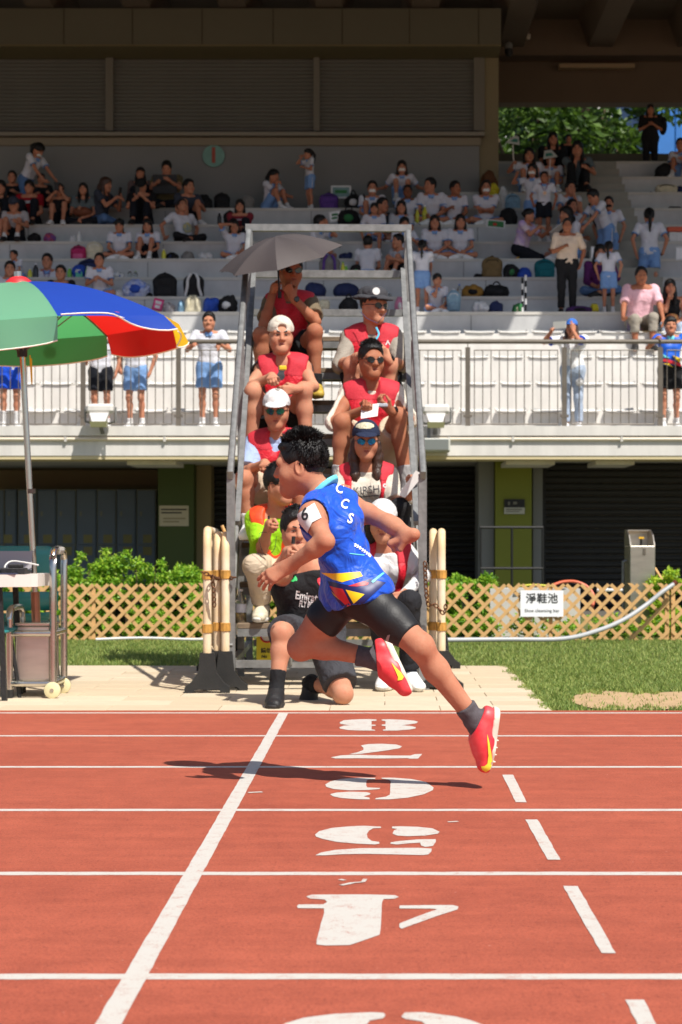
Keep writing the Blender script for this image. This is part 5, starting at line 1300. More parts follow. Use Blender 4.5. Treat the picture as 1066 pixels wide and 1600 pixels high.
# ------------------------------------------------------------------ the runner
RJ = PJ(7.0, dict(hd=(471, 727, 0), nk=(507, 772, .0), sl=(486, 803, -.15), sr=(548, 790, .13), hl=(569, 931, -.065), hr=(545, 925, .075),
     el=(509, 846, -.29), wl=(452, 884, -.20), er=(607, 817, -.01), wr=(641, 837, -.07), kl=(657, 1010, -.16), al=(745, 1129, -.10), kr=(470, 1010, .13), ar=(588, 1029, .11)))
RJ.update(hf=np.array((-1, .22, -.10)), hu=np.array((-.10, 0, 1.)), fl=np.array((-.86, .05, -.50)), nl=np.array((.2, .85, -.45)), fr=np.array((.82, -.2, -.48)), nr=np.array((-.35, .55, -.75)),
     tl=np.array((-.14, .04, -1)), ul=np.array((-1., -.12, .10)), tr=np.array((.42, -.12, -.90)), ur=np.array((-.88, -.05, -.42)))
m_jersey = M('jersey_blue', (16, 82, 204), .5, var=.08, vs=14, bump=.22, bs=38, spec=.35, sheen=.15)
wrinkle(m_jersey, 10, .6); m_jnavy = M('jersey_navy', (18, 28, 92), .45); m_jyel = M('jersey_yellow', (246, 206, 30), .45); m_jred = M('jersey_red', (206, 38, 52), .45); m_jcyan = M('jersey_cyan', (110, 214, 226), .5); m_jwhite = M('jersey_white', (236, 240, 246), .5)
m_tights = M('black_tights', (22, 21, 22), .55, var=.2, vs=20, bump=.1, bs=120); m_tsock = M('grey_sock', (84, 80, 84), .9, bump=.3, bs=200, var=.2, vs=60)
m_spike = M('spike_red', (236, 44, 60), .45, var=.25, vs=20, col2=(240, 86, 88)); m_spsole = M('spike_sole', (232, 226, 208), .4, var=.2, vs=12)
runner, rs_ = person('boy sprinting left in a blue sleeveless jersey, black tights and red spikes', RJ, .885, dict(skin='warm', hair='boy', grow=.55, hs=1.03, tb=.87, shirt=m_jersey, sleeve=0, hem=-.035, jhip=.088, phip=.076, sinf=.011, samp=.011, sh=.0052, sname='jersey', neckz=.03, pants=m_tights, plen={'l': .80, 'r': .60}, pinf=.004, pflare=.001, pamp=.002, ph=.0055, pname='tights', sock=m_tsock, sockh=.085, shoe=m_spike, lacem=M('lace_pink', (246, 140, 140), .6), sole=m_spsole, foh=.0042, curl=(.35, 1.75), spread=.3, bulk=1.02, sinfl=.016, eyes=True, eyeopen=.8, shoetop=.0), res=(.0062, .0032, .0030), seed=3)
rinv = runner.matrix_basis.inverted()
hs_ = strands('hair_tips', rs_, HAIRM['black'], runner, 2600, .032, 5, up=.35, zone=(0, .9))
hs2_ = strands('hair_sides', rs_, HAIRM['black'], runner, 3800, .011, 6, up=-.3, zone=(.7, 2.1)); hs2_.matrix_parent_inverse = runner.matrix_basis.inverted(); hs_.matrix_parent_inverse = rinv
def kid(root, nm): return [c for c in root.children if c.name.split('.')[0] == nm]
jb = bvh_of(kid(runner, 'jersey')); bb = bvh_of(kid(runner, 'body')); tb_ = bvh_of(kid(runner, 'tights')); shb = bvh_of(kid(runner, 'shoe'))
def rst(nm, pf, bvh, m, off=.0025, maxd=7.6): return stamp(nm, pf[0], pf[1], bvh, m, runner, off, rinv, maxd)
for ch, x, y, a in (('C', 530, 764, .55), ('C', 538, 788, .5), ('S', 547, 811, .45)): rst('jersey_letter', text_px(ch, 21, x, y, a * .55, .5, .85), jb, m_jwhite, .003)
ZJ = lambda pts: [(400 + x / 3.553, 660 + y / 3.553) for x, y in pts]
for pts, m, of in (([(345, 790), (640, 690), (730, 880), (560, 1010), (505, 1060), (430, 960), (360, 830)], m_jersey, .0018),
        ([(365, 833), (480, 838), (578, 830), (592, 855), (480, 888), (430, 872)], m_jyel, .003), ([(400, 880), (520, 905), (630, 870), (720, 890), (600, 1000), (505, 1050), (430, 960)], m_jnavy, .0024),
        ([(412, 908), (485, 925), (530, 1010), (505, 1018), (450, 965)], m_jred, .0034), ([(500, 928), (603, 955), (545, 1005)], m_jyel, .0034), ([(512, 908), (600, 884), (626, 893), (620, 905), (560, 912)], m_jred, .0034),
        ([(420, 935), (470, 985), (440, 960)], m_jyel, .0036), ([(640, 885), (712, 828), (720, 834), (650, 893)], m_jcyan, .0036), ([(520, 725), (600, 735), (598, 740), (520, 730)], m_jcyan, .0034), ([(425, 640), (515, 610), (560, 635), (600, 690), (570, 690), (520, 640)], m_jersey, .0015)):
    rst('jersey_print', poly_fill(ZJ(pts), 4), jb, m, of)
for i, (x, y) in enumerate(((550, 683), (562, 690), (575, 698), (588, 708), (600, 716), (612, 727), (624, 735), (630, 742))):
    rst('jersey_letter', poly_fill(ZJ([(x - 6, y - 8), (x + 4, y - 9), (x + 8, y), (x + 3, y + 9), (x - 7, y + 7), (x - 2, y)]), 3), jb, m_jwhite, .0034)
# armband number
rst('arm_bib', poly_fill([(463, 806), (491, 787), (502, 810), (489, 817), (482, 832), (472, 820)], 3), bb, m_paper, .0045); rst('arm_number', text_px('6', 27, 478, 805, -.12, .4, .85), bb, m_ink, .0062)
# shorts emblem, shoe flashes, laces
rst('tights_emblem', poly_fill([(606, 992), (610, 991), (608, 1000), (601, 1005), (597, 1003), (603, 999)], 2), tb_, M('emblem_grey', (150, 140, 140), .5), .003)
m_swoosh = M('flash_yellow', (244, 226, 70), .4)
Zs = lambda pts: [(696.5 + x / 9.69, 1090 + y / 9.69) for x, y in pts]
rst('shoe_flash', poly_fill(Zs([(625, 550), (660, 680), (690, 860), (700, 980), (670, 1080), (610, 1120), (560, 1090), (540, 1040), (590, 1035), (630, 1000), (645, 880), (635, 700)]), 2.5), shb, m_swoosh, .003)
Zs2 = lambda pts: [(540 + x / 7.614, 1000 + y / 7.614) for x, y in pts]
rst('shoe_flash', poly_fill(Zs2([(545, 270), (600, 330), (660, 390), (690, 440), (670, 475), (620, 480), (625, 440), (600, 380)]), 2.5), shb, m_swoosh, .003)
# spikes under the nearer shoe
A_, B_ = rs_.footf('l'); c_ = .885
for y in (.06, .09, .12, .15):
    for x in (-.02, .02):
        p = A_ + (B_[0] * x + B_[1] * y - B_[2] * .088) * c_; o = MB().lathe([(.0045, 0), (.0012, .009)], p, 6, tuple(-B_[2])).build('spike', m_spsole, runner); o.matrix_parent_inverse = rinv
# jersey collar
cb = clothe(runner, rs_, 'collar', [('u', RC(rs_.nk - rs_.up * .035, rs_.nk + rs_.up * .045 - rs_.fr * .008, .078, .060, .01)), ('i', PL(rs_.nk + rs_.up * .028, rs_.up + rs_.fr * .45, .002)), ('i', PL(rs_.nk + rs_.up * .002, -rs_.up - rs_.fr * .55, .002))], m_jcyan, .005, 0); cb.matrix_parent_inverse = rinv
# ------------------------------------------------------------------ umpires on the stairs
m_vred = M('vest_red', (214, 22, 44), .6, var=.18, vs=30, bump=.35, bs=90, col2=(188, 14, 36)); wrinkle(m_vred, 9, .5); m_vmesh = M('vest_mesh', (206, 48, 62), .75, var=.22, vs=140, bump=.3, bs=160, col2=(176, 26, 44)); m_vor = M('vest_orange', (240, 84, 30), .6, var=.15, vs=30, bump=.3, bs=90, col2=(226, 60, 24))
c_khaki = cloth('cloth_khaki', (112, 98, 78)); c_black = cloth('cloth_black', (30, 30, 32)); c_dgrey = cloth('cloth_charcoal', (62, 62, 66)); c_pblue = cloth('cloth_pale_blue', (156, 174, 208)); c_lime = cloth('cloth_lime', (150, 206, 32)); c_beige = cloth('cloth_beige', (196, 178, 154))
c_grey = cloth('cloth_stone_grey', (150, 142, 130)); c_white = cloth('cloth_white', (208, 207, 206), var=.03); c_cream = cloth('cloth_cream', (206, 197, 182)); c_navy = cloth('cloth_navy', (34, 42, 66)); c_gsock = cloth('sock_grey', (150, 148, 148)); c_leg = cloth('legging_black', (36, 36, 40), bump=.1)
s_white = M('shoe_white', (232, 232, 232), .5, var=.1, vs=20); s_beige = M('shoe_beige', (206, 196, 172), .7, var=.3, vs=25); s_black = M('shoe_black', (30, 29, 30), .6, var=.4, vs=30, bump=.4, bs=60); l_grey = M('lace_grey', (120, 118, 116), .7); s_sole = M('sole_pale', (222, 220, 212), .6); s_dsole = M('sole_dark', (40, 38, 38), .7); s_ochre = M('shoe_ochre', (190, 160, 60), .6, var=.4, vs=25)
g_dark = M('lens_dark', (20, 20, 22), .06, spec=.8); g_clear = M('lens_clear', (210, 214, 214), .05, transm=.95); g_green = M('lens_mirror_green', (50, 160, 90), .06, metal=.9, var=.5, vs=30, col2=(30, 60, 120)); g_blue = M('lens_mirror_blue', (40, 160, 210), .06, metal=.9, var=.4, vs=30, col2=(30, 90, 170))
RES = (.0085, .0042, .0042)
def TP(label, Y, J, look, hf, hu=(0, 0, 1), seed=1, sc=1., **vec):
    j = PJ(Y, J); j.update(hf=np.array(hf, float), hu=np.array(hu, float), **{k: np.array(v, float) for k, v in vec.items()})
    j.setdefault('tl', np.array((.12, -1, 0.))); j.setdefault('tr', np.array((-.12, -1, 0.)))
    r, s = person(label, j, sc, look, RES, 'umpires on the stairs', seed=seed)
    if look.get('locks', 500):
        if look.get('hair') in ('short', 'crop', 'boy') and not look.get('hat'):
            o = strands('hair_tips', s, HAIRM['black'], r, 900, .026, seed, up=.5, zone=(0, 1.0)); o.matrix_parent_inverse = r.matrix_basis.inverted()
    return r, s
def hold(root, o): o.matrix_parent_inverse = root.matrix_basis.inverted(); return o
def watch(root, s, sd, m=None):
    W, E = Vector(getattr(s, 'w' + sd)), Vector(getattr(s, 'e' + sd)); d = (E - W).normalized(); p = W + d * .022
    o = MB().lathe([(.030, -.012), (.0335, -.010), (.0335, .010), (.030, .012)], p, 14, d).build('watch_strap', m or s_black, root, True); hold(root, o)
    n = Vector((0, -1, .3)); n = (n - d * n.dot(d)).normalized(); o = MB().lathe([(.019, 0), (.019, .009), (.015, .011)], p + n * .030, 14, n).build('watch_face', M('watch_dark', (24, 24, 28), .15), root); hold(root, o)
# T1 top, under the grey umbrella
t1, k1 = TP('umpire in a red vest under the grey umbrella on the top step', 13.55, dict(hd=(454, 424, -.12), nk=(452, 464, -.08), sr=(425, 474, -.06), sl=(482, 472, -.06), er=(412, 508, -.26), wr=(429, 449, -.24), el=(494, 503, -.30), wl=(458, 465, -.36), hr=(433, 557), hl=(471, 557), kr=(408, 523, -.38), kl=(492, 518, -.38), ar=(406, 606, -.36), al=(494, 606, -.36)),
    dict(skin='tan', shirt=c_khaki, sleeve=.72, vest=m_vred, yoke=m_vmesh, pants=c_black, plen=.62, shoe=s_ochre, sock=c_black, glasses=g_dark, rim=M('frame_brown', (60, 40, 30), .3), curl=(1.2, 1.3), eyes=False), (.30, -1, -.06), seed=11, fr=(.12, -.05, 1), fl=(-.45, .0, .85), nr=(.9, -.2, .0), nl=(.3, .9, .2))
watch(t1, k1, 'l')
# T2 backwards cap
t2, k2 = TP('umpire in a backwards cream cap and red vest, second from the top on the left', 13.07, dict(hd=(439, 525, -.14), nk=(441, 564, -.10), sr=(415, 575, -.08), sl=(472, 573, -.08), er=(386, 608, -.28), wr=(425, 588, -.44), el=(490, 604, -.24), wl=(464, 608, -.46), hr=(419, 659), hl=(458, 659), kr=(396, 612, -.38), kl=(475, 610, -.38), ar=(392, 710, -.36), al=(480, 710, -.36)),
    dict(skin='fair', shirt=c_dgrey, sleeve=0, vest=m_vred, yoke=m_vmesh, pants=c_black, plen=.55, shoe=s_black, sock=c_black, hat=('capback', c_cream), curl=(.7, 1.1), bulk=1.12, belly=.02, eyeopen=.75), (.14, -1, -.04), seed=12, fr=(.75, -.35, .55), fl=(-.9, -.3, -.15))
hold(t2, MB().bevbox(tuple(P(436, 578, 12.52)), tuple(P(436, 578, 12.52) + Vector((.05, .03, .03))), .006).build('yellow_stopwatch', M('stopwatch_yellow', (220, 190, 40), .4), t2))
# T3 pale blue polo, white cap, mirrored glasses
t3, k3 = TP('umpire in a white cap, green mirrored sunglasses and a pale blue polo', 12.57, dict(hd=(432, 641, -.14), nk=(432, 682, -.08), sr=(399, 694, -.06), sl=(463, 692, -.06), er=(386, 737, -.24), wr=(414, 724, -.42), el=(478, 740, -.22), wl=(450, 748, -.44), hr=(410, 768), hl=(450, 768), kr=(381, 748, -.38), kl=(470, 750, -.38), ar=(390, 825, -.36), al=(468, 825, -.36)),
    dict(skin='warm', shirt=c_pblue, sleeve=.9, collar=c_pblue, vest=m_vred, yoke=m_vmesh, pants=c_beige, plen=.75, shoe=s_white, sock=c_white, hat=('cap', c_white), glasses=g_green, eyes=False, curl=(.9, 1.1), bulk=1.05), (-.02, -1, -.16), seed=13, fr=(.85, -.3, .35), fl=(-.8, -.2, .1), nr=(.2, .2, -.9))
# T4 lime shirt, orange vest
t4, k4 = TP('umpire with glasses in a lime shirt and orange vest on the lowest left step', 12.07, dict(hd=(437, 757, -.14), nk=(432, 800, -.08), sr=(401, 811, -.06), sl=(458, 809, -.06), er=(410, 858, -.22), wr=(421, 819, -.40), el=(480, 853, -.2), wl=(462, 884, -.38), hr=(413, 887), hl=(452, 887), kr=(398, 884, -.38), kl=(452, 882, -.38), ar=(411, 949, -.20), al=(446, 949, -.22)),
    dict(skin='warm', shirt=c_lime, sleeve=.85, vest=m_vor, pants=c_beige, plen=1.85, shoe=s_beige, sole=s_sole, sock=c_grey, hair='crop', glasses=g_clear, curl=(1.5, 1.), eyeopen=.8, vgap=(.085, .07)), (.72, -.70, -.08), seed=14, fr=(.15, -.1, 1), nr=(.6, .5, 0))
hold(t4, MB().tube([P(420, 806, 11.66), P(421, 832, 11.66)], .008, 6).build('stopwatch', s_black, t4)); hold(t4, MB().tube(crv([P(420, 832, 11.66), P(405, 835, 11.6), P(412, 865, 11.6), P(428, 860, 11.62), P(432, 838, 11.66)]), .0018, 4).build('cord', s_black, t4))
# T5 bucket hat
t5, k5 = TP('umpire in a grey bucket hat and round dark glasses', 13.32, dict(hd=(583, 478, -.12), nk=(582, 516, -.06), sr=(548, 529, -.05), sl=(614, 527, -.05), er=(532, 571, -.22), wr=(556, 558, -.44), el=(627, 570, -.22), wl=(606, 563, -.44), hr=(563, 607), hl=(602, 607), kr=(549, 572, -.38), kl=(609, 572, -.38), ar=(550, 657, -.36), al=(608, 657, -.36)),
    dict(skin='fair', shirt=c_grey, sleeve=1.15, vest=m_vred, yoke=m_vmesh, pants=c_black, plen=.7, shoe=s_black, sock=c_black, hat=('bucket', c_dgrey), glasses=g_dark, eyes=False, curl=(1.1, 1.1), bulk=1.06), (.66, -.75, -.10), seed=15, fr=(.5, -.3, .5), fl=(-.4, -.3, .6))
watch(t5, k5, 'l')
for a in ((563, 487), (590, 505)), ((590, 505), (604, 489)): hold(t5, MB().tube([P(a[0][0], a[0][1], 13.1), P((a[0][0] + a[1][0]) / 2 - 2, (a[0][1] + a[1][1]) / 2 + 2, 13.06), P(a[1][0], a[1][1], 13.08)], .0022, 5).build('chin_strap', M('strap_blue', (50, 66, 110), .6), t5))
hold(t5, MB().lathe([(.026, 0), (.026, .004)], P(588, 455, 13.035), 16, (.1, -1, .15)).build('hat_badge', M('badge_grey', (206, 206, 204), .6), t5)); hold(t5, MB().tube(crv([P(588, 512, 13.08), P(592, 522, 13.05), P(588, 530, 13.03)]), .007, 6).build('whistle_cord', M('cord_cyan', (90, 190, 220), .5), t5))
# T6 white tee
t6, k6 = TP('short haired umpire in dark glasses and cream tee holding a score card', 12.82, dict(hd=(580, 563, -.12), nk=(582, 603, -.06), sr=(547, 615, -.05), sl=(615, 614, -.05), er=(522, 660, -.24), wr=(574, 638, -.46), el=(640, 656, -.22), wl=(610, 641, -.46), hr=(562, 712), hl=(603, 712), kr=(534, 660, -.37), kl=(622, 650, -.38), ar=(527, 767, -.36), al=(636, 767, -.36)),
    dict(skin='tan', shirt=c_cream, sleeve=1.02, vest=m_vred, yoke=m_vmesh, pants=c_beige, plen=.72, shoe=s_white, sole=s_sole, sock=c_gsock, sockh=.17, hair='crop', grow=.62, glasses=g_dark, eyes=False, curl=(1.0, 1.1), bulk=1.1), (.34, -1, -.06), seed=16, fr=(.9, -.2, .4), fl=(-.7, -.3, .5), nr=(.1, .1, 1), nl=(-.1, .2, 1))
watch(t6, k6, 'l')
hold(t6, MB().prism([P(565, 633, 12.30), P(592, 631, 12.30), P(590, 650, 12.24), P(564, 654, 12.24)], (0, .002, .002)).build('score_card', m_paper, t6)); hold(t6, MB().bevbox(tuple(P(588, 636, 12.30)), tuple(P(588, 636, 12.30) + Vector((.075, .02, .025))), .006).build('stopwatch', M('stopwatch_silver', (170, 176, 184), .3), t6))
# T7 woman with cap
t7, k7 = TP('long haired umpire in navy cap, blue mirrored glasses and a lettered cream tee', 12.32, dict(hd=(572, 689, -.12), nk=(572, 730, -.06), sr=(540, 742, -.05), sl=(606, 741, -.05), er=(522, 792, -.18), wr=(534, 764, -.38), el=(618, 790, -.18), wl=(641, 772, -.40), hr=(553, 826), hl=(592, 826), kr=(553, 800, -.38), kl=(624, 796, -.38), ar=(560, 888, -.36), al=(632, 888, -.36)),
    dict(skin='warm', shirt=c_cream, sleeve=.85, vest=m_vred, yoke=m_vmesh, vgap=(.10, .10), pants=c_black, plen=1.8, shoe=s_black, sock=c_black, hair='long', hairm='brown', hat=('cap', c_navy), glasses=g_blue, eyes=False, bust=.03, bulk=.93, curl=(1.0, 1.5)), (.04, -1, -.10), seed=17, fr=(.35, -.2, .9), fl=(.25, -.15, .9), nl=(-.5, .2, .3))
hold(t7, MB().prism([P(622, 773, 11.86), P(633, 778, 11.86), P(662, 742, 11.84), P(650, 735, 11.84)], (0, .002, 0)).build('score_sheet', m_paper, t7)); hold(t7, MB().bevbox(tuple(P(654, 750, 11.85)), tuple(P(654, 750, 11.85) + Vector((.05, .025, .03))), .006).build('stopwatch', s_black, t7))
# T8 woman in white cap, white arm sleeves
t8, k8 = TP('umpire in a white cap, white tee and long white arm sleeves, lowest on the right', 11.82, dict(hd=(598, 815, -.14), nk=(602, 855, -.08), sr=(573, 867, -.06), sl=(632, 865, -.06), er=(558, 915, -.2), wr=(590, 935, -.38), el=(664, 900, -.18), wl=(630, 930, -.36), hr=(583, 950), hl=(624, 950), kr=(588, 938, -.38), kl=(640, 940, -.40), ar=(606, 1054, -.28), al=(640, 1055, -.30)),
    dict(skin='fair', shirt=c_white, sleeve=.8, vest=m_vred, yoke=m_vmesh, vgap=(.08, .09), pants=c_leg, plen=1.9, shoe=s_white, sole=s_sole, sock=c_navy, hair='bob', hat=('cap', c_white), bulk=.95, bust=.02, curl=(.8, .8)), (-.08, -1, -.2), seed=18, fl=(-.6, -.3, -.5), tl=(.35, -1, 0), tr=(-.25, -1, 0))
for sd in 'lr':
    o = clothe(t8, k8, 'arm_sleeve', [('u', p) for p in k8.arm(sd, .006)] + [('i', PL(getattr(k8, 'w' + sd), getattr(k8, 'w' + sd) - getattr(k8, 'e' + sd)))], c_white, .007, .003, 60, 4); hold(t8, o)
o = clothe(t8, k8, 'skirt', leg_ops(k8, 'l', .45, .02, .05) + [('u', p) for p in k8.torso(.02)[:2]] + [('g', leg_ops(k8, 'r', .45, .02, .05), .06), ('i', PL(k8.lerp(.1), k8.up))], c_white, .009, .006, 25, 3); hold(t8, o)
# T9 kneeling in front
t9, k9 = TP('man in a black sponsored football jersey kneeling on one knee before the stairs', 10.75, dict(hd=(463, 830, -.20), nk=(474, 880, -.10), sr=(446, 897, -.10), sl=(508, 894, -.08), er=(430, 900, -.37), wr=(450, 862, -.46), el=(524, 952, -.16), wl=(502, 995, -.28), hr=(470, 990, -.0), hl=(506, 988, .0), kr=(440, 988, -.30), kl=(536, 1083, -.30), ar=(432, 1081, -.36), al=(486, 1068, .06)),
    dict(skin='fair', shirt=c_black, sname='jersey', sleeve=0, hem=-.22, pants=c_dgrey, plen=.86, pflare=.02, shoe=s_black, lacem=l_grey, sock=c_black, sockh=.12, sole=s_dsole, hair='short', bulk=1.08, curl=(1.3, .8), eyeopen=.7), (.22, -1, -.02), seed=19, fr=(.3, -.05, 1), nr=(.8, .5, 0), tl=(-.15, -.45, -.9), ul=(0, -.9, .45), tr=(-.05, -1, 0))
hold(t9, MB().tube([P(459, 838, 10.27), P(458, 850, 10.27)], .010, 8).build('stopwatch', s_black, t9)); 
o = MB().lathe([(.030, -.012), (.036, -.01), (.036, .012), (.030, .014)], (Vector(k9.ar) + (Vector(k9.kr) - Vector(k9.ar)).normalized() * .10), 14, tuple(nrm(k9.kr - k9.ar))).build('sock_band', c_white, t9); hold(t9, o)
# writing on the clothes
def tst(root, targets, nm, pf, m, off=.003, maxd=16): return stamp(nm, pf[0], pf[1], bvh_of([c for c in root.children if c.name.split('.')[0] in targets]), m, root, off, root.matrix_basis.inverted(), maxd)
tst(t7, ('shirt',), 'shirt_letters', text_px('KIRSH', 16.5, 573, 766, -.10, -.1, .95), M('letter_grey', (70, 70, 74), .6))
tst(t7, ('shirt',), 'shirt_letters', poly_fill([(557, 776), (592, 773), (592, 774.2), (557, 777.2)], 4), MATS['letter_grey'])
for root, x, y, a, sz in ((t7, 603, 758, .05, 13), (t8, 614, 901, -.05, 13)): tst(root, ('vest',), 'vest_letters', text_px('cs', sz, x, y, a, .4, .9), c_white)
tst(t5, ('vest',), 'vest_emblem', poly_fill([(602, 539), (606, 531), (610, 539), (608, 539), (606, 535), (604, 539)], 2), c_white)
tst(t9, ('jersey',), 'jersey_letters', text_px('Emirates', 18, 484.5, 933, .14, .35, .74), c_white, .003); tst(t9, ('jersey',), 'jersey_letters', text_px('FLY BETTER', 11.5, 486, 945.5, .12, .35, .62, 1.2), c_white, .003)
tst(t9, ('jersey',), 'jersey_crest', poly_fill(smoothpoly([(498, 903), (508, 903), (512, 908), (510, 916), (504, 921), (499, 914), (496, 908)], 3), 2.5), M('crest_red', (214, 52, 66), .5), .003); tst(t9, ('jersey',), 'jersey_crest', poly_fill([(500, 910), (509, 912), (509, 914), (500, 912.5)], 2), c_white, .004)
m_gr3 = M('emblem_green', (40, 184, 96), .5)
for c in ((457, 902.5, .3, 2.2, 4.6), (461.5, 903.5, -.5, 2.4, 5.2), (459, 907, 1.2, 1.8, 4.)):
    tst(t9, ('jersey',), 'jersey_emblem', poly_fill([(c[0] + c[3] * cos(a) * cos(c[2]) - c[4] * sin(a) * sin(c[2]), c[1] + c[3] * cos(a) * sin(c[2]) + c[4] * sin(a) * cos(c[2])) for a in [2 * pi * k / 12 for k in range(12)]], 2.5), m_gr3, .003)
tst(t7, ('cap',), 'cap_patch', poly_fill([(556.5, 668), (557, 664.5), (561, 661.8), (568, 660.3), (574, 660.3), (580, 661.6), (584, 664), (584.5, 667.5), (579.5, 666.6), (578.5, 670), (562, 670), (562.5, 667)], 2), M('letter_cream', (206, 200, 170), .7, var=.5, vs=120, bump=.4, bs=200))
tst(t3, ('cap',), 'cap_emblem', poly_fill([(430, 606), (436, 603), (440, 607), (436, 611), (431, 610)], 2), c_grey)

# ------------------------------------------------------------------ grey umbrella over the top umpire
ug = thing('hand_umbrella', 'grey brown folding umbrella held over the umpire on the top step', 'umbrella', P(437, 452, 13.2))
m_umb = M('umbrella_grey', (70, 62, 60), .6, var=.06, vs=6, bump=.08, bs=60, trans=.05); m_ud = M('umbrella_shaft', (36, 36, 38), .35, metal=.6)
def canopy(n, Rr, rise, droop, sag, m, parent, axis_rot, offset, colours=None, vh=0, wave=None, names=('panel',), steps=7):
    pts = []
    for i in range(n):
        a0, a1 = 2 * pi * i / n, 2 * pi * (i + 1) / n; mb = MB(); nu = 6
        for u in range(steps + 1):
            t = u / steps
            for v in range(nu + 1):
                w = v / nu; a = a0 + (a1 - a0) * w; chord = cos((a1 - a0) / 2) / cos((w - .5) * (a1 - a0)); r = Rr * t * (1 - (1 - chord) * t) * (1 - sag * sin(pi * w) * t * .5); z = rise * (1 - t ** 1.9) - sag * .25 * Rr * sin(pi * w) * t * (1 - t) * 2
                mb.v.append(tuple(offset + axis_rot @ Vector((r * cos(a), r * sin(a), z))))
        for u in range(steps):
            for v in range(nu):
                b = u * (nu + 1) + v; mb.f.append((b, b + 1, b + nu + 2, b + nu + 1))
        mm = colours[i] if colours else m
        o = mb.build(names[0], mm, parent, True)
    return pts
axr = Matrix.Rotation(R(19), 3, 'X') @ Matrix.Rotation(R(-12), 3, 'Y')
top = P(431, 370, 13.2); off = top - P(437, 452, 13.2) - axr @ Vector((0, 0, .155))
canopy(8, .445, .155, 0, .16, m_umb, ug, axr, off)
for i in range(8):
    a = 2 * pi * i / 8; MB().tube([off + axr @ Vector((.428 * t * cos(a), .428 * t * sin(a), .155 * (1 - t ** 1.9) - .012)) for t in (0, .33, .66, 1)], .003, 5).build('rib', m_ud, ug)
MB().tube([(0, 0, -.05), off + axr @ Vector((0, 0, .14))], .006, 8).build('shaft', m_ud, ug); MB().tube([(0, 0, -.06), tuple(Vector((0, 0, -.05)).lerp(off, .12))], .014, 8).build('handle', s_black, ug)
# ------------------------------------------------------------------ left: beach umbrella in a steel trolley, table and chairs
tr = thing('steel_trolley', 'stainless steel trolley with yellow wheels weighting the umbrella pole', 'trolley')
Ya, Yb2 = 10.92, 11.30; xl, xr = XX(15, Ya), XX(83, Ya); r = .021
def arch(x, zt, nm): MB().tube(crv([(x, Ya, .05), (x, Ya, zt - .10), (x, Ya, zt - .05), (x, Ya + .05, zt), (x, Yb2 - .05, zt), (x, Yb2, zt - .05), (x, Yb2, zt - .10), (x, Yb2, .05)], 3), r, 10).build(nm, m_steel, tr, True)
arch(xl, .515, 'short_frame'); arch(xr, .855, 'tall_frame')
MB().tube([(xr, Ya + .12, .8552), (xr, Yb2 - .12, .8552)], r + .004, 10).build('grip', M('grip_grey', (170, 166, 160), .6), tr)
for z in (.375, .085):
    MB().tube([(xl, Ya, z), (xr, Ya, z)], r * .9, 10).build('rail', m_steel, tr, True); MB().tube([(xl, Yb2, z), (xr, Yb2, z)], r * .9, 10).build('rail', m_steel, tr, True); MB().tube([(xr, Ya, z), (xr, Yb2, z)], r * .9, 10).build('rail', m_steel, tr, True); MB().tube([(xl, Ya, z), (xl, Yb2, z)], r * .9, 10).build('rail', m_steel, tr, True)
MB().bevbox((xl + .03, Ya + .03, .10), (xr - .025, Yb2 - .03, .415), .006).build('ballast_box', M('brushed_plain', (206, 198, 190), .33, metal=1, var=.12, vs=3, stretch=(1, 1, 5)), tr)
MB().bevbox((xl + .024, Ya + .024, .416), (xr - .019, Yb2 - .024, .435), .004).build('box_lid', m_steel, tr)
m_wh = M('wheel_yellow', (216, 204, 160), .5, var=.12, vs=20)
for y in (Ya - .03, Yb2 - .05):
    w = MB().lathe([(.030, 0), (.046, .006), (.048, .014), (.048, .026), (.046, .034), (.030, .04)], (xr, y + .03, .048), 20, (0, -1, 0)).build('wheel', m_wh, tr, True); MB().lathe([(.012, 0), (.012, .046)], (xr, y + .032, .048), 12, (0, -1, 0)).build('hub', m_steel, w)
MB().tube([(xr, Ya, .048), (xr, Yb2, .048)], .008, 6).build('axle', m_rail, tr)
for y in (Ya, Yb2): MB().lathe([(.024, 0), (.026, .05)], (xl, y, 0), 10).build('rubber_foot', m_black, tr)
ub = thing('beach_umbrella', 'big green blue red and yellow beach umbrella leaning left over the timing table', 'umbrella', P(57, 974, 11.1))
base = P(57, 974, 11.1); apex = P(29, 441, 11.1); ax = (apex - base).normalized()
MB().tube([(0, 0, -.02), tuple(P(55, 925, 11.1) - base)], .026, 10).build('lower_sleeve', M('pole_sleeve', (176, 120, 96), .35, metal=.8, var=.2, vs=8), ub)
MB().tube([tuple(P(55, 926, 11.1) - base), tuple(apex - base - ax * .02)], .0185, 10).build('pole', m_steel, ub, True)
MB().tube([tuple(P(49, 771, 11.1) - base), tuple(P(48.7, 764, 11.1) - base)], .025, 10).build('pole_clamp', m_rail, ub)
q = Vector((0, 0, 1)).rotation_difference(Vector((ax.x - .02, ax.y - .05, ax.z)).normalized()).to_matrix()
ug_, ubl, uy, ur_, umint = [M('canopy_' + n, c, .6, bump=.05, bs=50, trans=.55) for n, c in (('green', (98, 196, 116)), ('blue', (36, 80, 200)), ('yellow', (250, 206, 40)), ('red', (228, 34, 28)), ('mint', (128, 196, 160)))]
m_trim = M('trim_white', (240, 230, 214), .6)
N = 8; Rc, rise = .955, .285; off = apex - base - q @ Vector((0, 0, rise)); A0 = R(-68)
cols = {0: ubl, 1: uy, 2: ur_, 3: ug_, 4: ubl, 5: uy, 6: ur_, 7: umint}
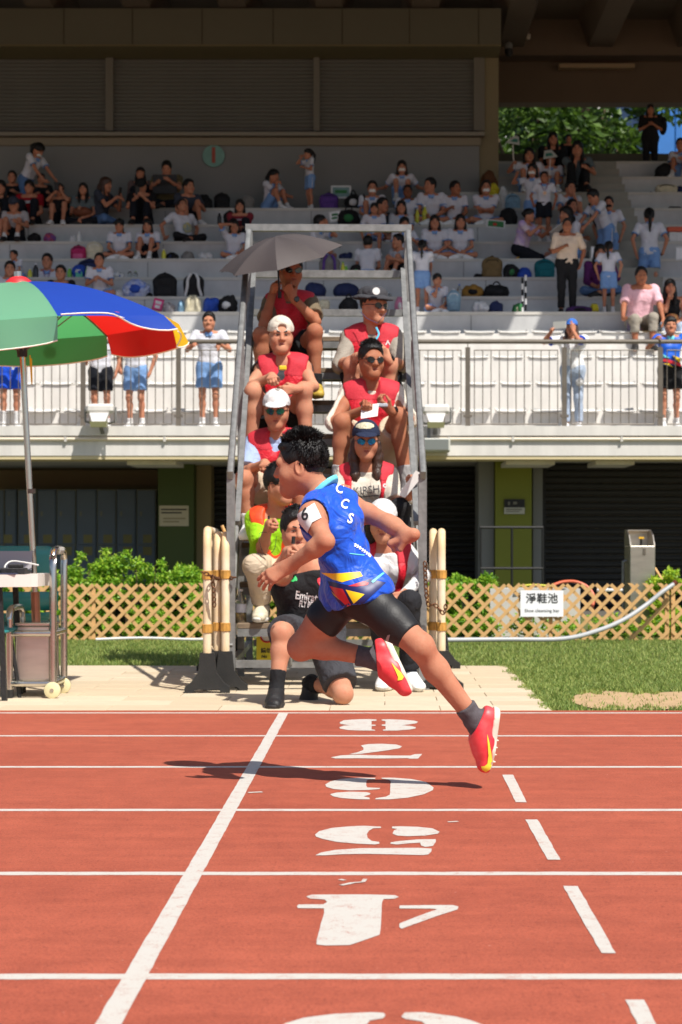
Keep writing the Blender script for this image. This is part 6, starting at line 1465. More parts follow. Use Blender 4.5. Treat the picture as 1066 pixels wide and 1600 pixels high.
def cpt(a, t, w, da, dz=0., k=1.): 
    chord = cos(da / 2) / cos((w - .5) * da); r = Rc * k * t * (1 - (1 - chord) * t); return off + q @ Vector((r * cos(a), r * sin(a), rise * (1 - t ** 1.85) - .020 * sin(pi * w) * sin(pi * t) + dz))
for i in range(N):
    da = 2 * pi / N; a0 = A0 + i * da; nu, nt_ = 8, 9; mb = MB()
    for u in range(nt_ + 1):
        for v in range(nu + 1): mb.v.append(tuple(cpt(a0 + da * v / nu, u / nt_, v / nu, da)))
    for u in range(nt_):
        for v in range(nu): b = u * (nu + 1) + v; mb.f.append((b, b + 1, b + nu + 2, b + nu + 1))
    pn = mb.build('panel', cols[i], ub, True)
    vb = MB(); rs = random.Random(40 + i); fl = {0: .82, 1: .5, 2: .3, 3: .05, 7: .08}.get(i, .15); ed = []
    for u in range(5):
        t = u / 4
        for v in range(nu * 2 + 1):
            w = v / (nu * 2); hang = .165 * t * (.80 + .20 * abs(sin(pi * w * 1.0)) ** .6); out = fl * hang * (.75 + .5 * sin(pi * w * 2 + i)) + .014 * t * sin(w * 9 + i * 2.1)
            p = cpt(a0 + da * w, 1, w, da); d = (q @ Vector((cos(a0 + da * w), sin(a0 + da * w), 0))); drop = math.sqrt(max(hang * hang - min(out * out, hang * hang * .9), 0)) * (1 if i else .85 * w - .25 * sin(pi * w)); p = p + d * out + Vector((0, 0, -drop)); vb.v.append(tuple(p))
            if u == 4: ed.append(p)
    m_ = nu * 2 + 1
    for u in range(4):
        for v in range(nu * 2): b = u * m_ + v; vb.f.append((b, b + 1, b + m_ + 1, b + m_))
    va = vb.build('valance', cols[i], ub, True); MB().tube(ed, .0045, 5).build('trim', m_trim, va, True)
    mid = nu * 2 // 2; pm = Vector(vb.v[2 * m_ + mid]); nn = (Vector(vb.v[2 * m_ + mid + 1]) - Vector(vb.v[2 * m_ + mid - 1])).cross(Vector(vb.v[3 * m_ + mid]) - Vector(vb.v[m_ + mid])).normalized()
    if nn.dot(q @ Vector((cos(a0 + da / 2), sin(a0 + da / 2), 0))) < 0: nn = -nn
    if True:
        MB().lathe([(.042, 0), (.042, .002)], pm + nn * .006, 20, nn).build('logo_disc', M('logo_red', (222, 70, 40), .5) if i != 0 else m_paper, va)
        for s_ in (-1, 1): MB().lathe([(.013, 0), (.013, .002)], pm + nn * .009 + Vector((0, 0, .018 * s_)) + nn.cross(Vector((0, 0, 1))) * .014 * s_, 10, nn).build('logo_mark', cols[i] if i != 0 else M('logo_red', (222, 70, 40), .5), va)
    MB().tube([cpt(a0, t / 6, 0, da, -.008) for t in range(7)], .005, 6).build('rib', m_rail, ub)
    hubp = apex - base - ax * .42; MB().tube([hubp, cpt(a0, .5, 0, da, -.012)], .004, 6).build('strut', m_rail, ub)
MB().lathe([(.030, 0), (.032, .05)], apex - base - ax * .44, 10, ax).build('slider', s_black, ub)
MB().lathe([(.085, -.02), (.075, .005), (.045, .028), (.022, .034)], apex - base, 14, ax).build('red_cap', M('cap_red', (206, 40, 44), .5), ub, True); MB().lathe([(.024, .03), (.024, .062)], apex - base, 12, ax).build('finial', m_steel, ub)
MB().tube(crv([tuple(P(47, 555, 11.07) - base), tuple(P(50, 600, 11.07) - base), tuple(P(49, 560, 11.06) - base)]), .004, 5).build('tie_cord', M('cord_yellow', (226, 180, 40), .6), ub)
# table
tb = thing('timing_table', 'white topped folding table cut off by the left edge', 'table')
Yt = 10.65; zt = ZZ(898, Yt); top_ = smoothpoly([(-2.9, Yt - .02), (-2.35, Yt - .02), (XX(46, Yt), Yt + .06), (XX(51, Yt), Yt + .16), (XX(48, Yt), Yt + .6), (-2.4, Yt + .66), (-2.9, Yt + .66)], 3)
MB().prism([(x, y, zt - .07) for x, y in top_], (0, 0, .07)).build('table_top', M('table_white', (214, 206, 198), .45, var=.06, vs=3), tb)
for x, y in ((-2.16, Yt + .08), (-2.16, Yt + .55), (-2.8, Yt + .1), (-2.8, Yt + .55)): MB().bar((x, y, zt - .071), (x + .03, y, 0), .03, .03).build('leg', s_black, tb)
lp = thing('laptop', 'dark laptop with a glossy lid on the timing table', 'laptop', (XX(4, Yt + .3), Yt + .22, zt + .002)); MB().bevbox((-.2, -.12, 0), (.16, .12, .018), .004).build('keyboard_base', s_black, lp); MB().prism([(-.2, .12, .02), (.16, .12, .02), (.16, .17, .13), (-.2, .17, .13)], (0, .008, 0)).build('screen', M('laptop_lid', (150, 146, 150), .25), lp)
bxx = thing('timing_box', 'small black timing device on the table corner', 'device', (XX(20, Yt + .15), Yt + .14, zt + .002)); MB().bevbox((-.06, -.05, 0), (.08, .05, .035), .005).build('case', s_black, bxx); MB().bevbox((-.02, -.03, .036), (.06, .03, .055), .004).build('clip', s_black, bxx)
pp = MB().box((XX(-30, Yt + .05), Yt + .02, zt + .001), (XX(26, Yt + .05), Yt + .18, zt + .008)).build('clipboard', M('board_navy', (60, 66, 92), .4)); tag(pp, 'thin dark clipboard lying at the table front edge', 'clipboard')
tag(MB().tube(crv([P(10, 896, Yt + .2), P(8, 885, Yt + .2), P(18, 877, Yt + .25), P(40, 879, Yt + .3), P(60, 883, Yt + .35)]), .005, 6).build('white_cable', m_seat, None, True), 'white cable arching from the table to the umbrella pole', 'cable')
# teal chairs
m_teal = M('teal_plastic', (42, 128, 128), .4, var=.06, vs=5)
def chair(loc, rz, label, sticker):
    t = thing('teal_chair', label, 'chair', loc, rz, 'teal chairs at the timing table')
    b = MB(); n = 10
    for j in range(8):
        z = .48 + .40 * j / 7
        for i in range(n + 1):
            x = -.23 + .46 * i / n; b.v.append((x * (1 - .04 * j / 7), .20 + .07 * j / 7 + .05 * (x / .23) ** 2 * -1 + .02 * sin(pi * j / 7), z if not (j == 7 and i in (0, n)) else z - .02))
    for j in range(7):
        for i in range(n):
            if j == 2 and 1 <= i <= n - 2: continue
            if j == 3 and 2 <= i <= n - 3: continue
            k = j * (n + 1) + i; b.f.append((k, k + 1, k + n + 2, k + n + 1))
    o = b.build('backrest', m_teal, t, True); md = o.modifiers.new('thick', 'SOLIDIFY'); md.thickness = .014
    sb_ = MB()
    for j in range(6):
        for i in range(7):
            x = -.22 + .44 * i / 6; y = -.22 + .42 * j / 5; sb_.v.append((x, y, .44 - .018 * (1 - (x / .22) ** 2) - (.03 if j == 0 else 0) + (.04 if j == 5 else 0)))
    for j in range(5):
        for i in range(6): k = j * 7 + i; sb_.f.append((k, k + 1, k + 8, k + 7))
    o2 = sb_.build('seat', m_teal, t, True); md = o2.modifiers.new('thick', 'SOLIDIFY'); md.thickness = .014
    for x, y in ((-.2, -.2), (.2, -.2), (-.2, .19), (.2, .19)): MB().tube([(x * .9, y * .9, .425), (x * 1.08, y * 1.15, 0)], .012, 8).build('leg', s_black, t)
    for x in (-.225, .225): MB().tube([(x * .9, .18, .43), (x, .21, .60)], .012, 8).build('back_post', m_teal, t)
    if sticker: MB().box((-.03, .195 + .04, .79), (.03, .2 + .042, .83)).build('sticker', m_paper, t)
    return t
chair((XX(42, 12.0), 11.85, 0), pi + .12, 'teal plastic chair behind the timing table, with a white sticker on its back', False)
chair((XX(-44, 10.95), 10.80, 0), 1.3, 'dark teal chair half hidden under the front of the timing table', False)
tag(MB().box((XX(26, 12.0), 11.55, ZZ(888, 11.6)), (XX(37, 12.0), 11.553, ZZ(881, 11.6))).build('chair_sticker', m_paper), 'white sticker on the back of the teal chair', 'sticker') if False else None
# ------------------------------------------------------------------ the crowd in the stand and on the balcony
c_polo = cloth('polo_white', (204, 204, 212), var=.03); c_pcol = cloth('polo_collar_blue', (120, 156, 206)); c_short = cloth('shorts_light_blue', (120, 156, 206)); c_sdk = cloth('shorts_dark', (26, 28, 36)); c_pgrey = cloth('polo_grey', (176, 178, 184))
c_red = cloth('tee_red', (150, 22, 36)); c_pink = cloth('tee_pink', (226, 120, 160)); c_lgrey = cloth('tee_light_grey', (176, 170, 172)); c_mauve = cloth('top_mauve', (104, 84, 82)); c_olive = cloth('tee_olive', (106, 94, 66)); c_slate = cloth('tee_slate', (56, 60, 72)); c_jeans = cloth('jeans_blue', (86, 116, 160)); c_ljean = cloth('jeans_pale', (166, 180, 200), var=.2); c_tan = cloth('tee_tan', (214, 192, 170)); c_rose = cloth('tee_rose', (226, 178, 188)); c_lav = M('tee_tie_dye', (176, 146, 206), .85, var=.5, vs=9, col2=(226, 206, 206), bump=.2, bs=50); c_stripe = M('polo_striped', (120, 26, 40), .85, bump=.2, bs=50)
c_gteal = cloth('tee_grey_teal', (96, 108, 112)); c_purp = cloth('top_purple', (92, 40, 96)); c_brt = cloth('shorts_royal', (30, 80, 206)); c_maskw = cloth('mask_white', (226, 226, 222), bump=.05); c_maskk = cloth('mask_black', (26, 26, 28), bump=.05)
POLO = dict(shirt=c_polo, sleeve=.62, collar=c_pcol, cuff=c_pcol, hem=-.12); KID = dict(hs=1.10, bulk=.90)
def mk(*ds, **k):
    r = {}
    for d in ds: r.update(d)
    r.update(k); return r
STU = mk(POLO, KID, pants=c_short, plen=.72, shoe=s_white, sock=c_white, pflare=.02); GIRL = mk(STU, hair='pony', bulk=.86); BOY = mk(STU, hair='crop'); BOB = mk(STU, hair='bob', bulk=.86)
ADK = dict(shirt=c_black, sleeve=.6, pants=c_sdk, plen=1.85, shoe=s_black)
TG = dict(lap=(.07, -.24, -.40), chest=(.05, -.20, -.20), face=(.05, -.165, .13), chin=(.025, -.15, .055), phone=(.055, -.30, -.06), knee=(.13, -.36, -.20), hang=(.235, .02, -.50), spread=(.50, -.02, -.25), ground=(.30, .12, -.44), cross=(-.11, -.19, -.24), rail=(.17, -.33, -.17), hip=(.22, -.07, -.36), fwd=(.10, -.42, -.12), brow=(.07, -.14, .20), point=(.2, -.38, .08), down=(.16, -.40, -.48), rest=(.26, -.34, -.08), out=(.30, -.36, -.02), shins=(.08, -.44, -.28))
def pose(kind, hands=('lap', 'lap'), hy=0, hp=0, lean=None, roll=0, twist=0, rnd=None):
    J = {}; rn = rnd or random; A = np.array
    if kind in ('floor', 'cross', 'edge', 'chair'):
        z = .095 if kind != 'chair' else .45; J['hl'], J['hr'] = A((.088, 0, z)), A((-.088, 0, z)); ln = .10 if lean is None else lean; L = .50
        if kind == 'floor': kn, an = (.12, -.285, z + .33), (.115, -.43, .075)
        elif kind == 'cross': kn, an = (.27, -.27, .12), (-.05, -.33, .065)
        elif kind == 'edge': kn, an = (.12, -.42, z + .015), (.11, -.43, z - .39)
        else: kn, an = (.13, -.42, z + .01), (.12, -.42, .085)
        for sd, sg in (('l', 1), ('r', -1)):
            J['k' + sd] = A((kn[0] * sg, kn[1] + rn.uniform(-.02, .02), kn[2] + rn.uniform(-.02, .02))); J['a' + sd] = A((an[0] * sg, an[1] - (.05 if kind == 'cross' and sg > 0 else 0), an[2])); J['t' + sd] = A((sg * .2, -1, -.05 if kind != 'cross' else 0.))
            if kind == 'cross': J['t' + sd] = A((-sg * .9, -.5, 0)); J['u' + sd] = A((0, -.5, .8))
    elif kind in ('stand', 'bend', 'walk'):
        z = .90; J['hl'], J['hr'] = A((.088, 0, z)), A((-.088, 0, z)); ln = .02 if lean is None else lean; L = .50
        for sd, sg in (('l', 1), ('r', -1)):
            st = (.16 * sg if kind == 'walk' else 0)
            J['k' + sd] = A((.098 * sg, -.025 - st * .6, .485)); J['a' + sd] = A((.10 * sg, .02 - st * .3 + (.12 if kind == 'walk' and sg > 0 else 0), .08 + (.10 if kind == 'walk' and sg > 0 else 0))); J['t' + sd] = A((.18 * sg, -1, -.5 if kind == 'walk' and sg > 0 else 0))
    elif kind == 'kneel':
        z = .24; J['hl'], J['hr'] = A((.088, .06, z)), A((-.088, .06, z)); ln = .15 if lean is None else lean; L = .50
        for sd, sg in (('l', 1), ('r', -1)): J['k' + sd] = A((.10 * sg, -.33, .07)); J['a' + sd] = A((.09 * sg, .07, .06)); J['t' + sd] = A((0, .6, -.8)); J['u' + sd] = A((0, .8, .6))
    pc = (J['hl'] + J['hr']) / 2; d = nrm((roll, -ln / .5 if ln < .5 else -ln / .5, 1.)); J['nk'] = nk = pc + d * L
    tw = R(twist); xs = nrm((cos(tw), sin(tw), 0)); xs = nrm(xs - d * (xs @ d)); J['sl'], J['sr'] = nk + xs * .185 - d * .025, nk - xs * .185 - d * .025
    f = nrm(np.cross(xs, d)); y, p = R(hy), R(hp); fw = A((sin(y), -cos(y), 0)) * cos(p) + A((0, 0, sin(p))); J['hf'] = fw; J['hu'] = A((0, 0, 1.)) + d * .3
    J['hd'] = nk + d * .06 + A((0, 0, .095)) + fw * .025
    for sd, sg, hn in (('l', 1, hands[0]), ('r', -1, hands[1])):
        S = J['s' + sd]; t = TG[hn] if isinstance(hn, str) else hn; mid = (J['sl'] + J['sr']) / 2; yv = A((f[0], f[1], 0)); yv = nrm(yv) if np.linalg.norm(yv) > .3 else A((0, -1, 0)); xv = A((xs[0], xs[1], 0))
        T = mid + xv * t[0] * sg - yv * t[1] + A((0, 0, t[2])); pole = A((sg * .7, .45, -.75)) if hn != 'hip' else A((sg, .6, 0))
        J['e' + sd], J['w' + sd] = ik(S, T, .29, .265, pole)
        if hn in ('face', 'chin', 'brow'): J['f' + sd] = A((-sg * .25, -.1, 1)); J['n' + sd] = A((0, 1, 0))
        if hn in ('rail',): J['f' + sd] = A((0, -1, -.6)); J['n' + sd] = A((0, 0, -1))
    return J
def crowd(label, px, top, where, kind, look, hands=('lap', 'lap'), yaw=0, hy=0, hp=0, lean=None, roll=0, twist=0, group='spectators in the stand', dy=None, sc=None, res=(.0155, .0085, .008), z0=None, extra=None, **more):
    crowd.n += 1; rn = random.Random(900 + crowd.n)
    if isinstance(where, (int, np.integer)):
        Y = KY[where] + (dict(floor=.44, cross=.40, edge=.10, kneel=.42).get(kind, .34) if dy is None else dy); Z = KZ[where] if z0 is None else z0
    else: Y, Z = where
    J = pose(kind, hands, hy, hp, lean, roll, twist, rn); look = mk(dict(simple=True, det=False, hs=1.0), look, more)
    loc_top = J['hd'][2] + (.118 + .018 + (.012 if look.get('hat') else 0)) * look['hs']
    if sc is None: sc = (ZZ(top, Y) - Z) / loc_top
    else: Z = ZZ(top, Y) - loc_top * sc
    J = {k: (v if k[0] in 'tufn' and k != 'nk' or k in ('hf', 'hu') else v * sc) for k, v in J.items()}
    c, s_ = cos(R(yaw)), sin(R(yaw)); hx, hyy = J['hd'][0] * c - J['hd'][1] * s_, 0
    r, s = person(label, J, sc, look, res, group, (XX(px, Y) - hx, Y, Z), R(yaw), seed=900 + crowd.n)
    if extra: extra(r, s, sc)
    return r, s
crowd.n = 0
def phone(r, s, sc): p = Vector(s.wr) + Vector((.02, -.03, .09)) * sc; MB().bar(p - Vector((.0, 0, .07)), p + Vector((.0, -.02, .07)), .07, .012).build('phone', s_black, r)
def bag_on_lap(r, s, sc): MB().ellip((0, -.25 * sc, .28 * sc), (.20 * sc, .12 * sc, .10 * sc), None, 12, 8).build('lap_bag', M('bag_rust', (112, 60, 36), .7, var=.2), r, True)
def laptop(r, s, sc): MB().bar((-.20, -.40 * sc, .40), (.20, -.40 * sc, .40), .02, .32).build('laptop', s_black, r)
def medal(r, s, sc): MB().tube([Vector(s.nk) + Vector((.06, -.07, 0)), Vector(s.lerp(.55)) + Vector((0, -.14, 0)), Vector(s.nk) + Vector((-.06, -.07, 0))], .008, 5).build('lanyard', M('lanyard_purple', (120, 60, 120), .6), r); MB().lathe([(.03, 0), (.03, .008)], Vector(s.lerp(.5)) + Vector((0, -.145, 0)), 12, (0, -1, 0)).build('medal', M('medal_bronze', (190, 150, 120), .4, metal=.7), r)
def strapb(r, s, sc): MB().tube([Vector(s.sr) + Vector((.02, -.03, .06)) * sc, Vector(s.lerp(.5)) + Vector((-.12, -.12, 0)) * sc, Vector(s.lerp(.2)) + Vector((-.16, 0, -.05)) * sc], .03 * sc, 6).build('bag_strap', s_black, r)
def stripes(r, s, sc):
    for t in (.32, .5, .66, .80):
        q = s.lerp(t); o = clothe(r, s, 'stripe', [('u', p) for p in s.torso(.0125)] + [('i', PL(q + s.up * .013 * sc, s.up)), ('i', PL(q - s.up * .013 * sc, -s.up))], c_polo if t in (.5, .8) else c_black, .0155, 0)
def side_stripe(r, s, sc):
    for sd, sg in (('l', 1), ('r', -1)):
        H_, K_ = Vector(getattr(s, 'h' + sd)), Vector(getattr(s, 'k' + sd)); MB().bar(H_ + Vector(s.xh) * sg * .100 * sc, H_.lerp(K_, .68) + Vector(s.xh) * sg * .112 * sc, .035 * sc, .008).build('side_stripe', c_polo, r)
def flag(r, s, sc, mirror=1, sd='r'):
    p = Vector(getattr(s, 'w' + sd)); MB().tube([p - Vector((0, 0, .12)), p + Vector((-.02 * mirror, 0, .30))], .009, 6).build('flag_stick', m_paper, r)
    q = p + Vector((-.02 * mirror, -.01, .30)); o = MB().prism([q + Vector((-.13 * mirror, 0, .04)), q + Vector((.12 * mirror, .02, .0)), q + Vector((.10 * mirror, .02, .15)), q + Vector((.02, 0, .16))], (0, .006, 0)).build('flag_cloth', M('flag_white', (170, 176, 170), .7), r); MB().prism([q + Vector((-.05 * mirror, -.004, .06)), q + Vector((.08 * mirror, -.004, .04)), q + Vector((.08 * mirror, -.004, .10)), q + Vector((.02, -.004, .11))], (0, .002, 0)).build('flag_print', M('flag_green', (44, 110, 96), .7), o)
G = 'spectators in the stand'
# --- upper left
crowd('student with a ponytail and white polo standing bent over, reaching down, far upper left', 62, 225, 6, 'bend', mk(GIRL, pants=c_jeans, plen=1.8, mask=c_maskw), (('down'), (.1, -.30, -.52)), yaw=62, hp=-38, lean=.30, sc=.86)
crowd('bespectacled student in dark clothes behind the long haired girl at the left edge', 21, 268, 6, 'floor', mk(ADK, KID, hair='boy', glasses=None), ('knee', 'knee'))
crowd('long haired girl in black at the left photo edge, upper row', 4, 283, 5, 'floor', mk(ADK, KID, hair='long'), ('lap', 'lap'))
crowd('person in a red tee sitting in the upper left group', 48, 283, 5, 'floor', mk(ADK, hair='bun', shirt=c_red, bulk=1.05), ('lap', 'lap'), extra=lambda r, s, sc: MB().bar(s.lerp(.72) + np.array((-.1, -.135, 0)), s.lerp(.72) + np.array((.1, -.135, .01)), .004, .04).build('chest_print', c_polo, r))
crowd('boy in a dark cap and light grey tee with one knee up, left edge', 24, 308, 4, 'floor', mk(KID, shirt=c_lgrey, sleeve=.65, pants=c_sdk, plen=.6, shoe=s_black, sock=c_white, hat=('cap', c_slate)), ('knee', 'lap'), hp=-20)
crowd('girl in a pink top cut off by the left photo edge', -3, 315, 4, 'floor', mk(KID, shirt=c_pink, sleeve=.5, pants=c_sdk, plen=.6, shoe=s_white, hair='long'), ('lap', 'lap'))
crowd('person in black half hidden behind the bending student', 66, 272, 6, 'floor', mk(ADK, hair='boy'), ('knee', 'knee'), yaw=20)
crowd('woman in black holding a phone up to her face, knees drawn up', 95, 288, 5, 'floor', mk(ADK, hair='bun', sleeve=0, plen=.7, shoe=s_white, bulk=.95), ('face', 'face'), extra=phone)
crowd('girl with long black hair and grey top with a rust bag on her lap', 132, 287, 5, 'cross', mk(ADK, shirt=c_gteal, hair='long', bulk=.9), ('lap', 'chest'), hp=8, extra=bag_on_lap)
crowd('woman with long reddish hair in profile looking at a phone', 166, 277, 5, 'cross', mk(ADK, shirt=c_slate, hair='long', hairm='brown', pants=c_jeans, bulk=.92), ('phone', 'phone'), yaw=68, hp=-6, extra=phone)
crowd('laughing woman in a black cap and mauve top on the upper row', 221, 262, 6, 'floor', mk(ADK, shirt=c_mauve, sleeve=1.6, hair='long', hat=('cap', c_black), bulk=.9), ('lap', 'lap'), hp=6)
crowd('person in a black cap and black tee bowed over a phone', 223, 280, 5, 'floor', mk(ADK, hat=('cap', c_black), hair='short'), ('phone', 'phone'), hp=-28, extra=phone)
crowd('broad man in an olive tee behind a black laptop', 262, 253, 6, 'cross', mk(ADK, shirt=c_olive, bulk=1.25, hair='short'), ('fwd', 'fwd'), hp=-24, extra=laptop)
crowd('boy in a slate tee turned to the right beside the laptop man', 296, 281, 5, 'floor', mk(KID, shirt=c_slate, sleeve=.6, pants=c_sdk, plen=.65, shoe=s_white, hair='crop'), ('knee', 'lap'), yaw=25, hy=15)
crowd('boy in a printed white tee leaning back and looking up', 284, 309, 4, 'cross', mk(KID, shirt=c_polo, sleeve=.62, pants=c_black, plen=1.85, shoe=s_black, hair='boy'), ('ground', 'ground'), yaw=30, hp=22, lean=-.10, extra=lambda r, s, sc: MB().ellip(Vector(s.lerp(.45)) + Vector((.02, -.125, 0)), (.08, .02, .09), None, 10, 6).build('shirt_print', M('print_mix', (206, 180, 80), .7, var=.6, vs=20, col2=(60, 130, 170)), r))
crowd('girl with plaits in a white polo on the left middle row', 188, 343, 3, 'cross', mk(GIRL, hair='plait', pants=c_sdk), ('lap', 'lap'), hp=-10)
crowd('student in a white polo with one bare knee raised, beside the girl with plaits', 232, 343, 3, 'floor', mk(BOB, pants=c_sdk), ('lap', 'lap'), hp=-8, yaw=-8)
crowd('man in a red striped polo with folded arms left of the stairs', 376, 313, 4, 'floor', mk(ADK, shirt=c_stripe, hair='bob', bulk=1.05), ('cross', 'cross'), extra=stripes)
crowd('student holding a hand to the head just left of the stair top', 367, 344, 3, 'cross', mk(BOB), ('lap', 'brow'), yaw=14, hp=-10)
crowd('girl with a ponytail hugging her knees, turned right, by the back wall', 428, 265, 6, 'floor', mk(GIRL), ('shins', 'chin'), yaw=52, hp=-4)
crowd('girl standing in profile facing left by the back wall', 482, 232, 6, 'stand', mk(GIRL), ('chest', 'face'), yaw=-68, extra=side_stripe)
crowd('student in profile drinking, above the left half of the stair top', 500, 336, 3, 'cross', mk(BOB), ('face', 'lap'), yaw=62)
# --- lower left
crowd('dark haired boy leaning forward in profile, low left above the beach umbrella', 24, 392, 2, 'cross', mk(BOY), ('lap', 'lap'), yaw=-35, lean=.2)
crowd('black haired boy just above the red umbrella cap', 18, 409, 1, 'cross', mk(BOY), ('lap', 'lap'), yaw=10, sc=.85)
crowd('boy in a white polo with a red lanyard right of the umbrella top', 76, 397, 2, 'cross', mk(BOY), ('lap', 'lap'), extra=medal, sc=.86)
crowd('boy in a dark tee with clear glasses low behind the beach umbrella', 97, 415, 1, 'cross', mk(BOY, shirt=c_black, collar=None, cuff=None), ('lap', 'lap'), sc=.84)
crowd('boy in white polo and blue shorts sitting and eating with both hands', 157, 396, 1, 'cross', mk(BOY, curl=(1, 1)), ('chest', 'chest'))
# --- middle block
crowd('masked girl with both arms spread wide on the upper row', 628, 252, 6, 'floor', mk(BOB, mask=c_maskw), ('spread', 'spread'), z0=KZ[6] + .12)
crowd('masked boy seated below the left arm of the girl with spread arms', 582, 284, 5, 'floor', mk(BOY, mask=c_maskw), ('knee', 'lap'), extra=strapb)
crowd('tanned boy seated right below the masked girl', 637, 290, 5, 'cross', mk(BOY, skin='deep'), ('lap', 'lap'))
crowd('boy looking to the left with his arms in his lap, upper middle row', 672, 279, 5, 'cross', mk(BOY), ('lap', 'lap'), hy=-45)
crowd('boy looking right and holding a paper, upper middle row', 711, 284, 5, 'cross', mk(BOY, skin='tan'), ('lap', 'chest'), hy=35)
crowd('masked boy with folded arms at the right end of the upper middle row', 759, 283, 5, 'cross', mk(BOY, mask=c_maskw), ('cross', 'cross'))
crowd('dark haired student in profile behind the woman with blue collar', 598, 309, 4, 'cross', mk(BOY, shirt=c_slate, collar=None, cuff=None), ('lap', 'lap'), yaw=45, dy=.55)
crowd('woman in white polo with blue collar and blue shorts, sitting on the step edge', 585, 318, 4, 'edge', mk(GIRL, hs=1., hair='bun'), ('lap', 'hang'), dy=.16)
crowd('girl in a greyish polo beside the woman with the blue collar', 627, 314, 4, 'cross', mk(GIRL, shirt=c_pgrey, hair='bob'), ('lap', 'lap'))
crowd('small girl peeping over the right corner of the stair top rail', 632, 340, 3, 'cross', mk(GIRL, hair='bun'), ('knee', 'lap'), yaw=12)
crowd('girl sitting with hands in her lap, left of a similar pair right of the stairs', 679, 337, 3, 'cross', mk(BOB), ('lap', 'lap'))
crowd('girl sitting upright, right one of the pair right of the stairs', 719, 336, 3, 'cross', mk(BOB, bulk=.9), ('lap', 'lap'), hy=6)
crowd('boy in white seen from behind through the stair top', 575, 366, 2, 'cross', mk(BOY, collar=None, cuff=None), ('lap', 'lap'), yaw=172, dy=.30)
crowd('boy in a grey polo with a lime shoe, looking left behind the stair rail', 622, 366, 2, 'floor', mk(BOY, shirt=c_pgrey, collar=None, pants=c_sdk, plen=.7, shoe=M('shoe_lime', (170, 206, 40), .5)), ('knee', 'lap'), yaw=-40, hy=-20)
crowd('girl with a ponytail standing with her back turned, just right of the stair top', 660, 374, 0, 'stand', mk(GIRL), ('hang', 'down'), yaw=175)
crowd('woman in dark glasses resting her chin on her hand behind the denim bag', 683, 428, 0, 'cross', mk(BOB, hair='bun', glasses=None), ('lap', 'chin'), yaw=15)
# --- right block
crowd('man standing in a tan tee and black trousers, fist before his chest', 886, 341, 0, 'stand', mk(ADK, shirt=c_tan, sleeve=.85, pants=c_black, plen=1.9, hair='crop', glasses=None, skin='tan', bulk=1.08), ('hang', 'chest'), hp=2)
crowd('girl with a long ponytail standing with her back turned beside the tan tee man', 952, 376, 0, 'stand', mk(GIRL), ('hang', 'hang'), yaw=165)
crowd('smiling long haired girl in purple behind the girl with her back turned', 936, 383, 1, 'cross', mk(ADK, KID, shirt=c_purp, sleeve=1.5, hair='long', pants=c_jeans), ('knee', 'lap'))
crowd('woman in a lavender tie dye tee kneeling in profile with papers', 826, 326, 3, 'kneel', mk(ADK, shirt=c_lav, sleeve=.7, hair='bun', bulk=1.02, shoe=M('shoe_yellow', (220, 176, 40), .6)), ('fwd', 'phone'), yaw=60, extra=lambda r, s, sc: MB().bar(Vector(s.wl) + Vector((0, -.05, -.05)), Vector(s.wl) + Vector((.0, -.30, .10)), .22, .006).build('paper', m_paper, r))
crowd('boy standing in a white polo wearing a medal on a purple lanyard', 850, 268, 4, 'stand', mk(BOY, pants=c_sdk, skin='tan'), ('hang', 'hang'), extra=medal, dy=.2)
crowd('masked student with dark hair behind the boy with the medal', 832, 255, 5, 'stand', mk(GIRL, mask=c_maskw, hair='bob'), ('hang', 'point'), yaw=-20, sc=.84)
crowd('student holding up a white paper sign at the corner pillar', 826, 232, 7, 'floor', mk(BOB), ('lap', 'out'), extra=lambda r, s, sc: flag(r, s, sc, 1))
crowd('student whose face is hidden by a green and white flag', 860, 240, 7, 'floor', mk(BOY, bulk=1.), ('lap', 'chest'), extra=lambda r, s, sc: flag(r, s, sc, -1))
crowd('long haired woman in dark clothes against the trees, left of a pair', 863, 208, 8, 'floor', mk(ADK, hair='long', pants=c_black), ('lap', 'lap'))
crowd('dark clothed man against the trees, right of a long haired woman', 888, 212, 9, 'floor', mk(ADK, hair='short'), ('lap', 'lap'), dy=.35)
crowd('girl in a grey tee with her chin on her hand, sitting high by the aisle', 901, 222, 7, 'floor', mk(ADK, KID, shirt=c_gteal, hair='long', pants=c_black), ('knee', 'chin'), dy=.30, hy=-10)
crowd('boy with a hand at his mouth in front of the black bag by the aisle', 890, 284, 5, 'floor', mk(BOY), ('chin', 'knee'), yaw=20)
crowd('dark haired boy behind the long haired girl by the aisle', 893, 312, 4, 'cross', mk(BOY), ('lap', 'lap'), yaw=25)
crowd('long haired girl in white right behind the tan tee man', 884, 323, 3, 'cross', mk(GIRL, hair='long'), ('lap', 'lap'), yaw=-50)
crowd('boy in white polo and striped blue shorts bending over at the aisle', 926, 297, 3, 'bend', mk(BOY), ('down', 'down'), yaw=-62, lean=.26, hp=-30, sc=.86, extra=lambda r, s, sc: (side_stripe(r, s, sc), strapb(r, s, sc)), dy=.5)
crowd('masked boy standing behind the one bending over at the aisle', 951, 307, 3, 'stand', mk(BOY, mask=c_maskk), ('hang', 'hang'), yaw=-10, sc=.80, dy=.6)
crowd('girl with a long ponytail climbing the aisle steps, back turned', 1015, 324, (29.0, 0), 'walk', mk(GIRL), ('hang', 'hang'), yaw=178, sc=.86)
crowd('woman in black standing against the blue glass tower with a shoulder bag', 1016, 163, 9, 'stand', mk(ADK, hair='long', sleeve=.9, pants=c_black, plen=1.9, bulk=1.1), ('chest', 'chest'), dy=.3, z0=KZ[8] + .2, extra=lambda r, s, sc: MB().ellip((.24, .05, .95), (.08, .14, .17), None, 10, 8).build('shoulder_bag', c_black, r, True))
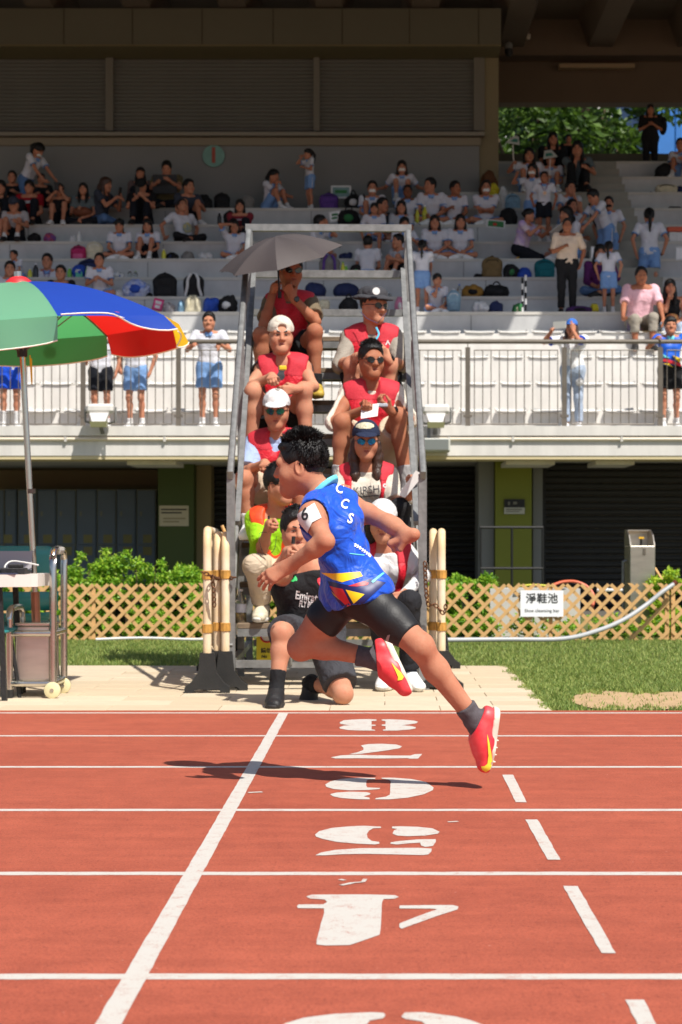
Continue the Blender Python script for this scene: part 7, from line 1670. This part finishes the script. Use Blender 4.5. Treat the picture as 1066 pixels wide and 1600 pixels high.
crowd('boy in white sitting high at the right photo edge', 1062, 217, 8, 'floor', mk(BOY), ('knee', 'lap'), yaw=-20)
crowd('man in a rose tee leaning on both straight arms above the railing', 1000, 418, (26.66, 3.83), 'chair', mk(ADK, shirt=c_rose, sleeve=.85, pants=c_grey, plen=1.5, hair='crop', skin='tan', bulk=1.1, det=True), ((.27, -.30, -.46), (.29, -.30, -.46)), lean=.10, sc=1.0, res=(.013, .0065, .008))
crowd('dark haired woman raising a hand to her mouth beside the rose tee man', 1045, 437, (26.85, 4.0), 'chair', mk(ADK, hair='long', pants=c_ljean, sleeve=0, bulk=.9), ('lap', 'chin'), sc=.92, extra=lambda r, s, sc: MB().ellip(Vector(s.lerp(.3)) + Vector((.02, -.17, 0)), (.10, .05, .08), None, 10, 8).build('snack_bag', M('snack_mix', (196, 60, 60), .4, var=.6, vs=20, col2=(226, 190, 110)), r, True))
# --- balcony walkway
YB_ = 24.42; BR = (.013, .0062, .0065); BG = 'people standing at the balcony rail'
BD = dict(det=True)
crowd('boy in white polo and pale blue shorts with both hands on the balcony rail', 327, 487, (YB_, ZF), 'stand', mk(BOY, BD), ('rail', 'rail'), group=BG, res=BR)
crowd('student in white and black shorts, face hidden by the umbrella edge, hand on hip', 157, 522, (YB_, ZF), 'stand', mk(BOY, BD, pants=c_sdk, sc=None), ('hang', 'hip'), group=BG, res=BR, z0=0) if False else None
crowd('student with hand on hip in black shorts, head behind the beach umbrella', 158, 500, (YB_, ZF), 'stand', mk(BOY, BD, pants=c_sdk), ('hang', 'hip'), group=BG, res=BR, yaw=6)
crowd('student in white and pale blue shorts whose upper body the umbrella hides', 211, 498, (YB_, ZF), 'stand', mk(BOY, BD), ('hang', 'hang'), group=BG, res=BR, yaw=-15)
crowd('student in royal blue shorts and white socks below the beach umbrella', 17, 492, (YB_, ZF), 'stand', mk(BOY, BD, pants=c_brt, sockh=.2), ('rail', 'rail'), group=BG, res=BR, yaw=12)
crowd('woman in a blue cap photographing with her phone over the rail', 893, 497, (YB_, ZF), 'stand', mk(shirt=cloth('tee_bright_white', (238, 238, 238), var=.02), sleeve=.62, cuff=c_brt, pants=c_ljean, plen=1.9, hair='long', hairm='brown', hat=('cap', cloth('cap_blue', (60, 110, 190))), shoe=s_white, bulk=1.02, det=True), ('face', (.22, -.30, .13)), group=BG, res=BR, yaw=-22, extra=lambda r, s, sc: (MB().bar(Vector(s.wr) + Vector((.02, -.03, .05)), Vector(s.wr) + Vector((.19, -.05, .05)), .02, .09).build('phone', M('phone_silver', (190, 190, 184), .3), r), MB().ellip((.13, -.11, .60), (.06, .02, .05), None, 10, 6).build('ripped_knee', c_white, r)))
crowd('smiling girl in a bright blue sports jersey leaning both arms on the rail', 1047, 494, (YB_, ZF), 'stand', mk(GIRL, BD, shirt=M('jersey_bright', (24, 96, 214), .5, bump=.2, bs=50), collar=m_jcyan, cuff=None, pants=c_black, plen=.7, sleeve=.35, hair='pony'), ((.24, -.34, -.03), (.24, -.34, -.03)), group=BG, res=BR, hp=4, extra=lambda r, s, sc: [MB().prism([Vector(s.lerp(.2)) + Vector((x0, -.150 - .004 * i, z0)) * sc for x0, z0 in pl], (0, .10, 0)).build('jersey_print', mm, r) for i, (pl, mm) in enumerate((([(-.14, .02), (.14, -.06), (.14, -.02), (-.1, .06)], m_jred), ([(-.12, -.02), (.02, -.07), (-.04, -.02)], m_jyel), ([(.02, .10), (.13, -.02), (.13, .06)], m_jyel), ([(-.13, .12), (-.02, .06), (-.10, .07)], m_jcyan)))])
# ------------------------------------------------------------------ belongings on the terraces
def bcol(n, c, **k): return M('bag_' + n, c, .75, var=.18, vs=12, bump=.25, bs=50, spec=.3, **k)
BAGN = [0]
def spot(px, tier, dy): Y = KY[tier] + dy; return XX(px, Y), Y, KZ[tier]
def backpack(px, top, tier, wpx, m, label, pocket=None, strap=None, rz=0., dy=.3, face_straps=False, lean=.0, group='bags left on the terraces'):
    BAGN[0] += 1; x, Y, Z = spot(px, tier, dy); w = wpx / F_PX * Y; h = ZZ(top, Y) - Z; d = min(.24, w * .6); t = thing('backpack', label, 'backpack', (x, Y, Z), rz, group); rs = np.random.RandomState(BAGN[0])
    V, Fq = surf([('u', BX((0, 0, h * .40), (w * .46, d * .45, h * .38), None, .055, .05)), ('u', EL((0, lean, h * .68), (w * .42, d * .42, h * .30), None, .06))], .012); V[:, 2] = np.maximum(V[:, 2], .002)
    me = mesh_np('bag_body', [(V, Fq)], m); folds(me, .008, 22, BAGN[0]); link('bag_body', me, None, t)
    if not face_straps:
        V, Fq = surf([('u', BX((0, -d * .48, h * .27), (w * .34, d * .14, h * .20), None, .035, .03))], .012); me = mesh_np('front_pocket', [(V, Fq)], pocket or m); folds(me, .005, 30, BAGN[0] + 1); link('front_pocket', me, None, t)
        MB().tube([(-w * .36, -d * .40, h * .60), (-w * .2, -d * .47, h * .80), (w * .2, -d * .47, h * .80), (w * .36, -d * .40, h * .60)], .006, 5).build('zip', strap or c_black, t)
    for sg in (-1, 1):
        y = -d * .52 if face_straps else d * .5
        MB().tube(crv([(sg * w * .12, y * .6, h * .95), (sg * w * .24, y * 1.15, h * .72), (sg * w * .26, y * 1.2, h * .42), (sg * w * .38, y * .8, h * .10)], 4), .022 if face_straps else .015, 6).build('strap', strap or c_black, t)
    MB().tube(crv([(-w * .10, 0, h * .93), (0, 0, h * 1.0), (w * .10, 0, h * .93)], 4), .010, 6).build('carry_handle', strap or c_black, t)
    return t
def pile(px, top, tier, wpx, m, label, cat, name='bag', dy=.3, amp=.02, m2=None, handles=False, group='bags left on the terraces', rz=0.):
    BAGN[0] += 1; x, Y, Z = spot(px, tier, dy); w = wpx / F_PX * Y; h = max(.05, ZZ(top, Y) - Z); rs = random.Random(BAGN[0]); t = thing(name, label, cat, (x, Y, Z), rz, group)
    ops = [('u', EL((0, 0, h * .42), (w * .46, min(.20, w * .42), h * .5), None, .04))] + [('u', EL((rs.uniform(-.3, .3) * w, rs.uniform(-.06, .06), h * rs.uniform(.2, .62)), (w * rs.uniform(.14, .28), .09, h * rs.uniform(.25, .42)), None, .03)) for _ in range(4)]
    V, Fq = surf(ops, .012); V[:, 2] = np.maximum(V[:, 2], .002); me = mesh_np('bag_body', [(V, Fq)], m); folds(me, amp, 26, BAGN[0]); link('bag_body' if name != 'clothes_pile' else 'cloth', me, None, t)
    if m2: MB().ellip((0, -min(.17, w * .35), h * .42), (w * .22, .05, h * .22), None, 10, 6).build('patch', m2, t, True)
    if handles: MB().tube(crv([(-w * .18, 0, h * .8), (-w * .06, 0, h * 1.12), (w * .06, 0, h * 1.12), (w * .18, 0, h * .8)], 4), .012, 6).build('carry_handle', c_black, t)
    return t
def bottle_on(px, top, tier, label, body, capm=None, dy=.25, r=.036, lab=None):
    x, Y, Z = spot(px, tier, dy); return bottle((x, Y, Z), ZZ(top, Y) - Z, r, label, body, capm or m_lab, lab, group='bottles on the terraces')
def board(px, py, wpx, hpx, tier, label, frame_m, fill_m, ang=0., dy=.28, name='poster', marks=()):
    Y = KY[tier] + dy; c = P(px, py, Y); w, h = wpx / F_PX * Y / 2, hpx / F_PX * Y / 2; t = thing(name, label, 'poster', c, 0, 'hand made posters on the terraces'); q = Matrix.Rotation(ang, 3, 'Y')
    f = lambda a, b, y: tuple(q @ Vector((a * w, 0, b * h)) + Vector((0, y, 0)))
    MB().prism([f(-1, -1, 0), f(1, -1, 0), f(1, 1, 0), f(-1, 1, 0)], (0, .008, 0)).build('board', frame_m, t); MB().prism([f(-.85, -.75, -.004), f(.85, -.75, -.004), f(.85, .75, -.004), f(-.85, .75, -.004)], (0, .003, 0)).build('panel', fill_m, t)
    for a, b, a2, b2, mm in marks: MB().prism([f(a, b, -.007), f(a2, b, -.007), f(a2, b2, -.007), f(a, b2, -.007)], (0, .002, 0)).build('painted_mark', mm, t)
    return t
bk, nv, wh, cr, pkm = bcol('black', (28, 28, 30)), bcol('navy', (36, 46, 84)), bcol('white', (214, 214, 214)), bcol('cream', (206, 198, 172)), bcol('magenta', (176, 40, 96)); bl, lb, tl_, pu, br = bcol('blue', (40, 76, 170)), bcol('light_blue', (140, 178, 206)), bcol('teal', (22, 104, 112)), bcol('purple', (92, 60, 136)), bcol('camo', (120, 98, 62)); gy, ylw, dn, grn = bcol('grey', (128, 126, 122)), bcol('ochre', (150, 112, 50)), bcol('denim', (120, 150, 170)), bcol('green', (56, 120, 70))
bottle_g, bottle_w, bottle_k, bottle_y, bottle_b = [M('bottle_' + n, c, .35) for n, c in (('green', (120, 190, 70)), ('white', (224, 224, 220)), ('black', (36, 38, 42)), ('yellow', (210, 206, 60)), ('blue', (60, 110, 200)))]
# left half
pile(54, 363, 4, 22, bk, 'black bag beside the boy in the dark cap on the left', 'bag'); pile(77, 362, 4, 18, M('hat_mix', (206, 70, 40), .7, var=.8, vs=14, col2=(30, 80, 170)), 'red and blue cap like bag right of a black bag, far left', 'bag')
bottle_on(124, 362, 4, 'white bottle standing on the row above the magenta backpack', bottle_w); bottle_on(112, 369, 4, 'small pale cup beside the white bottle, upper left', wh, r=.03); bottle_on(116, 368, 4, 'second pale cup nearest the white bottle, upper left', wh, r=.028)
backpack(123, 383, 3, 26, pkm, 'magenta backpack on the left middle row', pocket=bcol('pink', (206, 90, 136)), dy=.3); backpack(148, 377, 3, 27, cr, 'cream bag with a pale lid beside the magenta backpack', strap=wh, dy=.3)
backpack(140, 404, 2, 40, nv, 'navy backpack behind the blue cool bag, lower left', dy=.42); pile(124, 412, 2, 24, bl, 'bright blue cool bag with white lid, lower left', 'bag', m2=wh, dy=.25); bottle_on(137, 416, 2, 'green bottle between the blue bag and the eating boy', bottle_g, dy=.18); bottle_on(56, 412, 2, 'tall black bottle between two boys, lower left', bottle_k, r=.045); bottle_on(47, 420, 2, 'yellowish bottle just left of the tall black bottle', bottle_y); bottle_on(109, 418, 2, 'green capped clear bottle left of the blue bag', bottle_g)
tag(MB().bevbox(tuple(Vector(spot(118, 2, .12))), tuple(Vector(spot(131, 2, .26)) + Vector((0, 0, .10))), .01).build('lunch_box', M('lunch_teal', (80, 176, 150), .4)), 'small teal lunch box at the foot of the blue cool bag', 'lunch box')
pile(186, 424, 2, 18, wh, 'white and blue cloth crumpled right of the eating boy, upper', 'cloth', 'clothes_pile', m2=bl); bottle_on(203, 422, 2, 'small bottle among litter above the printed carrier bag', m_pet); bottle_on(212, 424, 2, 'green topped bottle above the printed carrier bag', m_pet, bottle_g)
pile(213, 434, 1, 46, M('carrier_print', (206, 212, 226), .4, var=.9, vs=10, col2=(70, 110, 196), bump=.3, bs=30), 'white carrier bag with blue and orange print, left of the black backpack', 'carrier bag', 'carrier_bag', m2=bl)
pile(188, 452, 1, 14, wh, 'grey and white rag at the foot of the eating boy', 'cloth', 'clothes_pile'); pile(232, 456, 1, 14, bk, 'small dark cap lying left of the black backpack', 'cap', 'cap')
backpack(258, 426, 1, 39, bk, 'black backpack with small red tags on the lower left row', dy=.3); backpack(303, 427, 1, 34, bk, 'black backpack showing two white shoulder straps', strap=wh, face_straps=True, dy=.3)
board(247, 476, 16, 19, 0, 'small magenta cheering card propped below the black backpack', pkm, bcol('card_pink', (220, 80, 140)), ang=.25, marks=((-.6, .1, .6, .6, wh), (-.5, -.6, .5, -.1, wh)))
pile(264, 470, 0, 20, M('plush_mix', (214, 206, 206), .8, var=.8, vs=16, col2=(70, 60, 60)), 'small white pouch with dark print beside the magenta card', 'pouch', 'pouch'); pile(284, 467, 0, 11, lb, 'light blue pouch left of the beige backpack', 'pouch', 'pouch'); backpack(302, 462, 0, 27, cr, 'beige backpack on the lowest terrace below the two strapped bag', face_straps=True, strap=cr, dy=.28)
pile(329, 464, 0, 27, bl, 'crumpled blue bag left of a black one on the lowest terrace', 'bag'); pile(355, 461, 0, 34, bk, 'black bag with a white tag just left of the stairs', 'bag', m2=wh)
pile(318, 302, 6, 28, bk, 'flat black bag by the back wall under the round sign', 'bag'); backpack(347, 301, 6, 26, bk, 'taller black bag by the back wall right of the flat one', dy=.3); pile(387, 304, 6, 20, gy, 'pale grey soft bag by the back wall left of the crouching girl', 'bag'); backpack(359, 329, 5, 20, bk, 'small black backpack above the man in the striped polo', dy=.3); bottle_on(343, 331, 5, 'dark bottle left of the small black backpack', bottle_k)
bottle_on(256, 389, 3, 'pale yellow bottle beside the seated student with a raised knee', bottle_y); pile(268, 393, 3, 18, bk, 'dark bag right of the pale yellow bottle', 'bag', m2=nv); pile(293, 392, 3, 22, gy, 'grey cap lying on the middle left row', 'cap', 'cap'); pile(322, 395, 3, 26, wh, 'white crumpled shirt on the middle left row', 'cloth', 'clothes_pile')
# middle
backpack(514, 301, 6, 31, pu, 'purple bag by the back wall right of the standing girl', dy=.3); board(533, 300, 31, 20, 6, 'pale hand made poster by the back wall', wh, bcol('poster_teal', (120, 150, 150)), dy=.4, marks=((-.6, -.2, .6, .3, grn),)); pile(552, 302, 6, 30, bk, 'black sports bag by the back wall left of the masked pair', 'bag', m2=wh, handles=True)
board(524, 338, 19, 17, 5, 'white card with green lettering leaning beside a dark bag', wh, M('card_white', (238, 238, 240), .6), ang=-.15, marks=((-.55, .1, .5, .55, grn), (-.6, -.5, .3, -.1, grn))); pile(545, 325, 5, 37, bk, 'dark bag with green straps under the poster', 'bag', m2=grn, handles=True); pile(540, 395, 3, 22, nv, 'navy folded cloth above the purple and grey backpack', 'cloth', 'clothes_pile')
backpack(515, 398, 2, 34, gy, 'grey backpack with broad purple straps seen through the stair top', strap=pu, face_straps=True, dy=.3); bottle_on(536, 409, 2, 'yellow green bottle right of the purple strapped backpack', bottle_y, bottle_g); bottle_on(541, 414, 2, 'green bottle touching the yellow green one', bottle_g); pile(556, 411, 2, 20, bk, 'dark bag behind the boy seen from the back', 'bag', m2=grn); pile(483, 420, 2, 16, wh, 'white cloth left of the purple strapped backpack', 'cloth', 'clothes_pile')
pile(494, 440, 1, 34, nv, 'navy bag below the stair rail, left one', 'bag', amp=.012); pile(541, 440, 1, 44, nv, 'broad navy bag below the stair rail, right one', 'bag', amp=.012); pile(545, 464, 0, 32, bk, 'black rumpled bag left of the bucket hat', 'bag', handles=True); pile(506, 466, 0, 18, cr, 'cream pouch on the lowest terrace behind the top umpire', 'pouch', 'pouch'); pile(626, 462, 0, 20, bcol('rose', (206, 130, 160)), 'pink round child backpack right of the bucket hat', 'backpack', m2=wh, amp=.008); bottle_on(608, 458, 1, 'clear bottle right of the bucket hat', m_pet)
bottle_on(652, 326, 5, 'short yellow bottle left of the taller one, upper middle row', bottle_y, dy=.12); bottle_on(664, 321, 5, 'tall yellow bottle between two boys, upper middle row', bottle_y, dy=.12, r=.045)
backpack(709, 452, 0, 22, dn, 'denim blue bag beside the woman with dark glasses', strap=wh, dy=.2); bottle_on(718, 444, 1, 'small bottle with blue cap above the denim bag', m_pet, bottle_b)
# right half
backpack(801, 302, 6, 25, lb, 'light blue bag at the foot of the corner pillar', dy=.3); pile(771, 282, 6, 24, bcol('lemon', (206, 190, 50)), 'yellow bag on the heap at the corner pillar', 'bag', dy=.45); pile(764, 260, 6, 32, bcol('brown', (92, 58, 34)), 'brown soft heap at the corner pillar above the yellow bag', 'bag', dy=.62, m2=bl); pile(786, 288, 6, 16, wh, 'white bag beside the yellow one at the corner pillar', 'bag', dy=.35)
pile(795, 322, 5, 31, bk, 'round black bag left of the lavender tee woman', 'bag'); board(775, 350, 29, 12, 4, 'green and white banner card hanging over the edge below the masked boy', wh, grn, ang=.10, dy=-.03, marks=((-.3, -.4, .1, .2, bcol('card_red', (190, 50, 50))),))
backpack(769, 400, 2, 34, br, 'camouflage brown backpack, biggest on its row', strap=bk, dy=.3); pile(798, 410, 2, 26, bk, 'black bag with a green patch beside the camouflage backpack', 'bag', m2=grn); pile(820, 417, 2, 24, bl, 'royal blue cloth between black bag and teal backpack', 'cloth', 'clothes_pile'); backpack(851, 404, 2, 33, tl_, 'teal backpack left of the tan tee man', m, strap=tl_, dy=.3) if False else backpack(851, 404, 2, 33, tl_, 'teal backpack left of the tan tee man', strap=bk, dy=.3); pile(748, 427, 2, 18, bk, 'small dark cap left of the camouflage backpack', 'cap', 'cap')
pile(738, 444, 1, 37, ylw, 'ochre and black bag left of a long black bag', 'bag', m2=bk); pile(776, 444, 1, 44, bk, 'long black rumpled bag on the second terrace, right half', 'bag', handles=True); pile(750, 470, 0, 25, wh, 'white plastic bag on the lowest terrace', 'carrier bag', 'carrier_bag'); pile(775, 469, 0, 26, nv, 'navy cloth right of the white plastic bag', 'cloth', 'clothes_pile'); pile(808, 474, 0, 16, grn, 'green and beige litter left of the striped poles', 'cloth', 'clothes_pile', m2=cr)
fp = thing('flag_poles', 'pair of black and white striped poles standing on the lowest terrace', 'poles', (XX(819, 27.1), 27.1, KZ[0]))
for x in (-.024, .024):
    for i in range(6): MB().lathe([(.016, 0), (.016, .084)], (x, 0, .002 + .085 * i + (.04 if x > 0 else 0)), 8).build('band', c_black if (i + (x > 0)) % 2 else wh, fp)
pile(905, 478, 0, 46, bcol('violet', (70, 40, 90)), 'dark purple bag behind the man in black trousers', 'bag', m2=bk); pile(928, 474, 0, 14, bcol('lemon', (206, 190, 50)), 'yellow pouch behind the girl with her back turned', 'pouch', 'pouch')
def right_spot(px, top, k, w, m, label, nm='backpack', **kw): return backpack(px, top, k, w, m, label, **kw)
backpack(1041, 288, 7, 36, cr, 'cream backpack on the right block beside the aisle', strap=bk, dy=.25); backpack(1062, 291, 7, 14, nv, 'navy backpack cut by the right photo edge', dy=.3); pile(1038, 254, 8, 30, bk, 'black bag on the top right block', 'bag', dy=.3); pile(1054, 330, 6, 30, bcol('charcoal', (50, 48, 50)), 'dark folded jacket on the right block', 'jacket', 'clothes_pile', dy=.25); bottle_on(1017, 299, 7, 'clear bottle with blue base left of the cream backpack', m_pet, bottle_b, dy=.15); bottle_on(1030, 303, 7, 'blue bottle touching the cream backpack', bottle_b, dy=.12)
cb = thing('storage_box', 'white box with an orange lid at the right photo edge', 'box', (XX(1058, 30.2), 30.2, KZ[4])); MB().bevbox((-.14, -.1, .0), (.2, .15, .15), .01).build('box_body', wh, cb); MB().bevbox((-.17, -.12, .152), (.2, .17, .23), .01).build('lid', M('lid_orange', (200, 80, 40), .5), cb)
board(1062, 396, 12, 22, 3, 'pale notice fixed on the right block end', wh, M('card_white', (238, 238, 240), .6), dy=-.02); board(931, 395, 15, 20, 3, 'pale notice fixed on the step below the bending boy', wh, M('card_white', (238, 238, 240), .6), dy=-.02)
bottle((XX(985, 26.45), 26.45, 3.83), .24, .05, 'clear purple tinted bottle in front of the rose tee man', M('pet_lilac', (200, 180, 226), .1, transm=.8)); bottle((XX(996, 26.45), 26.45, 3.83), .22, .035, 'dark cola bottle with blue label in front of the rose tee man', bottle_k, bottle_k, bottle_b); pile(1012, 503, 0, 52, M('snack_black', (34, 32, 34), .3, var=.9, vs=16, col2=(180, 140, 60)), 'glossy black and gold snack bag at the feet of the rose tee man', 'snack bag', 'snack_bag', dy=-.45)
for o in [q for q in bpy.data.objects if q.name.startswith('snack_bag') and q.parent is None]: o.location.z = 3.83; o.scale = (1, 1, .5)
